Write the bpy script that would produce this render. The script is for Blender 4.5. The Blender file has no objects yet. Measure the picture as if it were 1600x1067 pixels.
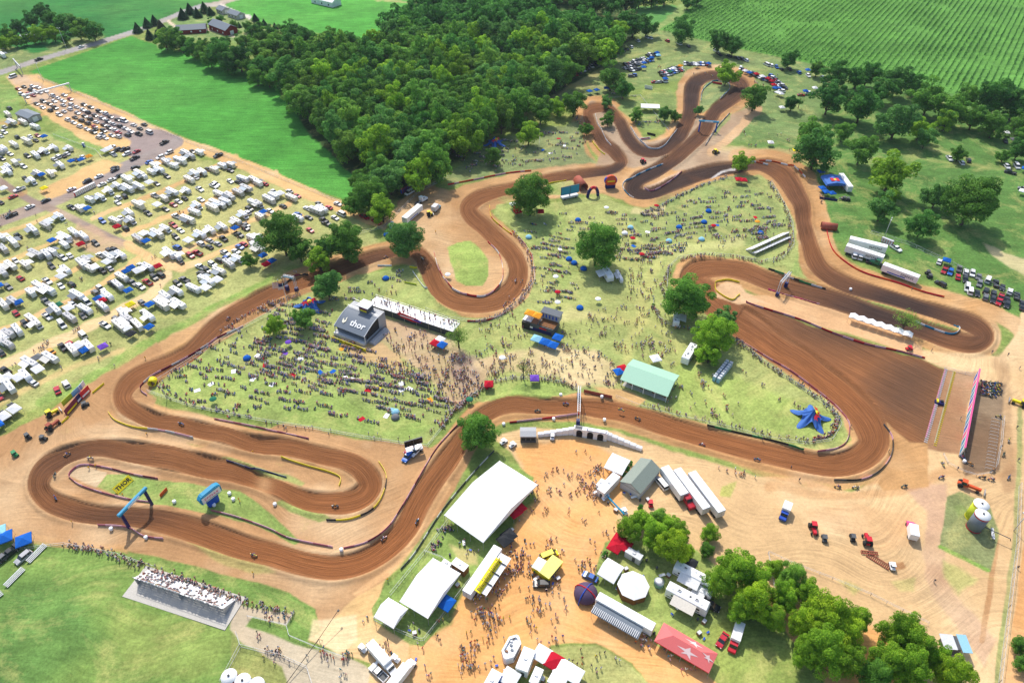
import bpy, bmesh, math, random
import numpy as np
from mathutils import Vector, Matrix
random.seed(7)
R = math.radians
C = bpy.context.scene.collection

# ------------------------------------------------------------------ camera, sky, sun
FPX, PITCH, CAMH = 1107.0, R(41.3), 180.0
SP, CP = math.sin(PITCH), math.cos(PITCH)
cam_d = bpy.data.cameras.new('camera'); cam = bpy.data.objects.new('camera', cam_d); C.objects.link(cam)
cam_d.sensor_width = 36.0; cam_d.lens = FPX / 1600 * 36; cam_d.clip_start = 1; cam_d.clip_end = 12000
cam.location = (0, 0, CAMH); cam.rotation_euler = (math.pi / 2 - PITCH, 0, 0)
bpy.context.scene.camera = cam
SUN_EL, SUN_AZ = R(52), R(-16)          # azimuth measured from +Y towards +X: the sun stands beyond the scene, a little left
W = bpy.data.worlds.new('World'); bpy.context.scene.world = W; W.use_nodes = True
nt = W.node_tree; sky = nt.nodes.new('ShaderNodeTexSky'); sky.sky_type = 'NISHITA'; sky.sun_disc = False
sky.sun_elevation = SUN_EL; sky.sun_rotation = SUN_AZ; sky.dust_density = 2.0; sky.air_density = 1.0
nt.nodes['Background'].inputs[1].default_value = 0.15
nt.links.new(sky.outputs[0], nt.nodes['Background'].inputs[0])
sd = bpy.data.lights.new('sun', 'SUN'); sd.energy = 3.3; sd.angle = R(0.9); sd.color = (1, .95, .87)
so = bpy.data.objects.new('sun', sd); C.objects.link(so)
sv = Vector((math.sin(SUN_AZ) * math.cos(SUN_EL), math.cos(SUN_AZ) * math.cos(SUN_EL), math.sin(SUN_EL)))
so.rotation_euler = sv.to_track_quat('Z', 'Y').to_euler()
vs = bpy.context.scene.view_settings
vs.view_transform = 'Standard'; vs.look = 'None'; vs.exposure = 0.42; vs.gamma = 1.0

# ------------------------------------------------------------------ where a spot of the photograph lies on the ground
def gxy(x, y):
    u = (x - 800.0) / FPX; v = (y - 533.5) / FPX
    dy = CP - v * SP; dz = -SP - v * CP
    t = CAMH / -dz
    return u * t, dy * t
def P(x, y, z=0.0):
    X, Y = gxy(x, y); return Vector((X, Y, z))
def hdg(x0, y0, x1, y1):
    a = P(x0, y0); b = P(x1, y1); return math.atan2(b.y - a.y, b.x - a.x)
def lin(r, g, b, k=1.0):
    f = lambda c: ((c / 255 + .055) / 1.055) ** 2.4 if c > 10 else c / 255 / 12.92
    return (f(r) * k, f(g) * k, f(b) * k)
# ------------------------------------------------------------------ the ground: regions given by their outlines
def vnoise(X, Y, sc, seed=0):
    x = X / sc + seed * 17.31; y = Y / sc + seed * 9.17
    xi = np.floor(x).astype(np.int64); yi = np.floor(y).astype(np.int64)
    fx = x - xi; fy = y - yi; fx = fx * fx * (3 - 2 * fx); fy = fy * fy * (3 - 2 * fy)
    def h(a, b):
        n = (a * 374761393 + b * 668265263 + seed * 974711) & 0x7fffffff
        n = ((n ^ (n >> 13)) * 1274126177) & 0x7fffffff
        return ((n ^ (n >> 16)) & 0xffff) / 65535.0
    return (h(xi, yi) * (1 - fx) + h(xi + 1, yi) * fx) * (1 - fy) + (h(xi, yi + 1) * (1 - fx) + h(xi + 1, yi + 1) * fx) * fy
def fbm(X, Y, sc, seed=0, o=3):
    r = 0; a = 1; t = 0
    for i in range(o):
        r = r + a * vnoise(X, Y, sc / 2 ** i, seed + i * 3); t += a; a *= .55
    return r / t
def bez(pts, n=5):                      # Catmull-Rom through (x, y, w)
    p = np.array(pts, float); out = []
    for i in range(len(p) - 1):
        a = p[max(i - 1, 0)]; b = p[i]; c = p[i + 1]; d = p[min(i + 2, len(p) - 1)]
        for k in range(n):
            t = k / n
            out.append(.5 * ((2 * b) + (-a + c) * t + (2 * a - 5 * b + 4 * c - d) * t * t + (-a + 3 * b - 3 * c + d) * t ** 3))
    out.append(p[-1]); return np.array(out)

TRACK = [(1150,498,48),(1105,462,46),(1083,440,40),(1090,423,32),(1125,419,26),(1160,424,26),(1200,439,26),(1250,453,26),(1312,472,28),(1360,489,26),
 (1400,501,25),(1450,519,26),(1490,533,28),(1520,538,28),(1538,528,28),(1530,514,28),(1508,502,27),(1470,489,22),(1422,476,20),(1362,458,22),(1320,443,24),
 (1287,424,26),(1271,403,26),(1262,374,23),(1256,351,21),(1254,327,24),(1242,300,29),(1227,275,31),(1205,262,24),(1180,259,15),(1150,263,17),(1110,268,20),
 (1060,285,22),(1030,299,18),(1005,303,18),(988,296,22),(998,281,22),(1025,268,20),(1055,247,20),(1078,228,20),(1100,205,20),(1108,190,19),(1122,170,18),
 (1142,155,20),(1158,142,22),(1158,131,18),(1145,124,14),(1122,120,14),(1097,123,17),(1083,135,22),(1080,155,22),(1077,180,20),(1065,207,20),(1050,225,18),
 (1025,237,17),(1000,235,17),(982,217,18),(972,197,16),(960,180,15),(945,170,13),(925,170,14),(919,182,15),(930,207,15),(945,225,18),(962,240,18),(971,253,16),
 (960,265,13),(925,271,13),(875,277,14),(840,285,14),(800,295,15),(770,302,18),(745,312,22),(732,327,25),(740,342,25),(757,355,25),(777,374,25),(795,392,25),(806,408,27),
 (810,427,28),(804,447,28),(792,460,28),(775,471,28),(745,477,25),(712,472,25),(690,457,26),(677,437,28),(670,420,28),(658,402,22),(642,394,16),(617,394,14),
 (585,401,17),(550,414,20),(525,424,20),(482,439,18),(445,451,20),(412,464,22),(375,487,24),(337,512,26),(300,549,26),(262,569,26),(225,584,28),(202,599,27),
 (192,616,27),(197,634,28),(215,646,26),(250,659,24),(300,669,24),(350,681,24),(400,694,25),(450,699,26),(500,711,26),(540,721,28),(567,736,33),(578,755,35),
 (567,774,34),(540,786,33),(500,786,30),(462,777,27),(432,764,24),(400,750,24),(375,741,30),(325,729,34),(275,719,35),(225,709,33),(175,702,27),(140,702,23),
 (105,711,25),(80,726,30),(65,746,31),(63,766,32),(80,784,32),(112,796,32),(150,804,28),(200,808,28),(250,815,34),(300,828,38),(350,845,38),(390,858,36),
 (425,867,36),(475,882,36),(525,887,36),(570,876,34),(607,853,34),(636,824,34),(653,790,34),(675,754,33),(700,719,32),(715,697,28),(732,674,26),(750,654,24),
 (775,640,24),(800,634,24),(825,634,24),(875,636,21),(905,636,22),(937,639,27),(975,646,27),(1025,661,28),(1075,676,28),(1125,691,28),(1175,705,30),(1225,716,31),
 (1275,726,31),(1312,726,36),(1345,715,42),(1364,694,46),(1360,669,48),(1342,641,46),(1312,611,44),(1282,589,44),(1250,566,44),(1212,543,46),(1180,518,48),(1150,498,48)]
STARTF = [(1142,462),(1165,472),(1250,503),(1330,528),(1440,560),(1476,577),(1460,635),(1442,692),(1420,690),(1400,672),(1378,655),(1330,600),(1250,540),(1180,510)]
INFIELD = [(235,606),(262,588),(330,545),(400,495),(450,470),(520,445),(560,430),(645,413),(657,427),(668,450),(685,476),(722,495),(760,497),(800,484),(827,464),(837,430),
 (828,387),(800,358),(772,335),(775,322),(800,318),(850,319),(900,312),(945,305),(962,318),(1000,326),(1035,318),(1065,303),(1100,288),(1150,275),(1190,275),(1208,288),(1228,320),
 (1240,345),(1246,380),(1248,420),(1262,436),(1235,430),(1200,420),(1150,404),(1100,400),(1062,406),(1046,425),(1043,447),(1055,470),(1085,490),(1110,492),(1150,528),(1200,565),(1250,600),
 (1290,625),(1316,655),(1325,682),(1312,698),(1275,706),(1200,690),(1130,672),(1050,650),(1000,637),(960,622),(930,612),(905,612),(880,620),(830,624),(790,626),(755,630),(735,622),(710,640),
 (687,669),(667,694),(635,694),(575,684),(500,671),(425,656),(350,644),(250,623),(230,613)]
SAND, TAN, ORNG, GRAV, BRN, ASPH, DRY, GRS, DGRS, CROP, CROP2, DARKB = range(12)
COL = {SAND:(214,176,120), TAN:(192,148,98), ORNG:(228,170,106), GRAV:(176,158,144), BRN:(128,84,52), ASPH:(132,122,120), DRY:(166,170,98), GRS:(128,144,64), DGRS:(86,126,54),
       CROP:(70,136,52), CROP2:(76,146,56), DARKB:(98,76,62)}
G, D, T_, A_, K_, V_ = range(6)          # ground, dirt_ground, race_track, asphalt_road, crop_field, gravel_path
CLS = ['grass_ground', 'dirt_ground', 'race_track', 'asphalt_road', 'crop_field', 'gravel_path']
# (shape, class, colour, softness px, opacity) ; shape: ('p', points) or ('s', points with widths)
def L(w, *pts): return ('s', [(x, y, w) for x, y in pts])
def Q(*pts): return ('p', list(pts))
PAINT = [
 (Q((1225,70),(1700,60),(1700,700),(1600,500),(1560,480),(1300,380),(1270,280),(1180,230),(1130,215),(1180,150)), G, DGRS, 30, 1),
 (Q((780,140),(1030,40),(1330,100),(1240,230),(1130,220),(1100,110),(900,170)), G, (121,139,81), 14, .8),
 (Q((-60,830),(500,900),(600,1200),(-60,1200)), G, (112,139,62), 30, .8),
 (Q((-60,860),(120,870),(200,930),(150,1020),(-60,1120)), G, (93,128,62), 40, .9),
 (Q((-60,150),(20,160),(60,200),(150,240),(100,300),(-60,330)), G, (133,148,85), 10, .8),
 (Q((-80,-200),(420,-200),(345,2),(205,50),(60,96),(-80,140)), K_, (48,112,50), 2, 1),
 (Q((0,70),(60,85),(140,45),(165,60),(70,95),(-40,128),(-60,60)), G, (123,139,79), 5, 1),
 (Q((45,112),(205,57),(260,75),(425,122),(440,150),(500,210),(560,245),(575,290),(540,313),(440,277),(330,232),(230,190),(120,142)), K_, CROP, 1.5, 1),
 (Q((345,14),(440,-60),(900,-60),(860,30),(640,60),(600,68),(480,50),(400,34)), K_, CROP2, 2, 1),
 (Q((650,-40),(900,-60),(920,-10),(760,4),(660,-2)), K_, (54,112,52), 1.5, 1),
 (Q((840,20),(900,5),(960,14),(1050,8),(1075,18),(1030,45),(930,45),(860,40)), K_, (88,140,70), 2, 1),
 (Q((1020,42),(1040,30),(1110,-40),(1140,-60),(1060,30),(1030,55)), G, (133,156,81), 3, 1),
 (Q((1030,46),(1060,30),(1150,-60),(2000,-300),(2000,300),(1600,172),(1500,150),(1400,128),(1290,104),(1150,76)), K_, (86,134,54), 2, 1),
 (L(9,(250,70),(330,40),(380,45)), G, (133,153,90), 3, 1),
 (Q((255,40),(290,20),(340,30),(420,50),(470,60),(400,66),(330,64),(280,62)), G, (124,148,84), 4, 1),
 (Q((330,20),(345,22),(420,38),(440,48),(425,50),(330,34)), G, (124,148,84), 2, 1),
 # camping ground
 (Q((-60,150),(50,200),(160,240),(270,240),(450,290),(560,330),(600,380),(430,420),(230,540),(100,610),(-60,690)), G, (176,172,104), 12, .95),
 (Q((-60,450),(200,420),(420,420),(300,500),(150,590),(-60,690)), G, (152,159,89), 20, .7),
 (Q((230,560),(400,452),(440,432),(430,445),(300,530),(180,600)), G, (136,159,78), 4, 1),
 (Q((0,130),(30,140),(30,180),(-30,190)), G, (124,153,72), 3, .9),
 (Q((100,200),(150,225),(160,235),(145,245),(75,212)), G, (130,156,76), 3, 1),
 (L(6,(-60,196),(40,190),(70,178),(90,180)), D, TAN, 2, .8),
 (Q((10,118),(60,118),(120,146),(200,182),(262,208),(300,222),(285,246),(240,262),(190,240),(150,228),(100,200),(70,180),(30,150)), D, SAND, 3, 1),
 (L(9,(120,146),(200,182),(270,214),(340,238),(450,283),(548,326)), D, SAND, 2, 1),
 (L(12,(270,222),(340,244),(450,292),(545,332),(600,352)), D, SAND, 3, 1),
 (Q((12,118),(34,116),(60,130),(130,160),(180,180),(200,190),(150,195),(100,185),(60,165),(35,150)), V_, (190,165,142), 8, .8),
 (Q((120,172),(180,180),(240,200),(278,212),(282,222),(268,236),(240,244),(215,252),(195,240),(205,222),(170,205)), V_, (150,134,128), 3, 1),
 (L(17,(278,222),(245,240),(175,270),(120,298),(70,320),(0,345),(-60,365)), A_, (150,138,132), 2.5, 1),
 (L(11,(-60,250),(-5,280),(45,312),(70,322),(110,340),(150,360),(202,384)), A_, (142,126,118), 2.5, 1),
 (Q((60,300),(130,262),(160,250),(195,258),(150,280),(110,300),(80,312)), D, SAND, 4, 1),
 (Q((120,350),(150,355),(205,385),(160,400),(110,385)), D, (190,158,128), 7, .8),
 (L(15,(200,384),(245,408),(282,418)), D, SAND, 4, 1),
 (L(8,(282,418),(400,372),(470,340)), D, SAND, 3, 1),
 (L(8,(250,408),(330,372),(420,335),(455,318)), D, SAND, 3, 1),
 (L(7,(195,366),(300,325),(400,285),(430,270)), D, SAND, 3, 1),
 (L(7,(145,342),(250,300),(370,245)), D, SAND, 3, .95),
 (L(16,(262,430),(225,465),(150,505),(60,545),(-40,590)), D, (216,190,140), 4, 1),
 (L(7,(215,405),(130,460),(50,495),(-40,535)), D, SAND, 3, 1),
 (L(6,(160,400),(90,432),(0,472),(-40,490)), D, SAND, 3, .9),
 (L(6,(100,370),(40,395),(-40,425)), D, SAND, 3, .9),
 (L(6,(90,330),(30,355),(-40,378)), D, SAND, 2, .8),
 (L(5,(-40,330),(0,312),(40,300)), D, TAN, 2, .6),
 (L(9,(-40,650),(60,600),(110,575),(190,548)), D, SAND, 5, .55),
 (Q((30,0),(0,0),(0,1)), G, GRS, 2, 0),
 (L(7,(-60,134),(0,114),(60,94),(205,52),(300,14),(345,5),(430,-22)), A_, (160,158,156), 1.2, 1),
 (L(3.5,(262,33),(280,44),(310,47),(345,50),(365,58)), D, (215,200,175), 1.2, 1),
 (L(6,(345,8),(365,18),(390,28)), D, (205,200,190), 1.2, 1),
 (L(3,(570,-4),(600,0),(650,4),(700,10)), D, (190,170,120), 2, .7),
 # forest edge track
 (L(11,(625,318),(665,282),(705,248),(780,196),(815,172)), D, (165,122,90), 2, 1),
 (L(13,(815,176),(850,152),(900,128),(940,112)), D, (176,160,108), 7, .8),
 (L(8,(850,142),(905,136),(950,140)), D, (176,160,108), 6, .5),
 (Q((432,130),(445,110),(500,90),(560,80),(600,72),(640,10),(1000,-60),(990,60),(930,110),(840,165),(760,215),(700,262),(640,310),(600,312),(540,262),(480,205)), G, (52,74,34), 5, 1),
 # tan aprons
 ('APRON', D, TAN, 4, 1),
 (Q((590,350),(640,300),(668,285),(700,298),(800,270),(900,252),(960,255),(985,285),(975,314),(940,303),(870,309),(800,315),(765,330),(800,365),(830,400),(838,440),(825,470),(790,487),
    (740,492),(700,482),(670,440),(650,400),(630,385),(520,415),(430,450),(300,530),(200,590),(160,600),(300,500),(430,430),(520,400),(620,380),(650,365),(640,345),(620,350)), D, (190,150,104), 3, 1),
 (Q((905,185),(925,158),(960,165),(985,200),(1015,222),(1050,215),(1090,180),(1120,190),(1175,165),(1190,172),(1150,205),(1125,230),(1180,240),(1220,250),(1130,262),(1060,270),(1000,260),(975,262),(930,262),(940,235)), D, (166,142,116), 3, 1),
 (L(12,(1185,172),(1160,195),(1130,225),(1110,238)), D, (196,160,120), 2, 1),
 (L(9,(1130,232),(1180,236),(1240,240),(1300,255)), D, (186,166,116), 6, .8),
 (L(24,(1150,246),(1190,246),(1232,254),(1262,278),(1275,310),(1284,345),(1291,380),(1306,405),(1340,426),(1420,452),(1480,468),(1560,492),(1600,530),(1610,620)), D, TAN, 3, 1),
 (Q((-60,722),(0,682),(60,652),(112,616),(175,575),(240,520),(260,560),(240,640),(300,700),(450,660),(560,685),(640,692),(672,700),(690,690),(735,640),(780,640),(690,800),(600,905),(560,960),(500,985),
    (494,950),(450,925),(380,905),(250,872),(180,858),(60,845),(-60,828)), D, (180,140,98), 3, 1),
 (Q((0,845),(60,850),(200,868),(190,852),(60,835),(-60,818),(-60,845)), D, TAN, 5, .6),
 (Q((560,930),(600,905),(585,968),(640,1005),(640,1100),(560,1100),(580,1035),(540,1022),(480,1000)), D, SAND, 4, 1),
 (Q((770,680),(830,668),(960,672),(1010,690),(1100,720),(1180,745),(1250,748),(1330,768),(1400,735),(1425,690),(1442,692),(1480,577),(1440,560),(1420,540),(1480,552),(1560,556),(1590,520),(1600,480),
    (1760,470),(1760,1200),(1150,1200),(1100,1050),(1000,1000),(925,945),(930,890),(900,800),(840,770),(800,710)), D, (216,182,134), 4, 1),
 (Q((800,700),(840,690),(900,680),(950,705),(985,740),(960,800),(990,850),(1120,900),(1300,960),(1450,1010),(1440,1100),(1140,1100),(1080,1050),(990,1000),(920,945),(880,950),(760,1100),(640,1100),
    (640,1010),(700,975),(740,905),(800,830),(835,780),(820,735)), D, ORNG, 10, 1),
 (Q((1400,750),(1480,755),(1475,850),(1490,920),(1560,1000),(1540,1040),(1460,930),(1440,860),(1445,800)), V_, (196,160,130), 8, .8),
 (Q((1260,800),(1330,790),(1420,800),(1430,850),(1380,860),(1300,830)), D, (204,160,114), 12, .6),
 (Q((1386,880),(1412,876),(1418,886),(1398,890)), D, (176,130,88), 2, .8),
 (L(9,(1556,845),(1552,880),(1545,930),(1536,1000)), D, (172,124,80), 2, .7),
 (L(26,(1030,668),(1120,700),(1200,735),(1300,752),(1400,735)), D, (206,154,102), 6, .8),
 (L(14,(1200,760),(1300,775),(1400,765),(1480,740),(1560,745),(1590,700)), D, (190,140,92), 7, .5),
 (L(22,(1575,760),(1570,690),(1568,620),(1560,560)), D, (168,134,98), 8, .7),
 (Q((1478,577),(1530,580),(1510,650),(1498,712),(1440,700),(1460,635)), D, (158,120,88), 4, 1),
 (Q((1530,600),(1570,600),(1560,735),(1510,745),(1500,715)), V_, (118,98,78), 6, 1),
 (L(8,(1594,640),(1590,760),(1586,850),(1570,960),(1556,1090)), G, (114,139,70), 3, .7),
 (Q((1600,850),(1700,850),(1700,1100),(1565,1100)), D, (214,160,102), 3, 1),
 (Q((1385,640),(1420,660),(1450,690),(1450,760),(1380,765),(1360,740),(1395,700)), D, TAN, 4, 1),
 # grass inside and around the circuit
 (('p', INFIELD), G, (160,167,92), 2.2, 1),
 (Q((235,606),(330,560),(450,600),(600,640),(690,660),(640,690),(425,655),(240,620)), G, (149,169,78), 18, .8),
 (Q((980,330),(1100,295),(1190,285),(1240,350),(1200,390),(1100,370),(1000,380)), G, (129,146,80), 14, .7),
 (Q((1060,560),(1200,600),(1300,650),(1320,690),(1200,680),(1050,640)), G, (153,171,80), 12, .8),
 (Q((780,310),(880,330),(920,400),(880,450),(840,400)), G, (135,158,78), 14, .6),
 (Q((545,520),(600,535),(640,575),(610,580),(560,560),(525,545)), D, (196,168,118), 6, .8),
 (Q((590,490),(612,498),(700,528),(735,560),(770,565),(760,600),(720,640),(700,625),(650,570),(600,535),(560,530)), V_, (196,170,136), 11, .95),
 (Q((700,555),(745,560),(750,590),(720,610),(700,585)), V_, (168,152,136), 12, .8),
 (Q((790,548),(850,540),(930,548),(960,570),(975,590),(960,610),(930,605),(905,605),(870,590),(800,580),(750,590),(740,570)), D, (220,196,150), 9, .8),
 (Q((930,606),(985,612),(1010,625),(1000,635),(950,620)), D, SAND, 4, .9),
 (L(16,(960,590),(1000,500),(1010,440),(1030,405)), D, (196,192,118), 12, .6),
 (L(14,(1000,400),(1100,388),(1160,375)), D, (200,196,130), 8, .5),
 (L(16,(850,500),(950,490),(1030,510),(1060,540)), D, (196,192,118), 12, .5),
 (Q((540,498),(600,560),(640,560),(560,520)), D, (200,170,124), 6, .7),
 (L(8,(990,328),(1020,330),(1035,325)), D, (210,190,140), 4, .6),
 (Q((697,388),(714,379),(734,376),(748,388),(760,405),(763,430),(755,445),(730,447),(713,437),(705,412)), G, (153,172,80), 1.5, 1),
 (L(14,(668,470),(680,440),(660,420)), G, (153,169,83), 3, .0),
 (Q((150,760),(165,742),(195,741),(248,750),(300,755),(330,760),(372,768),(402,786),(425,805),(470,846),(462,852),(430,835),(400,820),(330,803),(250,790),(175,772)), G, (141,161,77), 2, 1),
 (Q((110,735),(140,728),(165,740),(150,762),(125,752),(108,745)), D, (206,182,146), 2.5, 1),
 (Q((325,713),(360,716),(400,730),(450,742),(475,755),(470,762),(440,752),(400,742),(350,725)), G, (152,165,88), 3, .8),
 (Q((428,787),(452,783),(500,800),(520,812),(500,815),(450,800)), G, (152,165,82), 3, .8),
 (Q((295,850),(340,852),(380,872),(430,895),(400,897),(330,875)), G, (176,164,90), 6, .6),
 (Q((1310,458),(1330,462),(1400,484),(1440,500),(1500,518),(1475,520),(1420,507),(1350,482)), G, (143,163,77), 1.5, 1),
 (Q((1245,395),(1250,430),(1290,455),(1262,440),(1235,432)), G, (143,163,82), 3, .8),
 (Q((1117,448),(1135,440),(1157,445),(1160,455),(1150,466),(1140,470),(1120,462)), D, SAND, 1, 1),
 (Q((1105,128),(1130,126),(1142,133),(1135,150),(1115,172),(1098,178),(1092,165),(1098,140)), G, (126,141,85), 2, 1),
 (Q((975,160),(1050,140),(1058,160),(1048,190),(1035,203),(1000,203),(985,185),(965,170)), G, (127,145,76), 3, 1),
 (Q((1120,195),(1145,175),(1140,185),(1115,215)), G, (126,141,76), 2, .8),
 (Q((840,285),(890,280),(900,290),(895,303),(858,305),(855,292)), G, (139,158,76), 2, .9),
 (L(10,(905,170),(900,200),(915,235),(925,250)), D, (190,140,96), 3, .8),
 (Q((700,275),(760,220),(860,200),(905,190),(915,240),(935,255),(800,270),(700,292)), G, (128,139,86), 4, 1),
 (Q((585,968),(583,950),(600,915),(655,865),(715,795),(780,708),(815,733),(835,745),(830,780),(790,830),(760,880),(735,905),(700,960),(660,1010),(640,1005)), G, (136,159,75), 2, 1),
 (Q((700,850),(745,860),(745,880),(715,880)), D, (206,190,130), 8, .7),
 (L(6,(640,870),(700,790),(715,765),(725,740)), G, (152,159,91), 3, .6),
 (Q((745,610),(770,600),(830,594),(880,600),(890,612),(860,622),(790,626),(755,628)), G, (147,165,77), 3, .9),
 (Q((-60,842),(60,850),(182,862),(250,878),(375,912),(450,932),(495,950),(492,965),(480,995),(500,1060),(500,1200),(-60,1200)), G, (116,145,64), 2.5, 1),
 (Q((-60,900),(100,900),(160,1000),(60,1080),(-60,1100)), G, (89,128,58), 50, .8),
 (Q((185,950),(360,985),(390,1000),(300,1060),(190,1040),(170,980)), G, (143,159,75), 22, .7),
 (Q((365,985),(378,1010),(500,1050),(500,1200),(340,1200)), G, (158,160,86), 4, .9),
 (Q((490,965),(560,960),(560,1000),(530,1022),(482,998)), D, (228,204,160), 5, .9),
 (Q((368,940),(390,950),(458,960),(448,978),(395,964),(385,980),(440,997),(480,1012),(545,1025),(580,1045),(560,1120),(470,1120),(440,1040),(380,1005),(362,985)), V_, (190,176,150), 4, 1),
 (Q((945,845),(985,832),(1040,850),(1090,860),(1200,950),(1290,1067),(1300,1120),(1150,1120),(1110,1062),(1020,1012),(1000,985),(935,945),(925,915),(932,880)), G, (143,159,78), 3, 1),
 (Q((1060,1000),(1150,960),(1280,1050),(1270,1100),(1120,1080)), G, (153,167,74), 14, .7),
 (Q((860,900),(925,935),(1000,985),(1035,1012),(1100,1050),(1170,1110),(1050,1110),(1012,1068),(985,1032),(930,1002),(862,1008),(820,1060),(780,1000)), D, ORNG, 4, 1),
 (Q((858,1014),(930,1006),(980,1033),(1012,1067),(1030,1110),(850,1110),(845,1045)), G, (169,169,97), 4, .9),
 (Q((1480,775),(1500,768),(1545,790),(1560,830),(1548,892),(1468,848)), G, (137,139,91), 3, 1),
 (L(6,(1468,852),(1500,868),(1544,890)), G, (129,163,65), 1.5, 1),
 (Q((1475,870),(1530,900),(1500,925),(1480,900)), G, (180,184,96), 9, .6),
 (Q((1310,905),(1345,920),(1330,930)), G, (190,180,90), 8, .7),
 (Q((1128,760),(1150,752),(1145,778),(1125,775)), G, (170,170,80), 4, .7),
 (Q((1395,910),(1435,900),(1430,925),(1410,925)), G, (186,184,96), 6, .6),
 (Q((1490,790),(1520,795),(1500,810)), G, (133,148,80), 4, .6),
 (Q((1570,395),(1600,405),(1620,420),(1600,430),(1550,400),(1535,380)), D, (205,190,140), 3, .8),
 (L(4,(1400,240),(1480,255),(1560,262),(1640,265)), D, (170,170,100), 4, .5),
 (L(3,(1440,230),(1520,250)), D, (190,180,120), 3, .6),
 (L(13,(60,628),(150,585),(215,545),(300,500),(380,458),(436,432)), G, (124,156,66), 5, .85),
 (L(9,(700,760),(660,830),(620,880),(560,925)), D, (224,178,126), 4, .7),
 (Q((960,330),(1010,270),(1120,258),(1130,262),(1060,275),(1000,290),(975,310)), D, (150,128,110), 6, .0),
 # darker, damp soil beside the racing line
 (Q((1150,455),(1250,470),(1340,495),(1440,540),(1440,556),(1330,524),(1250,500),(1160,470)), D, (214,172,126), 3, 1),
 ('TRACK', T_, BRN, 2.2, 1),
 (('p', STARTF), T_, (134,92,60), 3, 1),
 (Q((1345,590),(1400,560),(1476,577),(1445,692),(1420,660),(1380,640)), T_, (104,78,58), 22, .6),
 (Q((1117,448),(1135,440),(1157,445),(1165,455),(1200,475),(1150,472),(1120,464)), D, (218,182,140), 2.5, 1),
 (L(2.4,(1008,294),(1030,286),(1062,272)), D, (200,170,140), 1.5, 1),
 (L(4,(1112,278),(1128,268),(1148,264)), V_, (190,188,186), 2, .9),
]
def segdist(U, V, pts, margin, cb):
    for i in range(len(pts) - 1):
        a = pts[i]; b = pts[i + 1]; m = margin + max(a[2], b[2]) / 2
        i0 = max(int((min(a[1], b[1]) - m - VV0) / ST), 0); i1 = min(int((max(a[1], b[1]) + m - VV0) / ST) + 2, V.shape[0])
        j0 = max(int((min(a[0], b[0]) - m - UU0) / ST), 0); j1 = min(int((max(a[0], b[0]) + m - UU0) / ST) + 2, V.shape[1])
        if i1 <= i0 or j1 <= j0: continue
        u = U[i0:i1, j0:j1]; v = V[i0:i1, j0:j1]
        dx = b[0] - a[0]; dy = b[1] - a[1]; l2 = dx * dx + dy * dy + 1e-9
        t = np.clip(((u - a[0]) * dx + (v - a[1]) * dy) / l2, 0, 1)
        ex = u - a[0] - t * dx; ey = v - a[1] - t * dy
        cb(i, (slice(i0, i1), slice(j0, j1)), np.sqrt(ex * ex + ey * ey), t, np.sign(dx * ey - dy * ex))
def stroke(U, V, pts, soft, grow=0, info=False):
    pts = bez([(p[0], p[1], p[2] + grow) for p in pts], 4)
    sd_ = np.full(U.shape, -1e3); S = np.zeros(U.shape); Lt = np.zeros(U.shape)
    arc = [0]
    for i in range(len(pts) - 1):
        a = P(pts[i][0], pts[i][1]); b = P(pts[i + 1][0], pts[i + 1][1]); arc.append(arc[-1] + (b - a).length)
    def cb(i, sl, d, t, sg):
        w = (pts[i][2] * (1 - t) + pts[i + 1][2] * t) / 2
        s_ = w - d; m = s_ > sd_[sl]
        sd_[sl] = np.where(m, s_, sd_[sl])
        if info:
            S[sl] = np.where(m, arc[i] + t * (arc[i + 1] - arc[i]), S[sl]); Lt[sl] = np.where(m, sg * d / w, Lt[sl])
    segdist(U, V, pts, 12 if info else soft * 2, cb)
    k = np.clip(sd_ / soft + .5, 0, 1); k = k * k * (3 - 2 * k)
    return (k, S, Lt, sd_) if info else k
def polymask(U, V, pts, soft):
    p = [(x, y, 0) for x, y in pts]; xs = [q[0] for q in p]; ys = [q[1] for q in p]; m = soft * 2 + 4
    i0 = max(int((min(ys) - m - VV0) / ST), 0); i1 = min(int((max(ys) + m - VV0) / ST) + 2, V.shape[0])
    j0 = max(int((min(xs) - m - UU0) / ST), 0); j1 = min(int((max(xs) + m - UU0) / ST) + 2, V.shape[1])
    out = np.zeros(U.shape)
    if i1 <= i0 or j1 <= j0: return out
    u = U[i0:i1, j0:j1]; v = V[i0:i1, j0:j1]; ins = np.zeros(u.shape, bool); dm = np.full(u.shape, 1e9)
    for i in range(len(p)):
        a = p[i]; b = p[(i + 1) % len(p)]; dx = b[0] - a[0]; dy = b[1] - a[1]
        if dy != 0: ins ^= ((a[1] > v) != (b[1] > v)) & (u < dx * (v - a[1]) / dy + a[0])
        t = np.clip(((u - a[0]) * dx + (v - a[1]) * dy) / (dx * dx + dy * dy + 1e-9), 0, 1)
        dm = np.minimum(dm, (u - a[0] - t * dx) ** 2 + (v - a[1] - t * dy) ** 2)
    d = np.sqrt(dm) * np.where(ins, 1, -1); k = np.clip(d / soft + .5, 0, 1)
    out[i0:i1, j0:j1] = k * k * (3 - 2 * k); return out

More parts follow.
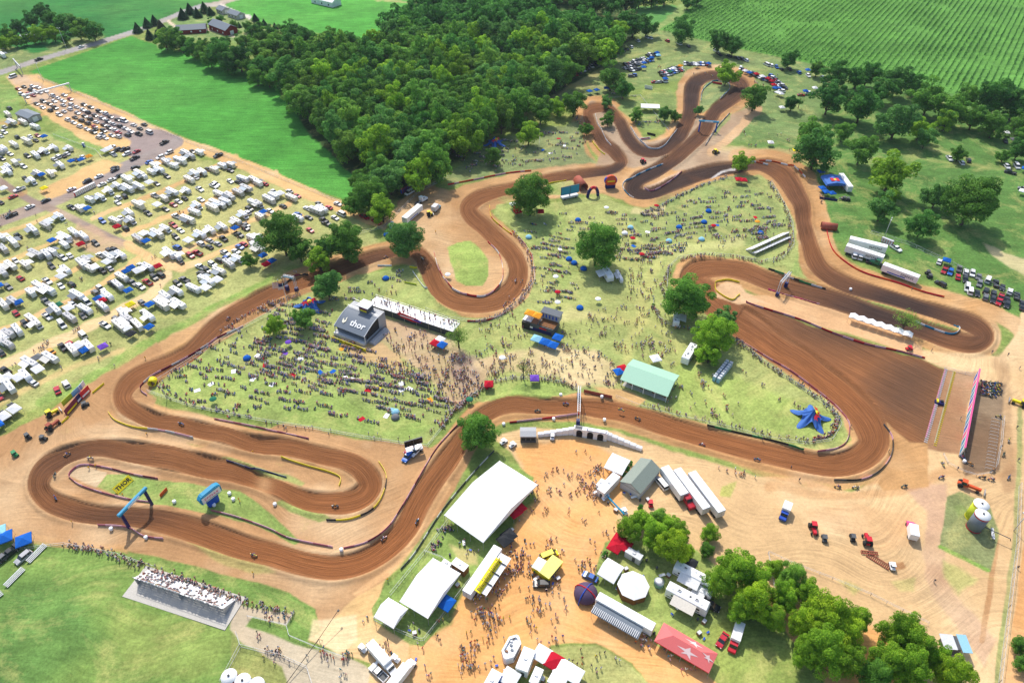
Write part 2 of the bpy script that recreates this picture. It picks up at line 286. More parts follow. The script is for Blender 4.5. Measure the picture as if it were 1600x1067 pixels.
ST = 2.0; UU0, UU1, VV0, VV1 = -260.0, 1860.0, -190.0, 1230.0
def paint_ground():
    nu = int((UU1 - UU0) / ST) + 1; nv = int((VV1 - VV0) / ST) + 1
    U, V = np.meshgrid(UU0 + ST * np.arange(nu), VV0 + ST * np.arange(nv))
    t = CAMH / (SP + (V - 533.5) / FPX * CP)
    X = (U - 800) / FPX * t; Y = (CP - (V - 533.5) / FPX * SP) * t
    wx = (fbm(X, Y, 9, 1, 4) - .5) * 2; wy = (fbm(X, Y, 9, 5, 4) - .5) * 2
    col = np.zeros(U.shape + (3,)); col[:] = lin(*COL[GRS])
    wg = np.ones(U.shape); wt = np.zeros(U.shape); wc = np.zeros(U.shape); cls = np.zeros(U.shape, np.int32)
    S = np.zeros(U.shape); Lt = np.zeros(U.shape); Z = (fbm(X, Y, 60, 21, 3) - .5) * .8
    for sh, c, cc, soft, op in PAINT_N():
        amp = 1.0 if c in (A_, K_) else min(2.0 + soft * .75, 11)
        if sh == 'APRON': m = stroke(U + wx * 4, V + wy * 3, TRACK, soft, grow=24)
        elif sh == 'TRACK':
            m, S, Lt, sdt = stroke(U + wx * .8, V + wy * .8, TRACK, soft, grow=2.5, info=True)
            gap = np.exp(-(((U - 412) / 14) ** 2 + ((V - 757) / 16) ** 2)); m = m * (1 - .8 * gap)
            pk = 3 + 5 * np.clip((V - 200) / 600, 0, 1); Z = Z + .75 * np.exp(-((sdt + pk * .35) / (pk * .55)) ** 2) * (.3 + fbm(X, Y, 25, 33, 2)) - .25 * m
            Z = Z + m * .65 * np.sin(S / 3.4 + 2 * fbm(X, Y, 40, 8, 1)) * np.clip(fbm(S, S * 0, 48, 11, 1) * 3 - 1.2, 0, 1) + m * .35 * np.sin(S / 7.3)
        elif sh[0] == 's': m = stroke(U + wx * amp, V + wy * amp, sh[1], soft)
        else: m = polymask(U + wx * amp, V + wy * amp, sh[1], soft)
        if op < 1:
            m = m * np.clip(op * (.55 + .9 * fbm(X, Y, 14, 40 + int(soft), 3)), 0, 1)
        rgb = lin(*(COL[cc] if isinstance(cc, int) else cc))
        col = col * (1 - m[..., None]) + np.array(rgb) * m[..., None]
        for arr, on in ((wg, c in (G,)), (wt, c == T_), (wc, c == K_)):
            arr *= 1 - m
            if on: arr += m
        cls = np.where(m > .5, c, cls)
        if sh[0] == 'p' and sh[1] is STARTF:          # the start straight is combed from the gate towards the first turn
            d0 = P(1470, 632); d1 = P(1250, 520); ll = (d1 - d0).length; ex, ey = (d1.x - d0.x) / ll, (d1.y - d0.y) / ll
            nt_ = (m > .02) & (np.abs(Lt) > .93) | (m > .02) & (Lt == 0); S = np.where(nt_, (X - d0.x) * ex + (Y - d0.y) * ey, S); Lt = np.where(nt_, (-(X - d0.x) * ey + (Y - d0.y) * ex) / 5, Lt)
    # soil dampness along the circuit: the far loops are watered darker
    damp = np.zeros(U.shape)
    for x, y, rx, ry, k in ((1008,290,110,42,.95),(1110,262,90,26,.85),(1090,150,120,80,.62),(1020,215,100,50,.65),(1240,320,50,70,.3),(1400,480,200,70,.62),(1530,525,60,40,.35),(950,200,60,50,.3),(590,405,90,22,.4),(100,720,110,50,.35),
                           (180,805,130,20,.35),(1420,600,60,60,.3),(770,330,60,40,.1),(360,505,120,60,.1)):
        damp = np.maximum(damp, k * np.exp(-((U - x) / rx) ** 2 - ((V - y) / ry) ** 2))
    damp = np.clip(damp * wt * (1.2 + .7 * fbm(X, Y, 16, 77, 3)), 0, .95)
    col = col * (1 - damp[..., None]) + np.array(lin(58, 46, 42)) * damp[..., None]
    warm = np.exp(-((U - 1180) / 260) ** 2 - ((V - 600) / 150) ** 2) + np.exp(-((U - 560) / 260) ** 2 - ((V - 860) / 110) ** 2)
    wm = np.clip(warm, 0, 1) * wt * (1 - np.clip(damp * 2, 0, 1)) * .6
    col = col * (1 - wm[..., None]) + np.array(lin(152, 94, 54)) * wm[..., None]
    # trampled brown patches in the pale soil
    dm = np.clip(1 - wg - wt - wc, 0, 1) * np.clip(fbm(X, Y, 42, 91, 4) * 2.6 - .95, 0, 1) * .62; near = np.exp(-(np.clip(-sdt, 0, 60) / 28) ** 2) * .5 + .5
    dm = dm * near; col = col * (1 - dm[..., None]) + np.array(lin(142, 102, 66)) * dm[..., None]
    lt_ = np.clip(1 - wg - wt - wc, 0, 1) * np.clip(fbm(X, Y, 24, 97, 4) * 2.4 - 1.2, 0, 1) * .5; col = col * (1 - lt_[..., None]) + np.array(lin(232, 208, 168)) * lt_[..., None]
    gm_ = wg * np.clip(fbm(X, Y, 50, 101, 4) * 2.4 - .95, 0, 1) * .32; col = col * (1 - gm_[..., None]) + np.array(lin(96, 136, 58)) * gm_[..., None]
    cm_ = wc * np.clip(fbm(X, Y * 1.0, 70, 105, 4) * 2.6 - 1, 0, 1) * .4; col = col * (1 - cm_[..., None]) + np.array(lin(104, 156, 74)) * cm_[..., None]
    lum = col.mean(-1, keepdims=True); col = col + (lum - col) * (.1 * wg[..., None])
    # edges of the racing line are drier
    ins_ = (sdt > 0); e = np.clip((np.abs(Lt) - .62) / .4, 0, 1) * wt * ins_ * (1 - polymask(U, V, STARTF, 14)) * (.25 + .6 * fbm(X, Y, 10, 61, 2)) * .6
    col = col * (1 - e[..., None]) + np.array(lin(176, 130, 90)) * e[..., None]
    return U, V, X, Y, Z, col, wg, wt, wc, cls, S, Lt
def PAINT_N():
    for it in PAINT:
        yield it if len(it) == 5 else (it[0],) + tuple(it[1:])
# ------------------------------------------------------------------ materials
MATS = {}
def nn(m, t, **k):
    n = m.node_tree.nodes.new(t)
    for a, b in k.items(): setattr(n, a, b)
    return n
def mat(name, col=(.8, .8, .8), rough=.6, metal=0, obj=False, noise=.12, nscale=3.0, alpha=None, vc=None, spec=.35):
    if name in MATS: return MATS[name]
    m = bpy.data.materials.new(name); m.use_nodes = True; b = m.node_tree.nodes['Principled BSDF']; lk = m.node_tree.links
    b.inputs['Roughness'].default_value = rough; b.inputs['Metallic'].default_value = metal; b.inputs['Specular IOR Level'].default_value = spec
    if obj: src = nn(m, 'ShaderNodeObjectInfo').outputs['Color']
    elif vc: a = nn(m, 'ShaderNodeAttribute'); a.attribute_name = vc; src = a.outputs['Color']
    else: r = nn(m, 'ShaderNodeRGB'); r.outputs[0].default_value = (*col, 1); src = r.outputs[0]
    if noise:
        tc = nn(m, 'ShaderNodeTexCoord'); no = nn(m, 'ShaderNodeTexNoise'); no.inputs['Scale'].default_value = nscale; no.inputs['Detail'].default_value = 4
        lk.new(tc.outputs['Object'], no.inputs['Vector'])
        mr = nn(m, 'ShaderNodeMapRange'); mr.inputs[1].default_value = .3; mr.inputs[2].default_value = .7; mr.inputs[3].default_value = 1 - noise; mr.inputs[4].default_value = 1 + noise * .5
        lk.new(no.outputs[0], mr.inputs[0]); mx = nn(m, 'ShaderNodeVectorMath', operation='SCALE'); lk.new(src, mx.inputs[0]); lk.new(mr.outputs[0], mx.inputs['Scale']); src = mx.outputs[0]
    lk.new(src, b.inputs['Base Color'])
    if alpha is not None: b.inputs['Alpha'].default_value = alpha
    MATS[name] = m; return m
def c(r, g, b, k=.85): return lin(r, g, b, k)
mat('paint', obj=True, rough=.3, noise=.05, spec=.5); mat('cloth', obj=True, rough=.9, noise=.1, spec=.1)
mat('glass', (.02, .03, .035), .1, spec=.6, noise=0); mat('tyre', (.03, .03, .03), .9); mat('chrome', (.5, .5, .5), .3, .8)
mat('white', (.80, .80, .79), .45, noise=.06, nscale=1.2); mat('canvas', (.84, .84, .84), .8, noise=.05, nscale=.6, spec=.1); mat('black', (.02, .02, .022), .6); mat('dkgrey', (.08, .085, .09), .6)
mat('grey', (.35, .36, .37), .5); mat('ltgrey', (.58, .59, .6), .5); mat('steel', (.45, .46, .47), .4, .6); mat('red', c(210, 30, 50), .5); mat('blue', c(20, 80, 190), .5)
mat('navy', c(20, 30, 100), .5); mat('teal', c(40, 150, 190), .5); mat('yellow', c(245, 225, 30), .5); mat('orange', c(225, 90, 40), .6); mat('green', c(40, 140, 80), .5)
mat('wood', c(150, 110, 80), .8); mat('rust', c(165, 85, 65), .8); mat('mint', c(170, 214, 186), .5, noise=.05); mat('roofgrey', c(142, 152, 140), .6, noise=.1); mat('brown', c(130, 85, 45), .8)
mat('skyblue', c(150, 200, 225), .5); mat('pink', c(240, 90, 150), .5); mat('lime', c(210, 225, 60), .5); mat('barnred', c(140, 40, 40), .7); mat('slate', c(120, 130, 140), .6); mat('concrete', c(200, 195, 185), .9)
mat('screen', (.01, .01, .012), .25); mat('fabricgrey', c(110, 115, 120), .9); mat('salmon', c(238, 120, 118), .8, noise=.04); mat('wine', c(130, 45, 70), .6)

# ------------------------------------------------------------------ meshes
class MB:
    def __init__(s): s.v = []; s.f = []; s.m = []; s.ms = []; s.sm = []
    def mi(s, m):
        if m not in s.ms: s.ms.append(m)
        return s.ms.index(m)
    def add(s, vs_, fs, m, smooth=False):
        o = len(s.v); s.v += [tuple(v) for v in vs_]; k = s.mi(m)
        for f in fs: s.f.append(tuple(i + o for i in f)); s.m.append(k); s.sm.append(smooth)
        return s
    def box(s, cx, cy, cz, sx, sy, sz, m, rz=0, top=(1, 1), shift=0):   # base centre z = cz
        vs_ = []
        for z, kx, ky in ((0, 1, 1), (sz, top[0], top[1])):
            for a, b in ((-1, -1), (1, -1), (1, 1), (-1, 1)):
                x = a * sx / 2 * kx + (shift if z else 0); y = b * sy / 2 * ky
                vs_.append((cx + x * math.cos(rz) - y * math.sin(rz), cy + x * math.sin(rz) + y * math.cos(rz), cz + z))
        return s.add(vs_, [(3, 2, 1, 0), (4, 5, 6, 7), (0, 1, 5, 4), (1, 2, 6, 5), (2, 3, 7, 6), (3, 0, 4, 7)], m)
    def prism(s, prof, y0, y1, m, ky=1.0):                                # profile in x, z swept across y
        n = len(prof); vs_ = [(x, y0, z) for x, z in prof] + [(x, y1, z) for x, z in prof]
        return s.add(vs_, [tuple(range(n)), tuple(range(2 * n - 1, n - 1, -1))] + [(i, i + n, (i + 1) % n + n, (i + 1) % n) for i in range(n)], m)
    def tube(s, p, q, r, m, n=6, r2=None):
        p = Vector(p); q = Vector(q); d = (q - p).normalized(); a = d.orthogonal().normalized(); b = d.cross(a); r2 = r if r2 is None else r2
        vs_ = [p + (a * math.cos(t) + b * math.sin(t)) * r for t in [2 * math.pi * i / n for i in range(n)]] + [q + (a * math.cos(t) + b * math.sin(t)) * r2 for t in [2 * math.pi * i / n for i in range(n)]]
        return s.add(vs_, [tuple(range(n - 1, -1, -1)), tuple(range(n, 2 * n))] + [(i, (i + 1) % n, (i + 1) % n + n, i + n) for i in range(n)], m, n > 7)
    def lathe(s, prof, m, n=16, cx=0, cy=0):
        vs_ = [(cx + r * math.cos(2 * math.pi * i / n), cy + r * math.sin(2 * math.pi * i / n), z) for r, z in prof for i in range(n)]
        fs = [(k * n + i, k * n + (i + 1) % n, (k + 1) * n + (i + 1) % n, (k + 1) * n + i) for k in range(len(prof) - 1) for i in range(n)]
        return s.add(vs_, fs + [tuple(range(n - 1, -1, -1)), tuple(range((len(prof) - 1) * n, len(prof) * n))], m, True)
    def mesh(s, name, bevel=0):
        me = bpy.data.meshes.new(name); me.from_pydata(s.v, [], s.f)
        for m in s.ms: me.materials.append(MATS[m])
        me.polygons.foreach_set('material_index', s.m); me.polygons.foreach_set('use_smooth', s.sm)
        if bevel:
            bm = bmesh.new(); bm.from_mesh(me); bmesh.ops.remove_doubles(bm, verts=bm.verts, dist=1e-5)
            bmesh.ops.bevel(bm, geom=[e for e in bm.edges if len(e.link_faces) == 2 and e.calc_face_angle(0) > .5], offset=bevel, segments=2, affect='EDGES', clamp_overlap=True)
            bm.to_mesh(me); bm.free()
        me.update(); return me
def tag(o, label=None, cat=None, group=None, kind=None):
    for k, v in (('label', label), ('category', cat), ('group', group), ('kind', kind)):
        if v: o[k] = v
    return o
def obj(name, me, parent=None, loc=None, rz=None, color=None):
    o = bpy.data.objects.new(name, me); C.objects.link(o)
    if parent is not None: o.parent = parent
    if loc is not None: o.location = loc
    if rz is not None: o.rotation_euler = (0, 0, rz)
    if color is not None: o.color = (*color, 1)
    return o
REG = []                    # (object, what it looks like, where, photo x)
def reg(o, desc, place, x): REG.append((o, desc, place, x)); return o
def spawn(name, cat, kit, loc, rz=0, desc='', place='', x=0, group=None, color=(.8, .8, .8), scale=1.0, color2=None):
    e = bpy.data.objects.new(name, None); C.objects.link(e); e.location = loc; e.rotation_euler = (0, 0, rz); e.empty_display_size = .3
    if scale != 1: e.scale = (scale,) * 3 if isinstance(scale, (int, float)) else scale
    tag(e, desc, cat, group); reg(e, desc, place, x)
    for it in kit:
        p = obj(it[0], it[1], e, color=color2 if (color2 and it[0] in ('awning', 'cargo_box', 'canopy')) else color)
        for sub in it[2:]:
            obj(sub[0], sub[1], p, color=color)
    return e
def text_me(txt, size, m, ext=.02, al='CENTER', bold=True):
    cu = bpy.data.curves.new('t', 'FONT'); cu.body = txt; cu.size = size; cu.extrude = ext; cu.align_x = al; cu.align_y = 'CENTER'; cu.resolution_u = 2
    if bold: cu.offset = size * .025
    o = bpy.data.objects.new('t', cu); C.objects.link(o); bpy.context.view_layer.update()
    me = bpy.data.meshes.new_from_object(o.evaluated_get(bpy.context.evaluated_depsgraph_get()))
    bpy.data.objects.remove(o); bpy.data.curves.remove(cu); me.materials.clear(); me.materials.append(MATS[m]); return me
def letter(txt, size, m, parent, loc, rot=(0, 0, 0), ext=.02, sx=1.0, name='lettering'):
    o = obj(name, text_me(txt, size, m, ext), parent, loc); o.rotation_euler = rot; o.scale = (sx, 1, 1); return o
def Pz(x, y, z): 
    u = (x - 800.0) / FPX; v = (y - 533.5) / FPX; t = (CAMH - z) / (SP + v * CP)
    return Vector((u * t, (CP - v * SP) * t, z))
def rect4(a, b, c_, d, z):        # corners in the photograph of something level at height z: centre, heading of a->b, length, width
    a, b, c_, d = [Pz(*p, z) for p in (a, b, c_, d)]
    l = ((b - a) + (c_ - d)) / 2; w = ((d - a) + (c_ - b)) / 2; o = (a + b + c_ + d) / 4; o.z = 0
    return o, math.atan2(l.y, l.x), l.length, w.length
# ------------------------------------------------------------------ ground objects
def ground_mat():
    m = bpy.data.materials.new('ground_surface'); m.use_nodes = True; N = m.node_tree; lk = N.links; b = N.nodes['Principled BSDF']
    b.inputs['Roughness'].default_value = .95; b.inputs['Specular IOR Level'].default_value = .12
    def at(n): a = nn(m, 'ShaderNodeAttribute'); a.attribute_name = n; return a
    def mth(op, a, b_=None, c_=None):
        n = nn(m, 'ShaderNodeMath', operation=op)
        for i, x in enumerate((a, b_, c_)):
            if x is None: continue
            if isinstance(x, (int, float)): n.inputs[i].default_value = x
            else: lk.new(x, n.inputs[i])
        return n.outputs[0]
    def noise(vec, sc, det=4, rough=.6):
        n = nn(m, 'ShaderNodeTexNoise'); n.inputs['Scale'].default_value = sc; n.inputs['Detail'].default_value = det; n.inputs['Roughness'].default_value = rough; lk.new(vec, n.inputs['Vector']); return n.outputs[0]
    def rng(x, a, b_, c_, d): 
        n = nn(m, 'ShaderNodeMapRange'); lk.new(x, n.inputs[0])
        for i, v in enumerate((a, b_, c_, d)): n.inputs[i + 1].default_value = v
        return n.outputs[0]
    col = at('Col').outputs['Color']; w = nn(m, 'ShaderNodeSeparateColor'); lk.new(at('W').outputs['Color'], w.inputs[0])
    wt, wg, wc = w.outputs[0], w.outputs[1], w.outputs[2]
    pos = nn(m, 'ShaderNodeNewGeometry').outputs['Position']; ts = at('TS').outputs['Vector']
    # streaks that follow the line of the circuit
    mp = nn(m, 'ShaderNodeMapping'); mp.inputs['Scale'].default_value = (.035, 1.5, 1); lk.new(ts, mp.inputs[0]); st = noise(mp.outputs[0], 2.4, 5, .7)
    mp2 = nn(m, 'ShaderNodeMapping'); mp2.inputs['Scale'].default_value = (.012, 1.0, 1); lk.new(ts, mp2.inputs[0]); st2 = noise(mp2.outputs[0], 1.5, 2, .5)
    fine = noise(pos, 1.1, 5, .75); mid = noise(pos, .16, 5, .65); big = noise(pos, .035, 3, .6)
    # vehicle ruts in the pale soil: noise stretched by a slow swirl
    sw = nn(m, 'ShaderNodeVectorMath', operation='MULTIPLY_ADD'); sn = nn(m, 'ShaderNodeTexNoise'); sn.inputs['Scale'].default_value = .018; sn.inputs['Detail'].default_value = 1; lk.new(pos, sn.inputs['Vector'])
    lk.new(sn.outputs['Color'], sw.inputs[0]); sw.inputs[1].default_value = (60, 60, 0); lk.new(pos, sw.inputs[2])
    mp3 = nn(m, 'ShaderNodeMapping'); mp3.inputs['Rotation'].default_value = (0, 0, R(12)); mp3.inputs['Scale'].default_value = (.05, .8, 1); lk.new(sw.outputs[0], mp3.inputs[0]); rut = noise(mp3.outputs[0], 1.3, 4, .7)
    ftrack = mth('MULTIPLY', rng(st, .32, .68, .56, 1.36), rng(st2, .35, .65, .84, 1.16))
    fdirt = mth('MULTIPLY', mth('MULTIPLY', mth('ADD', 1.0, mth('MULTIPLY', mth('SUBTRACT', rng(rut, .32, .68, .7, 1.16), 1.0), rng(noise(pos, .05, 3, .6), .42, .62, .12, 1))), rng(fine, .3, .7, .86, 1.12)), rng(mid, .3, .7, .88, 1.08))
    fgrass = mth('MULTIPLY', mth('MULTIPLY', mth('MULTIPLY', rng(rut, .32, .68, .84, 1.1), rng(fine, .3, .7, .66, 1.28)), rng(mid, .3, .7, .74, 1.22)), rng(big, .35, .65, .86, 1.12))
    # drilled rows of the crop
    mp4 = nn(m, 'ShaderNodeMapping'); mp4.inputs['Rotation'].default_value = (0, 0, R(28)); mp4.inputs['Scale'].default_value = (.05, 1, 1); lk.new(pos, mp4.inputs[0]); rows = noise(mp4.outputs[0], .9, 3, .7)
    fcrop = mth('MULTIPLY', mth('MULTIPLY', rng(rows, .3, .7, .72, 1.3), rng(fine, .3, .7, .66, 1.34)), mth('MULTIPLY', rng(mid, .3, .7, .84, 1.14), rng(big, .35, .65, .84, 1.14)))
    f = mth('ADD', mth('MULTIPLY', ftrack, wt), mth('MULTIPLY', fdirt, mth('SUBTRACT', 1.0, wt)))
    def mixf(a, b_, k): return mth('ADD', mth('MULTIPLY', a, mth('SUBTRACT', 1.0, k)), mth('MULTIPLY', b_, k))
    f = mixf(f, fgrass, wg); f = mixf(f, fcrop, wc)
    sc = nn(m, 'ShaderNodeVectorMath', operation='SCALE'); lk.new(col, sc.inputs[0]); lk.new(f, sc.inputs['Scale'])
    # straw-coloured wear scattered through the grass
    strawk = mth('MULTIPLY', mth('MULTIPLY', rng(noise(sw.outputs[0], .09, 5, .7), .5, .68, 0, .6), rng(fine, .35, .65, .3, 1)), wg)
    mx = nn(m, 'ShaderNodeMix', data_type='RGBA'); lk.new(strawk, mx.inputs[0]); lk.new(sc.outputs[0], mx.inputs[6]); mx.inputs[7].default_value = (*lin(196, 184, 116), 1)
    # weeds creeping over the pale soil
    wd = mth('MULTIPLY', rng(noise(pos, .07, 6, .75), .62, .72, 0, .35), mth('SUBTRACT', mth('SUBTRACT', mth('SUBTRACT', 1.0, wg), wt), wc)); wd = mth('MAXIMUM', wd, 0.0)
    mx2 = nn(m, 'ShaderNodeMix', data_type='RGBA'); lk.new(wd, mx2.inputs[0]); lk.new(mx.outputs[2], mx2.inputs[6]); mx2.inputs[7].default_value = (*lin(168, 150, 92), 1)
    lk.new(mx2.outputs[2], b.inputs['Base Color'])
    bh = mth('ADD', mth('MULTIPLY', st, mth('MULTIPLY', wt, .5)), mth('ADD', mth('MULTIPLY', fine, .12), mth('MULTIPLY', rut, .15)))
    bp = nn(m, 'ShaderNodeBump'); bp.inputs['Strength'].default_value = .75; bp.inputs['Distance'].default_value = .8; lk.new(bh, bp.inputs['Height']); lk.new(bp.outputs[0], b.inputs['Normal'])
    MATS['ground'] = m; return m
def np_mesh(name, vco, quads, m, attrs):
    me = bpy.data.meshes.new(name); me.vertices.add(len(vco)); me.vertices.foreach_set('co', vco.astype(np.float32).ravel())
    n = len(quads); k = quads.shape[1]; me.loops.add(n * k); me.loops.foreach_set('vertex_index', quads.astype(np.int32).ravel())
    me.polygons.add(n); me.polygons.foreach_set('loop_start', np.arange(0, n * k, k, dtype=np.int32)); me.polygons.foreach_set('loop_total', np.full(n, k, np.int32))
    for an, ty, d in attrs:
        a = me.attributes.new(an, ty, 'POINT')
        if ty == 'FLOAT_COLOR': d = np.concatenate([d, np.ones((len(d), 1))], 1); a.data.foreach_set('color', d.astype(np.float32).ravel())
        else: a.data.foreach_set('vector', d.astype(np.float32).ravel())
    if m is not None: me.materials.append(m)
    me.update(calc_edges=True); return me
GZ = None
def build_ground():
    global GZ
    U, V, X, Y, Z, col, wg, wt, wc, cls, S, Lt = paint_ground(); gm = ground_mat()
    t = CAMH / (SP + (V - 533.5) / FPX * CP); edge = np.clip(np.minimum.reduce([U - UU0, UU1 - U, V - VV0, VV1 - V]) / 80, 0, 1); Z = Z * edge
    GZ = Z
    nv, nu = U.shape; co = np.stack([X, Y, Z], -1).reshape(-1, 3); idx = np.arange(nv * nu).reshape(nv, nu)
    q = np.stack([idx[1:, :-1], idx[1:, 1:], idx[:-1, 1:], idx[:-1, :-1]], -1).reshape(-1, 4)
    fc = cls[:-1, :-1].ravel(); W3 = np.stack([wt, wg, wc], -1).reshape(-1, 3); TS = np.stack([S, Lt * 5, S * 0], -1).reshape(-1, 3); cc = col.reshape(-1, 3)
    for k, nm in enumerate(CLS):
        f = q[fc == k]
        if not len(f): continue
        u, inv = np.unique(f, return_inverse=True); inv = inv.reshape(f.shape)
        me = np_mesh(nm, co[u], inv, gm, [('Col', 'FLOAT_COLOR', cc[u]), ('W', 'FLOAT_COLOR', W3[u]), ('TS', 'FLOAT_VECTOR', TS[u])])
        tag(obj(nm, me), kind='structure')
    # surroundings out to the horizon: a ring of meadow and crop land round the surveyed sheet
    ring = [co[idx[0, 0]], co[idx[0, -1]], co[idx[-1, -1]], co[idx[-1, 0]]]
    far = [(-7000, 9000, 0), (7000, 9000, 0), (3000, -1500, 0), (-3000, -1500, 0)]
    vs_ = np.array([(p[0], p[1], 0) for p in ring] + far); f = np.array([(0, 1, 5, 4), (1, 2, 6, 5), (2, 3, 7, 6), (3, 0, 4, 7)])
    g = np.tile(np.array([lin(96, 150, 62)]), (8, 1)); ww = np.tile(np.array([[0, 1.0, 0]]), (8, 1))
    tag(obj('surrounding_farmland', np_mesh('surrounding_farmland', vs_, f[:, ::-1], gm, [('Col', 'FLOAT_COLOR', g), ('W', 'FLOAT_COLOR', ww), ('TS', 'FLOAT_VECTOR', vs_ * 0)])), kind='structure')
build_ground()
def gz(x, y):
    j = (x - UU0) / ST; i = (y - VV0) / ST
    i = min(max(int(round(i)), 0), GZ.shape[0] - 1); j = min(max(int(round(j)), 0), GZ.shape[1] - 1); return float(GZ[i, j])
def px(p):                                # world point -> photo pixel (for looking up ground height and naming neighbours only)
    d = Vector(p) - Vector((0, 0, CAMH)); z = d.y * CP - d.z * SP; return 800 + FPX * d.x / z, 533.5 - FPX * (d.y * SP + d.z * CP) / z
def on(x, y, dz=0.0): v = P(x, y); v.z = gz(x, y) + dz; return v
def seat(v, dz=0.0): a = px((v.x, v.y, 0)); return Vector((v.x, v.y, gz(*a) + dz))

# ------------------------------------------------------------------ leaves
def leaf_mat(name, c1, c2, c3, hv=.0):
    m = bpy.data.materials.new(name); m.use_nodes = True; lk = m.node_tree.links; b = m.node_tree.nodes['Principled BSDF']; b.inputs['Roughness'].default_value = .75; b.inputs['Specular IOR Level'].default_value = .15
    oi = nn(m, 'ShaderNodeObjectInfo'); a = nn(m, 'ShaderNodeAttribute'); a.attribute_name = 'lv'
    r = nn(m, 'ShaderNodeValToRGB'); r.color_ramp.elements[0].color = (*c1, 1); r.color_ramp.elements[1].color = (*c3, 1); e = r.color_ramp.elements.new(.5); e.color = (*c2, 1)
    lk.new(a.outputs['Fac'], r.inputs[0]); mx = nn(m, 'ShaderNodeMix', data_type='RGBA', blend_type='MULTIPLY'); mx.inputs[0].default_value = 1
    lk.new(r.outputs[0], mx.inputs[6]); lk.new(oi.outputs['Color'], mx.inputs[7]); lk.new(mx.outputs[2], b.inputs['Base Color'])
    tr = nn(m, 'ShaderNodeBsdfTranslucent'); lk.new(mx.outputs[2], tr.inputs[0]); ms = nn(m, 'ShaderNodeMixShader'); ms.inputs[0].default_value = .45
    out = m.node_tree.nodes['Material Output']; lk.new(b.outputs[0], ms.inputs[1]); lk.new(tr.outputs[0], ms.inputs[2]); lk.new(ms.outputs[0], out.inputs[0]); MATS[name] = m; return m
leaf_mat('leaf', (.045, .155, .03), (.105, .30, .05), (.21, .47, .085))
leaf_mat('needle', (.03, .1, .04), (.06, .17, .06), (.11, .25, .09))
mat('bark', c(96, 82, 70), .95, noise=.3); mat('deadwood', c(175, 165, 150), .95)
rs = np.random.RandomState(3)
def quads_mesh(name, cen, nrm, size, lv, mname):
    n = len(cen); ref = rs.normal(size=(n, 3)); nrm = nrm / (np.linalg.norm(nrm, axis=1, keepdims=True) + 1e-9)
    t = np.cross(nrm, ref); t /= np.linalg.norm(t, axis=1, keepdims=True) + 1e-9; b = np.cross(nrm, t); s = size[:, None] / 2; k = .62
    co = np.stack([cen - t * s, cen - b * s * k + t * s * .1, cen + t * s, cen + b * s * k + nrm * s * .25], 1).reshape(-1, 3); q = np.arange(4 * n).reshape(n, 4)
    me = np_mesh(name, co, q, MATS[mname], []); a = me.attributes.new('lv', 'FLOAT', 'POINT'); a.data.foreach_set('value', np.repeat(lv, 4).astype(np.float32)); return me
def crown_pts(ncl, nleaf, kind, seed):
    r = np.random.RandomState(seed); cen = []; nrm = []; lv = []; cl = []
    while len(cl) < ncl:                              # unit crown: radius 1, z from -1 to 1
        d = r.normal(size=3); d /= np.linalg.norm(d); rad = r.uniform(.36, 1.0); p = d * rad * (1 + .2 * math.sin(3 * math.atan2(d[1], d[0]) + seed) * (1 - abs(d[2])))
        if kind == 'oval': p[2] *= 1.15
        if kind == 'flat': p[2] = p[2] * .72 + .08
        if p[2] < -.72: continue
        if all(np.linalg.norm(p - q[0]) > .26 for q in cl) or r.rand() < .05: cl.append((p, r.uniform(.24, .42) * (1 - .25 * rad)))
    per = nleaf // ncl
    for p, cr in cl:
        d = r.normal(size=(per, 3)); d /= np.linalg.norm(d, axis=1, keepdims=True); d[:, 2] = np.abs(d[:, 2]) * np.where(r.rand(per) < .8, 1, -1)
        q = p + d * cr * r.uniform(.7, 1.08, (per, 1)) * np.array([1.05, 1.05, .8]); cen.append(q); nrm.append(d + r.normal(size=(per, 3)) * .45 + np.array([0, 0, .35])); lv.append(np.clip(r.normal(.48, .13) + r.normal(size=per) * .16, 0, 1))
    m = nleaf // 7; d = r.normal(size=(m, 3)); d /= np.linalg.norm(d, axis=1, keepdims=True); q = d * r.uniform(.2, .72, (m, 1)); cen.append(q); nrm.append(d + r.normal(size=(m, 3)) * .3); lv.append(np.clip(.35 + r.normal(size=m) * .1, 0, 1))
    return np.concatenate(cen), np.concatenate(nrm), np.concatenate(lv), cl
def broad(name, ncl, nleaf, ls, kind, seed, H=14., Rr=6., base=.22, airy=False):
    cen, nrm, lv, cl = crown_pts(ncl, nleaf, kind, seed); zc = H * (1 + base) / 2; hz = H * (1 - base) / 2
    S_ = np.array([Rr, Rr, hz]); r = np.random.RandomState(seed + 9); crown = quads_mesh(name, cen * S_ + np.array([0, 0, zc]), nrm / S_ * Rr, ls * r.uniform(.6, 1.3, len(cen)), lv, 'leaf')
    tr = MB(); tr.tube((0, 0, -.4), (r.uniform(-.3, .3), 0, H * base), Rr * .075, 'bark', 8, Rr * .055); tr.tube((0, 0, H * base), (0, .2, zc + hz * .3), Rr * .055, 'bark', 6, Rr * .02)
    for p, cr in cl[::2 if not airy else 1]:
        q = Vector(p * S_) + Vector((0, 0, zc)); s_ = Vector((0, 0, H * base + r.uniform(0, .3) * hz)); tr.tube(s_, q, Rr * .028, 'bark', 5, Rr * .008)
    return [('trunk', tr.mesh('trunk')), ('crown', crown)]
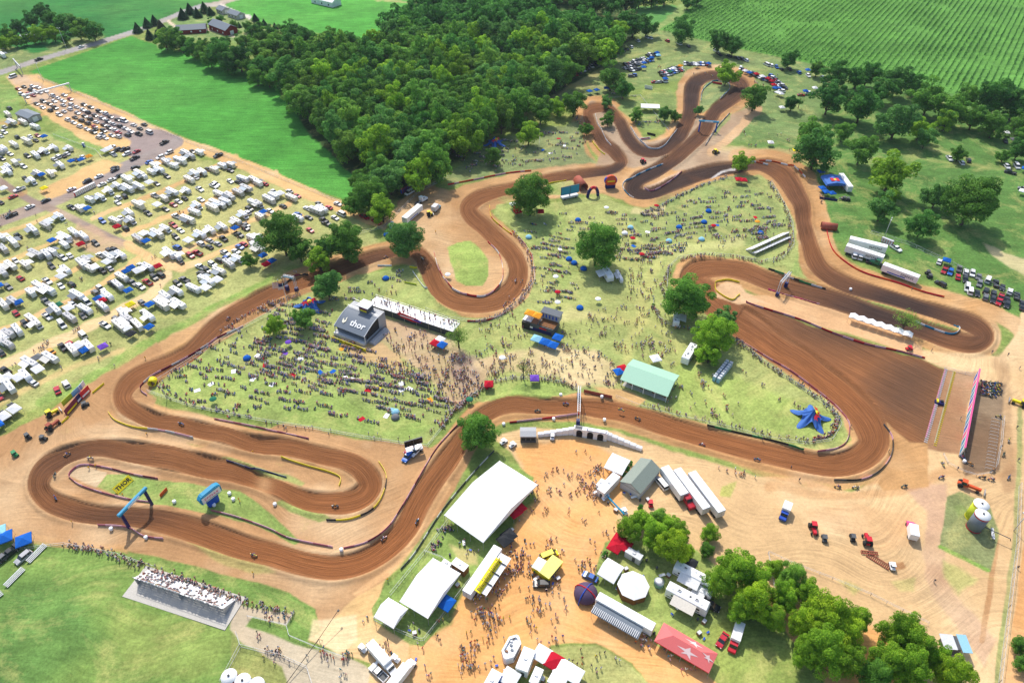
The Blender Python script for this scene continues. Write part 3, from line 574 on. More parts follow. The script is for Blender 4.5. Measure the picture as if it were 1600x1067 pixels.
def conifer(name, n, seed, H=14., Rr=3.4):
    r = np.random.RandomState(seed); t = r.uniform(0, 1, n) ** .7; a = r.uniform(0, 6.283, n); tier = (np.abs(np.mod(t * 9, 1) - .5) * 2) * .28 + .72
    rad = Rr * t * tier * r.uniform(.6, 1.05, n) * (1 + .15 * np.sin(a * 5 + seed)); z = H * (1 - t * .9)
    cen = np.stack([np.cos(a) * rad, np.sin(a) * rad, z - rad * .12], 1); nrm = np.stack([np.cos(a), np.sin(a), np.full(n, .9)], 1) + r.normal(size=(n, 3)) * .3
    tr = MB(); tr.tube((0, 0, -.3), (0, 0, H * .9), .28, 'bark', 6, .06)
    return [('trunk', tr.mesh('trunk')), ('crown', quads_mesh(name, cen, nrm, .8 * r.uniform(.6, 1.3, n), np.clip(.5 + r.normal(size=n) * .22, 0, 1), 'needle'))]
TREES = {}
for i, (k, s) in enumerate((('round', 11), ('oval', 12), ('round', 13), ('round', 14))):
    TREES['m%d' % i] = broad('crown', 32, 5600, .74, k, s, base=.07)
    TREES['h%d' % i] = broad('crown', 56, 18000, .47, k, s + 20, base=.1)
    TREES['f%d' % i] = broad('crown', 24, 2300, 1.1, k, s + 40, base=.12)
TREES['s0'] = broad('crown', 26, 1700, .42, 'round', 71, airy=True, base=.25); TREES['s1'] = broad('crown', 18, 700, .4, 'oval', 72, airy=True, base=.3)
TREES['c0'] = conifer('crown', 2600, 5); TREES['c1'] = conifer('crown', 2400, 6)
TCOL = {'n': (1.25, 1.05, .85), 'd': (.8, .86, .85), 'b': (2.3, 1.5, .7), 'y': (2.9, 1.65, .6), 'g': (1.2, 1.05, 1.3), 'o': (1.8, 1.25, 1.0), 'k': (.55, .68, .7), 'r': (1.6, .7, .9)}
TW = {'n': 'mid green', 'd': 'dark green', 'b': 'bright green', 'y': 'yellow-green', 'g': 'grey-green', 'o': 'olive green', 'k': 'blackish green', 'r': 'reddish'}
def tree(x, y, w, tint='n', kind='m', place='', asp=None, name=None, group=None, h=None, slim=1.0, cone=False):
    """x, y: middle of the crown in the photograph, w: its width there"""
    z = 8.0
    for _ in range(3):
        t = (CAMH - z) / (SP + (y - 533.5) / FPX * CP); rad = w * t / FPX / 2; H = h or (rad * 2.15 if not cone else rad * 4); H = min(H, 26); z = H * .58
    g = Pz(x, y, z); g = seat(Vector((g.x, g.y, 0)), -.1); r = random.random
    kk = ('c%d' % random.randint(0, 1)) if cone else (kind if kind in TREES else '%s%d' % (kind, random.randint(0, 3)))
    R0, H0 = (3.4, 14.) if cone else (6., 14.); tc = TCOL[tint]; v = .85 + .3 * r()
    what = '%s %s' % (TW[tint], 'conifer' if cone else 'sparse thin-leaved tree' if kind[0] == 's' else 'leafy broadleaf tree')
    e = spawn(name or ('conifer' if cone else 'broadleaf_tree'), 'tree', TREES[kk], g, r() * 6.28, what, place, x, group, tuple(q * v for q in tc), (rad / R0 * slim, rad / R0 * slim, H / H0)); return e
# ------------------------------------------------------------------ trees
def inpoly(x, y, p):
    r = False
    for i in range(len(p)):
        a = p[i]; b = p[i - 1]
        if (a[1] > y) != (b[1] > y) and x < (b[0] - a[0]) * (y - a[1]) / (b[1] - a[1]) + a[0]: r = not r
    return r
FOREST = [(432,100),(445,88),(500,72),(560,66),(600,60),(604,38),(650,10),(690,-30),(700,-60),(1000,-75),(900,-30),(868,0),(850,14),(862,30),(930,32),(985,36),(984,52),(962,72),(930,92),(890,112),(850,136),(830,152),(800,172),(765,188),(722,232),(690,248),
          (650,280),(612,292),(575,262),(540,232),(500,200),(452,162),(428,124)]
def forest():
    pts = []; sp = 13.0; r = random.Random(5)
    for i in range(-60, 90):
        for j in range(0, 120):
            X = (i + .5 * (j % 2)) * sp + r.uniform(-2.4, 2.4); Y = 240 + j * sp * .87 + r.uniform(-2.4, 2.4); H = r.uniform(15, 25)
            a = px((X, Y, H * .6))
            if inpoly(a[0], a[1], FOREST): pts.append((X, Y, H, a))
    pts.sort(key=lambda q: q[1]); far = []
    for k, (X, Y, H, a) in enumerate(pts):
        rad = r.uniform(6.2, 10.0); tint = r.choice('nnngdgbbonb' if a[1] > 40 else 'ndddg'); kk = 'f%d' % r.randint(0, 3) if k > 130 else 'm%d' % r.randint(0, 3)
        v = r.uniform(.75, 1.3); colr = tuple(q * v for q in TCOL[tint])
        if k < 205:
            edge = not all(inpoly(a[0] + dx, a[1] + dy, FOREST) for dx, dy in ((-26, 10), (26, 10), (0, 24), (-20, -6), (20, -6)))
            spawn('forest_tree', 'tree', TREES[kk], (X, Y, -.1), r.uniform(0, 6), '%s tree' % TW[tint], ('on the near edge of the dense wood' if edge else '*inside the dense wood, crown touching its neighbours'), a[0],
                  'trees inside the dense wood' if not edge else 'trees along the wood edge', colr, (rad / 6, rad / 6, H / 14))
        else: far.append((X, Y, H, rad, kk, r.uniform(0, 6), v))
    # the back of the wood, past the first two hundred crowns, reads as one mass
    src = {k: np.empty(len(TREES[k][1][1].vertices) * 3, np.float32) for k in ('f0', 'f1', 'f2', 'f3')}; lvs = {}
    for k in src:
        me = TREES[k][1][1]; me.vertices.foreach_get('co', src[k]); b = np.empty(len(me.vertices), np.float32); me.attributes['lv'].data.foreach_get('value', b); lvs[k] = b
    cs = []; lv = []
    for i, (X, Y, H, rad, kk, a, v) in enumerate(far):
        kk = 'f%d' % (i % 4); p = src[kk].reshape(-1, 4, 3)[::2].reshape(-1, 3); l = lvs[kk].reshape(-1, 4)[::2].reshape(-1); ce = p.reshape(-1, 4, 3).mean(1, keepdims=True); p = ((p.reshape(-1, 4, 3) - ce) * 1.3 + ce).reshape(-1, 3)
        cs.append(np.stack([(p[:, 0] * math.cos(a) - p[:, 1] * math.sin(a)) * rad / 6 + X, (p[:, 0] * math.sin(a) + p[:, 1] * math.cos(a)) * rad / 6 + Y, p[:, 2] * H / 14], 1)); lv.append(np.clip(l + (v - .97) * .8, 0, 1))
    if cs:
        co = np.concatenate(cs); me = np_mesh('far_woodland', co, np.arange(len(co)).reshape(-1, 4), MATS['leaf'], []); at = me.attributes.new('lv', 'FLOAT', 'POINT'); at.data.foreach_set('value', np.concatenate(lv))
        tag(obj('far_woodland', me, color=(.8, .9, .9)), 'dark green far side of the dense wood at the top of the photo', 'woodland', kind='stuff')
    print('forest', len(pts))
forest()
TL = """8,50,20,d|28,42,20,k|47,30,22,k|65,20,26,k|80,30,24,d|95,38,24,d|112,34,24,g|60,52,22,b|82,52,20,b|100,60,16,d|122,48,22,o|143,46,26,d|22,62,18,b|4,66,18,b|38,60,16,n|72,44,18,n|130,38,16,n|15,52,18,n|52,60,14,y@beside the far road, top left corner
256,60,26,o|268,62,26,n|300,74,24,d|312,78,24,n|326,86,28,n|346,80,38,d|356,96,30,d|372,86,38,k|388,100,28,n|402,78,30,n|412,104,34,d|425,72,34,n|440,88,30,n|460,46,26,d|452,62,30,d|478,54,28,d|470,74,24,b|492,70,24,n|515,56,26,n|532,66,24,o|548,62,24,d|566,72,24,n|582,66,22,b|418,122,24,n|400,118,24,n|508,76,22,n|415,90,28,o|392,64,16,n|270,52,22,d|284,62,20,n|320,70,20,d|336,66,18,n|352,66,16,d|378,62,20,n|396,50,20,d|410,56,22,n|424,50,20,d|436,62,24,n|444,44,18,d|386,40,14,n|330,34,12,d|344,30,12,d|365,38,12,n|404,42,16,k@in the row behind the farmyard
905,-2,34,d|930,0,34,d|955,2,36,d|980,-4,36,k|1000,-8,30,d|1020,-10,30,d|1040,-12,30,n|1075,2,18,d|1090,-4,18,d@on the top edge beyond the small field
990,36,34,d|1011,38,28,d|1068,45,34,d|1124,62,30,d|1147,68,28,d|1234,90,26,d@beside the vine rows
1278,106,22,n|1308,114,38,d|1358,112,38,d|1402,124,42,d|1298,150,46,k|1350,158,54,d|1455,150,50,n|1340,120,30,d|1380,140,36,d|1430,130,30,d|1490,172,42,n|1560,148,54,d|1590,160,44,d|1525,178,40,n|1556,194,36,n|1600,190,36,n|1480,186,30,b|1515,150,36,n@in the belt below the vine rows
1405,184,56,g@standing in front of the tree belt
1270,204,42,n|1319,204,28,n|1278,232,56,d|1348,232,42,n|1440,200,32,b|1449,214,30,g|1395,266,60,b|1500,238,24,n|1570,242,20,n|1594,232,30,d|1467,302,40,g|1520,312,70,n|1380,322,42,g|1392,306,26,b|1443,348,44,d|1600,208,24,n@on the green meadow at right
1160,252,30,b@standing by the upper hairpin
1180,150,38,n|1137,112,32,b@beside the top loop of the circuit
955,118,36,n|975,136,30,d|948,160,18,g|950,186,20,n|995,178,20,n|1040,176,22,g|1056,180,18,n|1092,172,14,g@around the small grass island with marquee
897,160,36,n|872,166,26,b|845,170,38,n|826,206,34,b|917,200,20,n|812,190,22,n|770,242,26,n|800,176,26,n@on the slope below the wood
828,304,58,n@shading the grass below the culvert
933,380,64,n@alone in the middle of the seated crowd
1075,460,64,n@over the spectators left of the start straight
1118,520,56,b|1132,500,40,g|1110,548,38,b@above the white food trailer
632,374,52,g@spreading over the track near the paved bend
550,318,32,n|572,300,48,n|596,324,40,b|563,275,34,n|598,292,28,n@in the clump by the blue trailer
440,366,60,n|466,388,38,n|505,386,40,g|538,376,54,n|498,405,36,b|510,440,44,g@between the camp and the circuit
427,506,30,b|473,496,34,n@in the crowd left of the arched stage
742,674,54,n@growing beside the track bend in the centre
388,405,22,n@among the parked campers""".split('\n')
for row in TL:
    d, pl = row.split('@')
    for t in d.split('|'):
        x, y, w, tn = t.split(','); x, y, w = float(x), float(y), float(w); w *= 1.06 if x > 1225 else 1.12 if y < 120 else 1.06
        tree(x, y, w, tn, 'h' if (w > 50 and y > 280) else 'm', pl, group='trees ' + pl if '|' in d else None)
tree(1238, 160, 24, 'k', 'm', 'near the parking right of the top loop'); tree(1250, 158, 20, 'o', 's1', 'near the parking right of the top loop')
for x, y, w, tn in ((213,42,18,'d'),(228,34,18,'d'),(240,30,18,'d'),(250,38,18,'r'),(232,52,18,'k'),(245,54,18,'g'),(285,66,18,'d'),(290,74,16,'d'),(258,46,16,'n'),(284,20,20,'k'),(295,12,20,'k'),(307,18,18,'k'),(318,10,20,'d'),(328,16,16,'d'),
        (373,38,10,'g'),(398,26,14,'k'),(412,34,12,'d'),(429,40,12,'r')):
    tree(x, y, w, tn, 'c', 'around the red roadside house' if x < 440 else 'near the top parking', cone=True, group='conifers by the red house' if x < 440 else None, h=w * .42, slim=1.0)
HT = """985,822,40,b|1004,812,32,b|1024,832,42,b|1050,850,52,y|1044,816,34,b|1062,828,34,b|1030,806,28,o|1070,862,30,y@between the midway and the machinery yard
1110,832,30,b|1106,858,24,n@standing alone right of the tree clump
1150,886,62,b|1126,906,48,b|1182,900,48,b|1180,936,56,y|1158,950,40,b|1212,886,30,b|1236,900,46,o|1226,930,46,b|1208,962,40,b|1262,924,42,b@beside the white motorhomes
1292,960,70,y|1262,972,52,y|1318,992,60,y|1290,1016,66,b|1340,968,40,b|1262,1018,46,b|1328,1030,50,b@in the big clump at the bottom right
1412,990,64,b|1436,1012,58,b|1386,1028,56,b|1424,1044,60,b|1366,1052,50,n|1466,1030,44,b|1492,1052,56,y@left of the small dark shed
1596,1008,30,n|1602,1036,30,n@at the right edge outside the wire fence""".split('\n')
for row in HT:
    d, pl = row.split('@')
    for t in d.split('|'):
        x, y, w, tn = t.split(','); tree(float(x), float(y), float(w) * .92, tn, 'h', pl, group='trees ' + pl, h=float(w) * .24 if float(w) > 34 else None)
tree(716, 524, 40, 'o', 's0', 'at the end of the white grandstand', h=11); tree(818, 572, 26, 'o', 's1', 'in the crowd near the purple canopy', h=11)
tree(1417, 500, 40, 'o', 's0', 'beside the long white shelter', h=10); tree(955,176,14,'g','s0','beside the upper loop')
# one bare grey tree
dt = MB(); r_ = random.Random(3)
def limb(p, d, l, r, k):
    q = p + d * l; dt.tube(p, q, r, 'deadwood', 5, r * .6)
    if k:
        for _ in range(3): limb(q, (d + Vector((r_.uniform(-.7, .7), r_.uniform(-.7, .7), r_.uniform(0, .5)))).normalized(), l * .72, r * .55, k - 1)
limb(Vector((0, 0, 0)), Vector((.05, 0, 1)), 3.4, .3, 4)
o = obj('bare_tree', dt.mesh('bare_tree'), loc=on(851, 152)); tag(o, 'leafless pale grey tree at the right edge of the dense wood', 'tree')
# shrubs round the pavilions
bush = quads_mesh('shrub', *(lambda q: (q[0] * np.array([1.2, 1.2, .9]) + np.array([0, 0, .9]), q[1], np.full(len(q[0]), .3), q[2]))(crown_pts(10, 900, 'round', 99)), 'leaf')
for x, y in ((984, 726), (980, 735), (975, 744), (325, 52), (1000, 795), (945, 868), (1020, 480), (1185, 905), (655, 290)):
    o = obj('shrub', bush, loc=on(x, y), color=(1, 1.1, 1)); tag(o, 'low rounded green shrub', 'shrub', 'small shrubs'); reg(o, 'low rounded green shrub', 'beside a building or a tree clump', x)

# ------------------------------------------------------------------ vine rows on the far hill field
def vines():
    d = Vector((.93, 1.331, 0)).normalized(); n = Vector((d.y, -d.x, 0)); r = np.random.RandomState(8); poly = [(1033,48),(1062,30),(1150,-60),(1900,-170),(2100,330),(1600,172),(1500,150),(1400,128),(1290,104),(1150,76)]
    C_, N_, S_, Lv = [], [], [], []; sp = 3.9
    for i in range(-40, 150):
        o = Vector((70, 520, 0)) + n * (i * sp); run = np.arange(-330, 700, 1.0)
        X = o.x + d.x * run; Y = o.y + d.y * run; dep = Y * CP + CAMH * SP; U = 800 + FPX * X / dep; V = 533.5 - FPX * (Y * SP - CAMH * CP) / dep
        ok = np.array([inpoly(u, v, poly) if (-80 < v < 200 and 1020 < u < 1750) else False for u, v in zip(U, V)]); ok &= (r.rand(len(ok)) > .06) & (vnoise(X, Y, 22, 9) + .25 * r.rand(len(ok)) > .24)
        X, Y = X[ok], Y[ok]
        if len(X) < 4: continue
        vig = .75 + .5 * vnoise(X, Y, 30, 3)
        for k in range(4):
            m = len(X); C_.append(np.stack([X + r.uniform(-.5, .5, m) * vig, Y + r.uniform(-.5, .5, m) * vig, r.uniform(.4, 1.6, m) * vig], 1)); N_.append(r.normal(size=(m, 3)) + np.array([0, 0, .8])); S_.append(r.uniform(.7, 1.2, m) * vig); Lv.append(np.clip(.45 + r.normal(size=m) * .18, 0, 1))
    me = quads_mesh('vine_rows', np.concatenate(C_), np.concatenate(N_), np.concatenate(S_), np.concatenate(Lv), 'leaf'); print('vine', len(me.polygons))
    tag(obj('vine_rows', me, color=(.62, .66, .8)), 'long parallel rows of green vines covering the far field at top right', 'vines', kind='stuff')
vines()
# ------------------------------------------------------------------ vehicle kits (x = forward)
def wheels(xs, w, r, tw=.24):
    out = []
    for x in xs:
        for s in (-1, 1):
            m = MB(); m.tube((x, s * (w / 2 - tw), r), (x, s * (w / 2 + .01), r), r, 'tyre', 10); rm = MB(); rm.tube((x, s * (w / 2), r), (x, s * (w / 2 + .03), r), r * .55, 'chrome', 8); out.append(('wheel', m.mesh('wheel'), ('rim', rm.mesh('rim'))))
    return out
def lamps(xf, xr, w, z=.7):
    out = []
    for s in (-1, 1):
        m = MB(); m.box(xf, s * (w / 2 - .28), z, .1, .36, .16, 'white'); out.append(('headlight', m.mesh('headlight')))
    for s in (-1, 1):
        m = MB(); m.box(xr, s * (w / 2 - .2), z + .1, .1, .26, .2, 'red'); out.append(('tail_light', m.mesh('tail_light')))
    return out
def car_kit(Lg, w, hb, ht, c0, c1, c2, c3, bed=False, wh=True):
    """cabin runs from c0 (foot of rear window) over c1, c2 (roof) to c3 (foot of windscreen)"""
    b = MB(); h = Lg / 2
    prof = [(-h, .35), (-h, hb * .93), (-h + .15, hb), (c0, hb), (c3, hb), (h - .5, hb * .9), (h, hb * .72), (h, .35)]
    if bed:
        prof = [(-h, .4), (-h, .75), (c0, .75), (c0, hb), (c3, hb), (h - .5, hb * .93), (h, hb * .75), (h, .4)]
    b.prism(prof, -w / 2, w / 2, 'paint')
    if bed:
        for s in (-1, 1): b.box((c0 - h) / 2, s * (w / 2 - .06), .75, c0 + h, .12, hb - .75, 'paint')
        b.box(-h + .05, 0, .75, .1, w - .24, hb - .76, 'paint'); b.box((c0 - h) / 2, 0, .752, c0 + h - .1, w - .26, .03, 'dkgrey')
    b.box((c1 + c2) / 2, 0, ht - .07, c2 - c1, w * .82, .08, 'paint', top=(.94, .94))
    body = b.mesh('body', .06); g = MB()
    v = [(c0, -w * .47, hb), (c3, -w * .47, hb), (c3, w * .47, hb), (c0, w * .47, hb), (c1, -w * .41, ht - .06), (c2, -w * .41, ht - .06), (c2, w * .41, ht - .06), (c1, w * .41, ht - .06)]
    g.add(v, [(4, 5, 6, 7), (0, 1, 5, 4), (1, 2, 6, 5), (2, 3, 7, 6), (3, 0, 4, 7)], 'glass')
    for x in (c1 + (c2 - c1) * .45,):
        for s in (-1, 1): g.add([(x - .06, s * w * .475, hb), (x + .06, s * w * .475, hb), (x + .06, s * w * .415, ht - .05), (x - .06, s * w * .415, ht - .05)], [(0, 1, 2, 3)], 'paint')
    kit = [('body', body), ('windows', g.mesh('windows'))]
    if wh: kit += wheels((-Lg * .3, Lg * .31), w, .34) + lamps(h - .02, -h + .02, w, hb * .62)
    return kit
CARK = {'c': ('parked_car', 'car', 'saloon car', (4.6, 1.85, .95, 1.45, -1.75, -1.1, .35, 1.15)), 'u': ('parked_suv', 'car', 'boxy SUV', (4.8, 1.95, 1.05, 1.75, -2.2, -1.95, .5, 1.2)),
        'p': ('pickup_truck', 'pickup', 'pickup truck', (5.7, 2.0, 1.1, 1.85, -.65, -.45, .85, 1.5)), 'v': ('passenger_van', 'van', 'passenger van', (5.4, 2.0, 1.15, 2.15, -2.6, -2.5, 1.2, 2.0))}
KIT = {}; KFAR = {}
for k, (nm, cat, ds, a) in CARK.items(): KIT[k] = car_kit(*a, bed=k == 'p'); KFAR[k] = car_kit(*a, bed=k == 'p', wh=False)
def camper(Lg, w, h, variant, rs_):
    r = random.Random(rs_); b = MB()
    if variant == 'fifth': b.prism([(-Lg / 2, .55), (-Lg / 2, h), (Lg / 2 - .2, h), (Lg / 2, h - .9), (Lg / 2, 1.5), (Lg / 2 - 2.2, 1.4), (Lg / 2 - 2.5, .55)], -w / 2, w / 2, 'paint')
    elif variant == 'motor': b.prism([(-Lg / 2, .45), (-Lg / 2, h), (Lg / 2 - .3, h), (Lg / 2, h - .8), (Lg / 2, .5)], -w / 2, w / 2, 'paint')
    elif variant == 'classc': b.prism([(-Lg / 2, .5), (-Lg / 2, h), (Lg / 2 - 1.0, h), (Lg / 2 - .6, h - .5), (Lg / 2 - 1.0, 1.9), (Lg / 2 - .6, 1.2), (Lg / 2, 1.0), (Lg / 2, .5)], -w / 2, w / 2, 'paint')
    else: b.prism([(-Lg / 2, .6), (-Lg / 2, h - .3), (-Lg / 2 + .3, h), (Lg / 2 - .7, h), (Lg / 2, h - .8), (Lg / 2 - .1, .6)], -w / 2, w / 2, 'paint')
    kit = [['body', b.mesh('body', .09)]]
    g = MB()
    for s in (-1, 1):
        for x in (-.3, 0.02, .28): g.box(x * Lg, s * (w / 2 + .005), h * .52, Lg * .11, .03, .6, 'glass')
    if variant in ('motor',): g.add([(Lg / 2 + .01, -w * .44, 1.3), (Lg / 2 + .01, w * .44, 1.3), (Lg / 2 - .05, w * .44, h - .85), (Lg / 2 - .05, -w * .44, h - .85)], [(0, 1, 2, 3)], 'glass')
    if variant == 'classc': g.add([(Lg / 2 - .55, -w * .4, 1.22), (Lg / 2 - .55, w * .4, 1.22), (Lg / 2 - .98, w * .4, 1.86), (Lg / 2 - .98, -w * .4, 1.86)], [(0, 1, 2, 3)], 'glass')
    kit.append(['windows', g.mesh('windows')]); m = MB()
    for s in (-1, 1): m.box(-.05 * Lg, s * (w / 2 + .004), 1.0, Lg * .8, .02, .28, r.choice(['ltgrey', 'dkgrey', 'wood', 'blue', 'grey']))
    kit.append(['stripe', m.mesh('stripe')])
    for x in ((-.22, .2) if Lg > 7 else (0,)):
        m = MB(); m.box(x * Lg, 0, h - .01, .95, .7, .3, 'ltgrey', top=(.8, .8)); g2 = MB(); g2.box(x * Lg, 0, h + .28, .5, .35, .03, 'dkgrey'); kit.append(['air_conditioner', m.mesh('air_conditioner'), ('grille', g2.mesh('grille'))])
    for x in (-.36, .05, .34): m = MB(); m.box(x * Lg, r.uniform(-.5, .5), h - .01, .45, .45, .12, r.choice(['dkgrey', 'ltgrey', 'white'])); kit.append(['roof_vent', m.mesh('roof_vent')])
    if r.random() < .75:
        m = MB(); l = Lg * .55; y0 = -w / 2; m.add([(-l / 2 - .2, y0, h - .25), (l / 2 - .2, y0, h - .25), (l / 2 - .2, y0 - 2.5, h - .85), (-l / 2 - .2, y0 - 2.5, h - .85), (-l / 2 - .2, y0, h - .3), (l / 2 - .2, y0, h - .3), (l / 2 - .2, y0 - 2.5, h - .9), (-l / 2 - .2, y0 - 2.5, h - .9)],
              [(0, 3, 2, 1), (4, 5, 6, 7), (2, 3, 7, 6), (0, 1, 5, 4), (1, 2, 6, 5), (3, 0, 4, 7)], 'cloth')
        for x in (-l / 2, l / 2 - .4): m.tube((x, y0 - 2.4, h - .9), (x, y0 - 2.2, 0), .035, 'steel', 5)
        kit.append(['awning', m.mesh('awning')])
    m = MB()
    for x in ((-.12, -.02) if variant in ('trailer', 'fifth') else (-.25, .36)):
        for s in (-1, 1): m.tube((x * Lg, s * (w / 2 - .25), .36), (x * Lg, s * (w / 2 + .02), .36), .36, 'tyre', 10)
    if variant in ('trailer',): m.box(Lg / 2 + .5, 0, .45, 1.2, .12, .12, 'dkgrey')
    kit.append(['wheels', m.mesh('wheels')]); return kit
for i, a in enumerate(((8.2, 2.5, 3.1, 'trailer', 1), (7.0, 2.45, 3.0, 'trailer', 2), (9.6, 2.5, 3.6, 'fifth', 3), (10.2, 2.55, 3.5, 'motor', 4), (7.4, 2.4, 3.2, 'classc', 5), (9.0, 2.5, 3.2, 'trailer', 8))): KIT['T%d' % i] = camper(*a)
CNAME = ['travel_trailer', 'travel_trailer', 'fifth_wheel_trailer', 'motorhome', 'motorhome', 'travel_trailer']
def canopy_kit(sx=3.0, sy=3.0, h=2.3, peak=1.0, m='cloth'):
    c_ = MB(); X, Y = sx / 2 + .1, sy / 2 + .1; c_.add([(-X, -Y, h), (X, -Y, h), (X, Y, h), (-X, Y, h), (0, 0, h + peak), (-X, -Y, h - .3), (X, -Y, h - .3), (X, Y, h - .3), (-X, Y, h - .3)],
        [(0, 1, 4), (1, 2, 4), (2, 3, 4), (3, 0, 4), (5, 6, 1, 0), (6, 7, 2, 1), (7, 8, 3, 2), (8, 5, 0, 3)], m); k = [('canopy', c_.mesh('canopy'))]
    for a in (-1, 1):
        for b in (-1, 1): l = MB(); l.tube((a * sx / 2, b * sy / 2, 0), (a * sx / 2, b * sy / 2, h), .05, 'steel', 5); k.append(('leg', l.mesh('leg')))
    return k
KIT['t'] = canopy_kit(); KIT['W'] = canopy_kit(4.2, 3.2)
def semi_trailer(Lg=16, w=2.6, h=4.0, stripe=None):
    b = MB(); b.box(0, 0, 1.1, Lg, w, h - 1.1, 'white'); b.box(0, 0, .9, Lg * .96, .8, .22, 'dkgrey'); k = [['box_body', b.mesh('box_body', .06)]]
    for x in (-Lg * .42, -Lg * .34): 
        for s in (-1, 1): m = MB(); m.tube((x, s * (w / 2 - .5), .5), (x, s * w / 2, .5), .5, 'tyre', 12); k.append(['wheel', m.mesh('wheel')])
    m = MB(); [m.tube((Lg * .28, s * .8, 0), (Lg * .28, s * .8, 1.1), .08, 'steel', 6) for s in (-1, 1)]; k.append(['landing_leg', m.mesh('landing_leg')])
    m = MB(); m.box(-Lg / 2 - .01, 0, 1.3, .05, w * .92, h - 1.5, 'ltgrey'); m.box(-Lg / 2 - .04, 0, 1.3, .02, .05, h - 1.5, 'dkgrey'); k.append(['rear_door', m.mesh('rear_door')])
    if stripe: m = MB(); [m.box(-1, s * (w / 2 + .01), 1.5, Lg * .5, .03, .5, stripe) for s in (-1, 1)]; k.append(['stripe', m.mesh('stripe')])
    return k
def tractor(sleeper=True):
    b = MB(); b.prism([(-1.2, .8), (-1.2, 3.2), (.6, 3.1), (1.1, 1.95), (2.9, 1.75), (3.05, .7)], -1.15, 1.15, 'paint'); b.box(-2.6, 0, .8, 3.2, 1.0, .25, 'dkgrey'); g = MB(); g.add([(.64, -1.0, 3.0), (.64, 1.0, 3.0), (1.12, 1.0, 2.0), (1.12, -1.0, 2.0)], [(0, 1, 2, 3)], 'glass')
    for s in (-1, 1): g.box(.2, s * 1.16, 2.1, .8, .02, .7, 'glass')
    k = [['cab', b.mesh('cab', .1)], ['windscreen', g.mesh('windscreen')]]
    for x in (2.1, -2.4, -3.6):
        for s in (-1, 1): m = MB(); m.tube((x, s * .75, .5), (x, s * 1.2, .5), .5, 'tyre', 12); k.append(['wheel', m.mesh('wheel')])
    for s in (-1, 1): m = MB(); m.tube((-1.35, s * .95, .9), (-1.35, s * .95, 3.6), .09, 'chrome', 8); k.append(['exhaust_stack', m.mesh('exhaust_stack')])
    return k
KIT['S'] = semi_trailer(); KIT['K'] = tractor()
CC = {'w': ((.82, .82, .82), 'white'), 'k': ((.03, .032, .036), 'black'), 'g': ((.16, .165, .17), 'grey'), 'r': (c(190, 30, 50), 'red'), 'b': (c(30, 100, 190), 'blue'), 's': ((.5, .5, .51), 'silver'), 'y': (c(245, 225, 40), 'yellow'), 'n': (c(40, 50, 80), 'navy blue'),
      'o': (c(245, 165, 50), 'orange'), 'e': (c(50, 120, 90), 'green'), 'c': (c(150, 205, 225), 'pale blue'), 'd': (c(80, 100, 110), 'dark teal-grey'), 'p': (c(120, 80, 190), 'purple')}
NPX = 0
def veh(code, X, Y, ang, place, group):
    """code: kind letter + colour letter"""
    kd, cl = code[0], code[1] if len(code) > 1 else 'w'; colr, cn = CC[cl]; p = P(X, Y); p = seat(p); r = random.random
    v = .8 + .3 * r(); colr = tuple(min(q * v, .85) for q in colr)
    if kd in 'cupv':
        nm, cat, ds, _ = CARK[kd]; kit = KIT[kd] if Y > 225 else KFAR[kd]
        return spawn(nm, cat, kit, p, ang + (math.pi if r() < .5 else 0), cn + ' ' + ds, place, X, group, colr)
    if kd == 'T':
        i = random.choice((0, 1, 2, 3, 4, 5, 0, 5)); aw = random.choice(((.8, .8, .8), (.8, .8, .8), (.5, .55, .58), (.2, .22, .24), (.62, .6, .55), (.35, .38, .4)))
        bc = random.choice(((.82,) * 3, (.8, .8, .79), (.82,) * 3, (.78, .74, .66), (.6, .6, .6), (.82,) * 3, (.7, .66, .58), (.45, .44, .43))); colr = bc; k = spawn(CNAME[i], 'camper', KIT['T%d' % i], p, ang + (math.pi if r() < .4 else 0), '%s %s %s' % (('short', 'long')[i in (2, 3, 5)], 'grey' if bc[0] < .65 else 'beige' if bc[2] < .7 else 'white', CNAME[i].replace('_', ' ')), place, X, group, colr, .84, color2=aw); return k
    nm = 'canopy_tent'
    return spawn(nm, 'canopy', KIT['W' if kd == 'W' else 't'], p, ang, cn + ' pop-up canopy', place, X, group, colr, color2=colr)
def vlist(s, ox, oy, ang, place, group, jit=.12, k=4.0):
    for it in s.split():
        code, x, y = it.split(','); veh(code, ox + float(x) / k, oy + float(y) / k, ang + random.uniform(-jit, jit), place, group)
A = hdg(180, 60 + 267, 235, 358); A2 = hdg(60, 180, 235, 205)
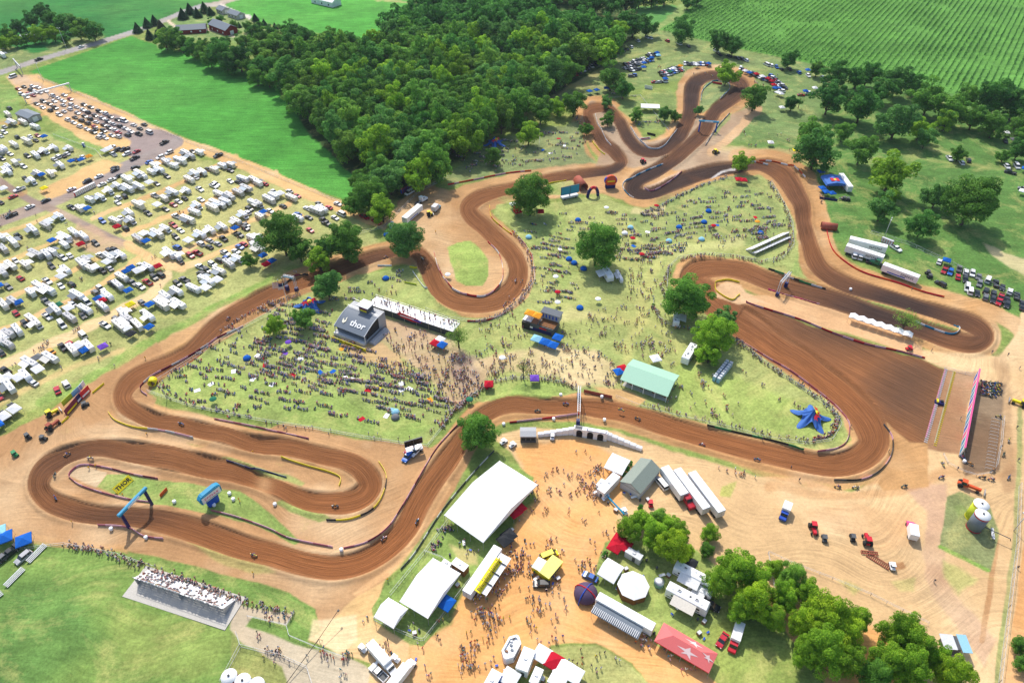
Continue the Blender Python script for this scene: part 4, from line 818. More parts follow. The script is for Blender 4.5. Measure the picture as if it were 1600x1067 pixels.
# the gate queue
vlist("""ck,150,548 cw,205,545 cr,115,562 uk,192,567 cw,240,552 uw,225,582 cw,252,584 pw,285,574 cr,178,590 cr,208,602 uw,138,595 cw,168,612 uw,330,603 cw,362,618 cw,395,637 cs,403,600 cr,440,625 ck,230,655 uk,272,640 cw,340,638 ck,310,655 cw,268,678
 pk,345,680 cw,396,663 uw,445,660 cw,480,675 uk,315,697 cw,400,704 uw,440,688 ck,525,660 cw,520,692 ck,568,676 uw,372,725 cs,485,712 uk,550,708 uw,425,755 ck,470,740 ck,530,733 cw,462,774 uk,510,760 uk,565,750 ck,595,728 uk,622,702 uw,660,715 cs,640,745 ck,692,736
 cw,602,769 uk,550,778 uw,500,797 cw,545,814 pk,585,833 cr,592,798 ck,650,788 ug,676,766 cs,710,782 ck,737,755 vw,778,762 uk,750,796 cw,785,811 ug,685,806 uk,650,825 cw,722,820 cr,742,836 uw,620,866 cw,660,870 cs,700,854 uw,742,862 uk,800,852 cw,818,830 cw,836,788 ck,875,810 ck,902,785
 pk,868,845 vw,935,835 pw,640,852 ck,598,812""", 0, 0, hdg(120, 180, 160, 194), 'in the queue of vehicles at the entrance', 'vehicles queueing at the gate', .06)
vlist("""pk,1030,898 cw,700,925 uk,735,945 pk,783,940 uw,795,970 cr,855,955 pk,845,995 uw,1060,960 uw,1005,990 cb,935,1020 uk,850,1055 ck,720,1055 pk,1365,978""", 0, 0, hdg(245, 240, 175, 272), 'on the grey road beside the queue', 'vehicles around the entrance road', .15)
vlist("""cw,510,300 pk,245,378 vw,82,486""", 0, 0, hdg(0, 114, 60, 94), 'on the country road at top left', None, .03)
vlist("""cr,85,168 pw,125,122 ck,290,192 cw,190,232 pk,75,284 cw,450,122 uk,548,72 cw,620,42 ck,720,1 cw,700,62 cw,640,92 ck,745,38""", 0, 267, hdg(120, 298, 45, 330), 'on the grey camp road', 'vehicles on the camp road', .08)
GC = 'vehicles parked in the campground'; GT = 'campers parked in the campground'
vlist("""T,55,730 T,85,782 T,150,778 T,225,808 uk,60,685 cs,30,800 uw,30,835 cw,8,858 T,30,945 T,95,920 T,175,900 uk,110,865 cw,190,860 cr,238,855 ck,225,885 tb,285,875 cw,65,970 uk,15,1000 T,230,985 uk,175,982 cw,340,1000 uw,367,985 ck,400,980 cw,422,967 T,345,940 T,285,960 T,440,942
 cw,520,987 T,100,1030 uw,150,1047 tb,515,1020 tb,455,1028 ck,475,1003 T,385,1047 to,565,1000 W,665,962 W,690,950 pw,712,972 T,12,300 T,22,360 T,60,1060 T,10,960 ck,250,962""", 0, 0, A, 'in the top left corner of the campground', GC)
vlist("""T,40,10 T,320,30 tb,270,45 ck,160,52 T,210,78 T,245,30 ty,285,130 W,30,130 T,60,20 ck,5,205""", 0, 267, A, 'left of the grey camp road', GC)
vlist("""T,1040,1025 T,1090,1050 T,1130,1020 T,1195,990 T,1165,970 T,1250,968 ck,1205,953 T,970,1050 T,1392,1050 T,1445,1045 ck,1300,1062 cr,1388,1040""", 0, 0, A, 'in the top row beside the sandy road', GC)
vlist("""T,565,195 T,635,180 T,690,140 uw,740,175 cw,737,205 uk,780,165 T,805,125 T,800,70 T,875,115 T,880,35 T,902,48 W,940,92 T,950,20 uk,1045,40 ck,980,85 T,1000,8 pk,450,235 T,502,250 tb,555,257 T,740,110""", 0, 267, A, 'in the first camper row under the road', GC)
vlist("""T,725,328 ub,642,320 cw,757,300 T,825,325 uk,787,366 tr,740,372 T,815,277 T,870,230 pk,925,270 W,990,232 ck,1035,245 cr,1085,218 T,1030,185 pw,970,160 cw,1117,197 ck,1155,177 T,1085,150 T,1170,137 pw,1250,120 T,1188,68 pw,1337,100 uw,1352,90 T,1268,20 T,1340,8 T,1220,30 cw,1225,48 ck,1440,5""", 0, 267, A, 'in the second camper row', GC)
vlist("""pw,1105,290 T,1180,320 pr,1085,345 T,1040,378 T,990,412 uw,915,398 W,905,415 T,870,442 tb,922,462 cw,1130,380 uk,1100,420 T,1350,215 T,1238,232 T,1220,272 cw,1257,185 T,1385,228 T,1375,160 T,1440,180 T,1492,150 T,1545,128 T,1592,72 T,1520,65 cw,1440,70 T,1410,205 ck,1490,75 W,1425,165 T,1330,245""", 0, 267, A, 'in the third camper row', GC)
vlist("""T,1525,290 uw,1547,268 T,1588,215 uk,1560,245 T,1395,365 T,1320,385 T,1480,330 uk,1537,366 tb,1475,380 pk,1495,407 pk,1398,430 T,1255,412 cs,1312,442 uw,1257,462 ck,1310,482 cs,1362,462 W,1185,457 ub,1110,485 ur,1192,535 pr,1236,520 T,1065,532 T,1110,548 ck,1130,572 cr,1525,465 cb,1500,482 cw,1477,510 T,1577,435 T,1592,480 cg,1540,345""", 0, 267, A, 'in the fourth camper row', GC)
vlist("""pw,1410,520 uk,1372,565 cb,1420,552 T,1435,597 T,1492,565 uw,1330,590 pw,1257,607 uk,1298,627 T,1375,642 T,1275,690 T,1310,705 uk,1260,648 T,1215,750 W,1365,702 W,1292,752 pg,1155,687 uk,1112,711 T,1110,767 T,1040,797 T,1015,852 cg,890,828 T,1125,852 tb,945,857 T,940,927 uw,905,890 T,865,978 pw,660,970 ug,735,937
 T,755,985 W,800,1002 tb,942,998 tk,830,1040 T,775,905 T,800,935 ty,825,858""", 0, 267, A, 'in the long row beside the green verge', GC)
vlist("""T,380,302 T,290,357 T,215,385 pk,115,412 W,315,335 T,470,402 T,415,432 T,530,427 tb,335,457 T,410,478 tr,515,482 uk,600,460 T,90,462 T,20,432 T,30,502""", 0, 267, A, 'in the rows left of the camp crossroads', GC)
vlist("""T,235,537 T,300,540 T,330,522 pw,395,550 cw,440,537 uk,325,602 T,165,602 T,80,612 T,30,652 cw,100,566 cr,130,677 tb,5,740 ug,55,731 T,545,572 T,690,560 T,760,542 W,680,592 pw,635,537 uk,690,510 pk,720,502 pk,640,630 cs,690,617 W,600,625 T,10,620""", 0, 267, A, 'in the fifth row, left half', GC)
vlist("""T,420,637 T,560,622 T,520,600 T,200,777 T,310,762 pw,300,697 cw,385,727 uk,450,717 W,395,682 pg,290,822 T,250,735 T,30,852 tb,130,845 cr,102,895 T,95,832 T,930,617 cw,885,597 W,870,647 tb,828,628 tb,800,650 tr,995,618 uk,965,672 uk,1005,657 pr,925,702 pg,830,705 uw,882,730 T,770,682 T,745,732 pk,705,712 tb,812,770""", 0, 267, A, 'in the sixth row', GC)
vlist("""T,680,797 T,650,862 tb,622,822 tr,648,835 uw,632,742 ug,600,767 T,495,797 v,548,827 cw,455,837 T,540,882 ck,520,912 T,360,887 T,445,932 W,440,880 pw,300,917 vw,392,967 T,240,972 T,210,945 uk,160,962 T,120,1012 T,60,1032 T,25,1052 vw,520,1030 te,375,862""", 0, 267, A, 'in the seventh row', GC)
vlist("""T,55,30 T,15,10 T,200,150 tg,245,120 T,330,120 T,170,225 W,130,245 cw,212,262 T,25,260 W,60,245 T,75,300 pk,38,185 ck,12,75 W,250,195 T,460,65 T,560,40 pk,395,38 cr,445,18 tb,540,75 tp,655,52 co,320,65 W,500,45 cr,0,345 tb,5,545 W,40,490 pk,30,465 W,105,445 uk,82,412""", 0, 534, A, 'in the bottom camper rows by the dirt yard', GC)
vlist("""cr,362,308 uw,418,272""", 0, 534, hdg(100, 600, 112, 622), 'on the grass above the dirt yard', None, .1)
vlist("""T,15,90 cr,57,88 cw,112,135 T,85,195 T,112,170 W,155,162 T,225,182 cs,210,133 cr,257,163 ck,170,227 T,20,222 cw,90,257 tb,50,278 T,25,300 T,265,312 cb,262,278 ck,330,300 T,380,267 cw,320,241 T,415,255 cg,395,212 cr,455,235 cw,512,212 vw,535,276 cw,495,300 pk,425,315 pk,440,335 cr,340,378 T,20,502 tb,50,552
 uk,30,470 uw,20,415 tr,70,607 tb,105,585 pr,680,295 pr,755,325 pw,1065,50""", 400, 267, A, 'at the right end of the campground', GC)
# far parking near the upper loops
D_ = 'cars parked near the upper loops'
for i in range(17):
    t = i / 16; veh(random.choice(['uk', 'ck', 'cn', 'uk', 'cw', 'uw', 'pk', 'cr']), 888 + 98 * t, 124 - 49 * t + random.uniform(-.6, .6), hdg(880, 118, 894, 134), 'along the shaded edge of the wood', D_)
vlist("""uw,785,262 uw,845,240 uw,865,243 ur,970,262 uw,1045,280 ck,1103,297 vw,1275,325 pk,1295,347 pk,1355,357 pk,1405,370 uk,1437,375 uw,1462,383 vw,1590,410""", 800, 0, hdg(1000, 90, 1012, 98), 'on the grass under the vine rows', D_)
vlist("""uw,20,415 ub,52,425 ck,82,438 uk,135,440 ub,192,460 uw,250,480 uw,337,490 tb,245,458""", 1200, 0, hdg(1255, 125, 1245, 115), 'on the grass under the vine rows', D_)
vlist("""tw,82,695 tw,12,912 ty,168,962 tw,288,572 tb,230,592 uw,258,590 cr,205,602""", 1200, 0, 0, 'right of the top loop', D_)
def block(a, b, n, rows, dx, dy, ang, place, kinds='uk cw ug uw cr ck pk cn cw ub uk cs uw'):
    ks = kinds.split()
    for j in range(rows):
        for i in range(n):
            t = (i + .5) / n; veh(ks[(i * 7 + j * 3 + n) % len(ks)], a[0] + (b[0] - a[0]) * t + dx * j + random.uniform(-.5, .5), a[1] + (b[1] - a[1]) * t + dy * j + random.uniform(-.4, .4), ang + random.uniform(-.08, .08), place, D_)
block((976, 103), (1008, 92), 10, 1, 0, 0, hdg(975, 100, 985, 106), 'in the block beside the oak by the top loop'); block((982, 112), (1000, 108), 5, 1, 0, 0, hdg(975, 100, 985, 106), 'in the block beside the oak by the top loop')
block((974, 109), (1020, 94), 11, 1, 0, 0, hdg(975, 100, 985, 106), 'in the block beside the oak by the top loop'); block((1010, 88), (1028, 86), 5, 1, 0, 0, hdg(975, 100, 985, 106), 'in the upper short row near the oak')
block((984, 121), (992, 119), 2, 1, 0, 0, 0, 'below the car block near the oak')
block((1030, 116), (1064, 105), 10, 2, 3, 5, hdg(1030, 112, 1042, 118), 'in the fan of cars outside the top loop'); block((1068, 101), (1110, 102), 12, 1, 0, 0, hdg(1080, 96, 1084, 108), 'above the top loop')
block((1020, 130), (1040, 129), 4, 1, 0, 0, .1, 'near the white tents left of the top loop')
block((1155, 108), (1205, 130), 16, 1, 0, 0, hdg(1180, 112, 1172, 126), 'on the outside of the top loop, upper row'); block((1204, 120), (1226, 140), 9, 2, -4, 5, hdg(1200, 130, 1222, 136), 'in the dense group right of the top loop')
for x, y, q in ((1026, 87, 'b'), (1018, 95, 'b'), (1006, 103, 'b'), (1005, 110, 'b'), (1028, 91, 'c'), (1046, 117, 'e'), (1062, 108, 'o'), (1052, 112, 'w'), (1088, 106, 'w'), (1106, 104, 'b'), (1039, 128, 'b'), (1163, 116, 'w'), (1170, 119, 'b'), (1181, 121, 'r'), (1190, 125, 'w'), (1199, 128, 'r'),
                (1205, 132, 'r'), (1208, 138, 'r'), (1210, 143, 'b'), (1214, 150, 'w'), (1219, 152, 'w'), (947, 143, 'b'), (932, 146, 'b'), (921, 148, 'b')):
    veh('t' + q, x, y, random.random(), 'near the parked cars around the top loop', 'small canopies by the top loop')
# right-hand lot
R_ = 'vehicles in the right-hand lot'
vlist("""cw,1067,577 tb,1105,585 pr,1098,630 ub,1135,642 pg,1190,622 cr,1183,672 uw,1232,642 uw,1272,650 uk,1228,687 cg,1312,670 vw,1370,690 ug,1317,714 vw,1240,740 vw,1258,760 pk,1420,712 ck,1460,737 uk,1358,757 uk,1405,773 ug,1355,797 pr,1450,798 pr,1440,825 pk,1485,815 uk,1488,845 uk,1400,813
 uw,1507,762 pk,1550,790 ck,1303,774 ck,1583,835 ck,1583,860""", 1200, 267, hdg(1490, 437, 1486, 452), 'in the parking lot right of the white trailers', R_)
vlist("""vw,535,535 vw,575,545 pk,625,562""", 1200, 267, hdg(1334, 395, 1333, 408), 'beside the white race trailers', R_)
vlist("""pw,795,492 uk,1075,714""", 1200, 267, hdg(1390, 385, 1406, 394), 'near the white race trailers', R_)
vlist("""pw,1130,998 uw,1207,1025 uk,1250,1010 uw,1490,1050 vw,1550,1048 tw,1540,800 tw,1590,842 uk,1480,892 tg,1525,895 tw,1480,852""", 1200, 0, hdg(1485, 255, 1479, 245), 'on the green meadow at right', 'vehicles on the right meadow')
vlist("""pk,1510,18 ug,1590,120 tw,1580,150 tb,1595,10""", 1200, 267, hdg(1560, 268, 1590, 276), 'at the right edge on the meadow', 'vehicles on the right meadow')
for x, y, cd, a in ((640, 303, 'vw', hdg(632, 308, 650, 298)), (669, 281, 'pk', hdg(660, 286, 678, 276))): veh(cd, x, y, a, 'on the dirt road beside the wood', None)

# ------------------------------------------------------------------ single structures
def emp(name, label, cat, loc, rz=0, group=None):
    e = bpy.data.objects.new(name, None); C.objects.link(e); e.location = seat(Vector(loc)); e.rotation_euler = (0, 0, rz); return tag(e, label, cat, group)
def pt(name, mb, e, color=None, bevel=0, loc=None, rz=None): return obj(name, mb.mesh(name, bevel), e, loc, rz, color)
def glyphs(n, w, h, m, e, loc, rot, name='lettering', seed=1):
    q = MB(); r = random.Random(seed)
    for i in range(n):
        x = -w / 2 + w * (i + .5) / n; cw = w / n * .72
        q.box(x - cw * .35, -.01 - h / 2 + h / 2, 0, cw * .25, h, .03, m)
        for y in r.sample([-.4, 0, .4], 2): q.box(x, y * h, 0, cw, h * .2, .035, m)
        if r.random() < .5: q.box(x + cw * .35, r.choice((-.25, .25)) * h, 0, cw * .25, h * .5, .04, m)
    o = pt(name, q, e, loc=loc); o.rotation_euler = rot; return o
def marquee(cs, z, ridge, label, roofm='canvas', name='marquee', scallop=True, ridge_short=False, along='L'):
    o, rz, Lg, Wd = rect4(*cs, z); e = emp(name, label, 'tent', o, rz); r = MB(); n = max(2, round(Lg / 5)); a, b = Lg / 2, Wd / 2
    ri = Lg * .12 if ridge_short else 0
    r.add([(-a, -b, z), (a, -b, z), (a, b, z), (-a, b, z), (-a + ri, 0, z + ridge), (a - ri, 0, z + ridge), (-a, -b, z - .35), (a, -b, z - .35), (a, b, z - .35), (-a, b, z - .35)],
          [(0, 1, 5, 4), (2, 3, 4, 5), (1, 2, 5), (3, 0, 4), (6, 7, 1, 0), (7, 8, 2, 1), (8, 9, 3, 2), (9, 6, 0, 3)], roofm); pt('canopy', r, e)
    for i in range(n + 1):
        for s in (-1, 1): m = MB(); m.tube((-a + Lg * i / n, s * b, -.3), (-a + Lg * i / n, s * b, z), .07, 'steel', 5); pt('pole', m, e)
    if scallop:
        for i in range(n):
            x = -a + Lg * (i + .5) / n; m = MB(); m.box(x, b - .02, .2, Lg / n * .4, .06, z - .5, roofm); pt('side_curtain', m, e)
    s_ = MB(); [s_.box(-a + Lg * i / n, 0, z + ridge * (1 if 0 else 0), .05, .05, .05, roofm) for i in (0,)]
    return e, Lg, Wd, z
marquee([(775,718),(834,752),(761,853),(700,806)], 4.2, 2.2, 'very large white marquee beside the track bend, biggest tent on the site', along='W')
e, Lg, Wd, z = marquee([(675,870),(717,894),(671,967),(626,940)], 3.6, 1.8, 'long white marquee below the largest one, inside the fenced lawn')
marquee([(607,931),(636,951),(616,980),(584,964)], 3.4, 1.3, 'smaller white tent at the lower corner of the fenced lawn')
def boxhouse(cs, z, label, wall='white', roof='white', name='cabin', cat='cabin', zr=.0):
    o, rz, Lg, Wd = rect4(*cs, z); e = emp(name, label, cat, o, rz); m = MB(); m.box(0, 0, 0, Lg - .1, Wd - .1, z - .1, wall); pt('walls', m, e); m = MB(); m.box(0, 0, z - .1, Lg, Wd, .16, roof); pt('roof', m, e)
    m = MB(); m.box(Lg * .1, -Wd / 2 + .02, .1, .9, .06, 2.0, 'dkgrey'); pt('door', m, e); m = MB(); m.box(0, 0, z + .06, .8, .6, .25, 'ltgrey'); pt('roof_vent', m, e); return e, Lg, Wd
boxhouse([(711,870),(732,882),(725,894),(706,880)], 3.0, 'white roofed box cabin with brown walls between the two marquees', 'brown')
boxhouse([(694,872),(706,880),(702,886),(690,878)], 2.6, 'small low white cabin touching the middle marquee')
# toilets, white roofed block on the lawn corner
def gable(cs, z, ridge, label, wall, roof, name='pavilion', openw=False, cat='building', along='L', posts=True):
    o, rz, Lg, Wd = rect4(*cs, z); e = emp(name, label, cat, o, rz); r = MB(); a, b = Lg / 2, Wd / 2
    if along == 'L': V = [(-a, -b, z), (a, -b, z), (a, b, z), (-a, b, z), (-a, 0, z + ridge), (a, 0, z + ridge)]; F = [(0, 1, 5, 4), (2, 3, 4, 5)]; E = [(1, 2, 5), (3, 0, 4)]
    else: V = [(-a, -b, z), (a, -b, z), (a, b, z), (-a, b, z), (0, -b, z + ridge), (0, b, z + ridge)]; F = [(0, 4, 5, 3), (4, 1, 2, 5)]; E = [(0, 1, 4), (2, 3, 5)]
    low = [(x, y, q - .18) for x, y, q in V]; r.add(V + low, F + [tuple(i + 6 for i in reversed(f)) for f in F] + [(0, 1, 7, 6), (1, 2, 8, 7), (2, 3, 9, 8), (3, 0, 6, 9)], roof)
    n = int(Lg / 1.2)
    pt('roof', r, e); g = MB(); g.add([(x * .97, y * .97, q - .19) for x, y, q in V], E, wall); 
    for i in range(1, n):
        x = -a + Lg * i / n
        if along == 'L': [r.tube((x, s * b, z + .02), (x, 0, z + ridge + .02), .03, roof, 4) for s in (-1, 1)]
    pt('gable_ends', g, e)
    if openw:
        k = max(3, int(Lg / 4))
        for i in range(k + 1):
            for s in (-1, 1): m = MB(); m.box(-a * .95 + Lg * .95 * i / k, s * b * .94, -.2, .22, .22, z, 'white'); pt('post', m, e)
        m = MB(); m.box(0, 0, 0, Lg * .9, Wd * .9, .1, 'concrete'); pt('floor_slab', m, e)
        for i in range(k * 2): m = MB(); m.box(-a * .85 + Lg * .85 * i / (k * 2 - 1), (-1) ** i * b * .45, .1, 1.0, 2.4, .7, 'wood'); pt('table', m, e)
    else:
        m = MB(); m.box(0, 0, -.2, Lg * .95, Wd * .95, z, wall); pt('walls', m, e)
        for s in (-1, 1): m = MB(); m.box(s * a * .955, 0, .0, .08, 2.4, 2.4, 'ltgrey'); pt('door', m, e)
    return e, Lg, Wd, z
gable([(988,561),(1061,586),(1044,621),(970,593)], 3.2, 2.3, 'long open pavilion with pale mint green metal roof in the crowd', 'white', 'mint', 'picnic_pavilion', True)
gable([(998,713),(1029,730),(1005,774),(972,753)], 3.2, 2.0, 'grey gabled metal building behind the white trailers', 'ltgrey', 'roofgrey', 'metal_building', along='W')
marquee([(957,708),(985,717),(972,743),(944,728)], 3.3, .5, 'white flat tent with brown side beside the grey gabled building', scallop=False)
boxhouse([(954,735),(966,742),(948,773),(937,765)], 3.2, 'white box trailer office below the flat white tent'); boxhouse([(938,746),(946,750),(940,762),(933,757)], 2.8, 'small white booth at the left of the trailer office')
# farmyard
def house(x, y, Lg, Wd, z, rg, a, wall, roof, label, name):
    o = P(x, y); e = emp(name, label, 'building', o, a); V = [(-Lg/2,-Wd/2,z),(Lg/2,-Wd/2,z),(Lg/2,Wd/2,z),(-Lg/2,Wd/2,z),(-Lg/2,0,z+rg),(Lg/2,0,z+rg)]; r = MB(); r.add(V + [(x_, y_, q - .2) for x_, y_, q in V], [(0,1,5,4),(2,3,4,5),(11,7,6,10),(10,9,8,11),(0,6,7,1),(2,8,9,3),(0,4,10,6),(4,3,9,10),(1,7,11,5),(5,11,8,2)], roof); pt('roof', r, e)
    m = MB(); m.box(0, 0, -.2, Lg * .95, Wd * .93, z, wall); m.add([(q[0] * .95, q[1] * .93, q[2] - .2) for q in V], [(1, 2, 5), (3, 0, 4)], wall); pt('walls', m, e)
    for i in range(3): m = MB(); m.box(-Lg * .3 + i * Lg * .3, -Wd * .47, 1.0, 1.2, .08, 1.1, 'glass' if wall != 'barnred' else 'white'); pt('window', m, e)
    m = MB(); m.box(Lg * .476, 0, 0, .08, 3, 2.8, 'white'); dd = pt('door', m, e); m = MB(); m.box(Lg * .48, .9, 1.2, .06, .3, .1, 'dkgrey'); pt('handle', m, dd)
house(301, 50, 22, 10, 3, 2.6, hdg(285, 52, 318, 50), 'barnred', 'slate', 'red farmhouse with slate grey roof beside the far road', 'farm_house')
house(350, 49, 24, 11, 4, 3, hdg(333, 43, 367, 56), 'barnred', 'slate', 'red barn with white door and slate grey roof', 'barn')
house(510, 6, 26, 11, 4, 3, hdg(496, 3, 522, 9), 'white', 'white', 'long white shed on the bright field at the top', 'shed')
house(370, 27, 14, 8, 3, 2, hdg(355, 22, 385, 32), 'concrete', 'slate', 'pale house with slate roof behind the conifers', 'house'); house(350, 20, 10, 8, 3, 2, hdg(340, 16, 360, 24), 'concrete', 'slate', 'small grey roofed garage among the conifers', 'garage')
house(47, 186, 14, 8, 3.2, 1, hdg(34, 180, 60, 190), 'grey', 'slate', 'slate roofed ticket building beside the entrance queue', 'ticket_building')
house(62, 60, 9, 6, 3, 1.5, .3, 'white', 'white', 'tiny white shed among the trees at top left', 'garden_shed'); house(43, 64, 7, 5, 3, 1.5, .3, 'white', 'white', 'tiny white cabin among the trees at the far left', 'cabin')
house(825, 684, 5.4, 4.2, 3, .5, 0, 'dkgrey', 'grey', 'small square hut with grey roof left of the white block wall', 'timing_hut')
o, rz, Lg, Wd = rect4((1473,990),(1494,992),(1492,1013),(1471,1011), 3.2); e = emp('storage_shed', 'dark shed with pale roof panels at the lower right dirt road', 'shed', o, rz)
m = MB(); m.box(0, 0, 3.1, Lg, Wd, .15, 'ltgrey'); pt('roof', m, e); m = MB(); m.box(1, 0, 0, Lg, Wd * .9, 3.1, 'dkgrey'); pt('walls', m, e); m = MB(); m.box(4, 0, 2.9, 2.4, Wd * 1.2, .12, 'skyblue'); pt('side_roof', m, e)
# lettered sign boards, arches
def board(x0, y0, x1, y1, h, label, m='yellow', txt=None, tm='black', name='banner_board', z=0, cat='banner', th=.12, tscale=.75, lean=0):
    a = seat(P(x0, y0)); b = seat(P(x1, y1)); l = (b - a).length; e = emp(name, label, cat, (a + b) / 2, math.atan2(b.y - a.y, b.x - a.x)); p = MB(); p.box(0, 0, z, l, th, h, m); o = pt('panel', p, e)
    if lean: o.rotation_euler = (lean, 0, 0)
    if txt:
        for q in (-1, 1):
            t = letter(txt, h * tscale, tm, e if not lean else o, (0, q * (th / 2 + .02), z + h * .5), (math.pi / 2, 0, 0 if q < 0 else math.pi)); 
            w = t.dimensions.x or 1; t.scale = (min(l * .86 / w, 1.9),) * 1 + (1, 1)
    for s in (-1, 1): q = MB(); q.tube((s * l * .46, .15, 0), (s * l * .46, .1, z + h), .05, 'steel', 5); pt('post', q, e)
    return e, l
board(184, 772, 209, 750, 2.4, 'yellow sign board with bold black lettering on the left grass island', 'yellow', 'THOR', th=.4, lean=-.75)
e, l = board(519, 530, 572, 550, 1.5, 'yellow banner strip with black lettering in front of the arched stage', 'yellow', 'THOR  THOR  THOR')
board(251, 777, 262, 765, 1.4, 'small orange board on the left grass island', 'orange', None)
for k, (a, b, mm, tx, tc, nm) in enumerate((((105,651),(123,630),'wine','MOTOCROSS','yellow','maroon lower'), ((119,634),(131,620),'navy','PRO','white','dark blue middle'), ((129,624),(142,611),'red','ENERGY','white','red right'))):
    e, l = board(a[0], a[1], b[0], b[1], 3.0, '%s billboard panel of the sign cluster by the dirt yard' % nm, mm, None, name='billboard')
    q = MB(); q.box(0, -.08, .5, l * .8, .05, .7, tc); pt('stripe', q, e)
for (a, b, mm, nm) in (((103,641),(121,624),'lime','lime green'), ((118,627),(133,613),'skyblue','pale blue'), ((129,617),(137,607),'white','white')):
    board(a[0], a[1], b[0], b[1], 2.2, '%s upper panel behind the sign cluster by the dirt yard' % nm, mm, None, name='billboard', z=2.0)
def arch(a, b, h, r, label, m='teal', m2='blue', name='track_arch', round_=False, cat='arch', txt=None):
    A_, B_ = seat(P(*a)), seat(P(*b)); l = (B_ - A_).length; e = emp(name, label, cat, (A_ + B_) / 2, math.atan2((B_ - A_).y, (B_ - A_).x))
    if round_:
        q = MB(); n = 14
        for i in range(n):
            t0, t1 = math.pi * i / n, math.pi * (i + 1) / n; mm = m2 if 4 < i < 9 else m
            q.tube((-l / 2 * math.cos(t0), 0, h * math.sin(t0)), (-l / 2 * math.cos(t1), 0, h * math.sin(t1)), r, mm, 10)
        pt('inflated_tube', q, e)
    else:
        q = MB(); q.box(0, 0, h - r, l + 2, r * 2, r * 2, m); pt('crossbeam', q, e, bevel=.15)
        for s in (-1, 1): q = MB(); q.box(s * l / 2, 0, 0, r * 1.6, r * 1.6, h - r, m2); pt('pillar', q, e, bevel=.1)
        q = MB(); [q.box(0, s * (r + .02), h - r * .75, l * .5, .05, r * 1.4, 'pink' if txt is None else 'white') for s in (-1, 1)]; pt('sponsor_panel', q, e)
    return e, l
arch((238,789),(203,826), 7.5, .5, 'big blue inflatable arch spanning the lower left straight', 'teal', 'navy', txt='x')
arch((1092,204),(1118,206), 6.5, .45, 'turquoise arch over the upper loop straight', 'teal', 'blue', txt='x')
def truss(a, b, h, label, bm='skyblue', span_boxes=True, name='truss_gantry'):
    A_, B_ = seat(P(*a)), seat(P(*b)); l = (B_ - A_).length; e = emp(name, label, 'gantry', (A_ + B_) / 2, math.atan2((B_ - A_).y, (B_ - A_).x)); q = MB()
    for y, z in ((-.4, h), (.4, h), (-.4, h + .8), (.4, h + .8)): q.tube((-l / 2, y, z), (l / 2, y, z), .09, 'white', 5)
    n = int(l / 1.0)
    for i in range(n): 
        x0, x1 = -l / 2 + l * i / n, -l / 2 + l * (i + 1) / n
        for y in (-.4, .4): q.tube((x0, y, h), (x1, y, h + .8), .05, 'white', 4)
        q.tube((x0, -.4, h + .8), (x1, .4, h + .8), .05, 'white', 4)
    pt('truss_beam', q, e)
    for s in (-1, 1):
        q = MB(); [q.tube((s * l / 2 + i * .35, j * .4, 0), (s * l / 2 + i * .35, j * .4, h + .8), .08, 'ltgrey', 5) for i in (-1, 1) for j in (-1, 1)]; pt('tower', q, e)
        if span_boxes: q = MB(); q.box(s * l / 2, 0, 0, 1.3, 1.3, 2.2, 'navy'); pt('base_wrap', q, e)
    q = MB(); q.box(0, -.5, h, l * .96, .05, .85, bm); pt('banner', q, e)
    return e, l
truss((904,622),(903,662), 5.5, 'white finish line gantry over the brown track by the crowd', 'white')
truss((449,452),(464,455), 7, 'pale blue gantry over the track beside the striped flag', 'skyblue'); truss((1228,446),(1214,462), 7, 'grey-blue gantry over the dark strip right of the hairpin', 'skyblue')
# white overhead beam of the toll gate and its banner
A_, B_ = P(40, 162), P(113, 142); l = (B_ - A_).length; e = emp('gate_beam', 'long white overhead beam across the entrance queue', 'gantry', (A_ + B_) / 2, math.atan2((B_ - A_).y, (B_ - A_).x)); q = MB(); q.box(0, 0, 4.6, l, .9, .7, 'white'); pt('beam', q, e)
for s in (-.48, 0, .48): q = MB(); q.box(s * l, 0, 0, .4, .4, 4.6, 'ltgrey'); pt('post', q, e)
A_, B_ = P(27, 106), P(36, 116); l = (B_ - A_).length; e = emp('entrance_sign', 'pale entrance sign standing over the road junction', 'sign', (A_ + B_) / 2, math.atan2((B_ - A_).y, (B_ - A_).x)); q = MB(); q.box(0, 0, 4, l * 1.2, .5, 2, 'ltgrey'); pt('panel', q, e)
for s in (-.5, .5): q = MB(); q.box(s * l, 0, 0, .4, .4, 4, 'grey'); pt('post', q, e)
# round inflatable arch and disc sign by the culvert
arch((918,309),(934,306), 5, .8, 'round blue and red inflatable arch with yellow top by the culvert', 'navy', 'red', 'inflatable_arch', True)
def disc_sign(x, y, a, label):
    e = emp('inflatable_sign', label, 'inflatable sign', P(x, y), a); q = MB(); q.box(0, 0, 0, 5, 2.2, 2.2, 'navy', top=(1.05, .8)); pt('base', q, e, bevel=.3)
    q = MB(); q.lathe([(.1, -.9), (2.9, -.9), (3.1, 0), (2.9, .9), (.1, .9)], 'orange', 20); o = pt('disc', q, e, loc=(0, 0, 4)); o.rotation_euler = (math.pi / 2, 0, 0)
    q = MB(); q.lathe([(2.2, -.95), (3.3, -.8), (3.3, .8), (2.2, .95)], 'blue', 20); o = pt('rim', q, e, loc=(0, 0, 4.1)); o.rotation_euler = (math.pi / 2, 0, 0); o.scale = (1, .8, .9)
    q = MB(); q.box(0, -.98, 3.7, 3.8, .05, .7, 'yellow'); pt('stripe', q, e)
disc_sign(953, 294, .15, 'orange disc on dark blue base, inflatable sign by the dark hairpin')
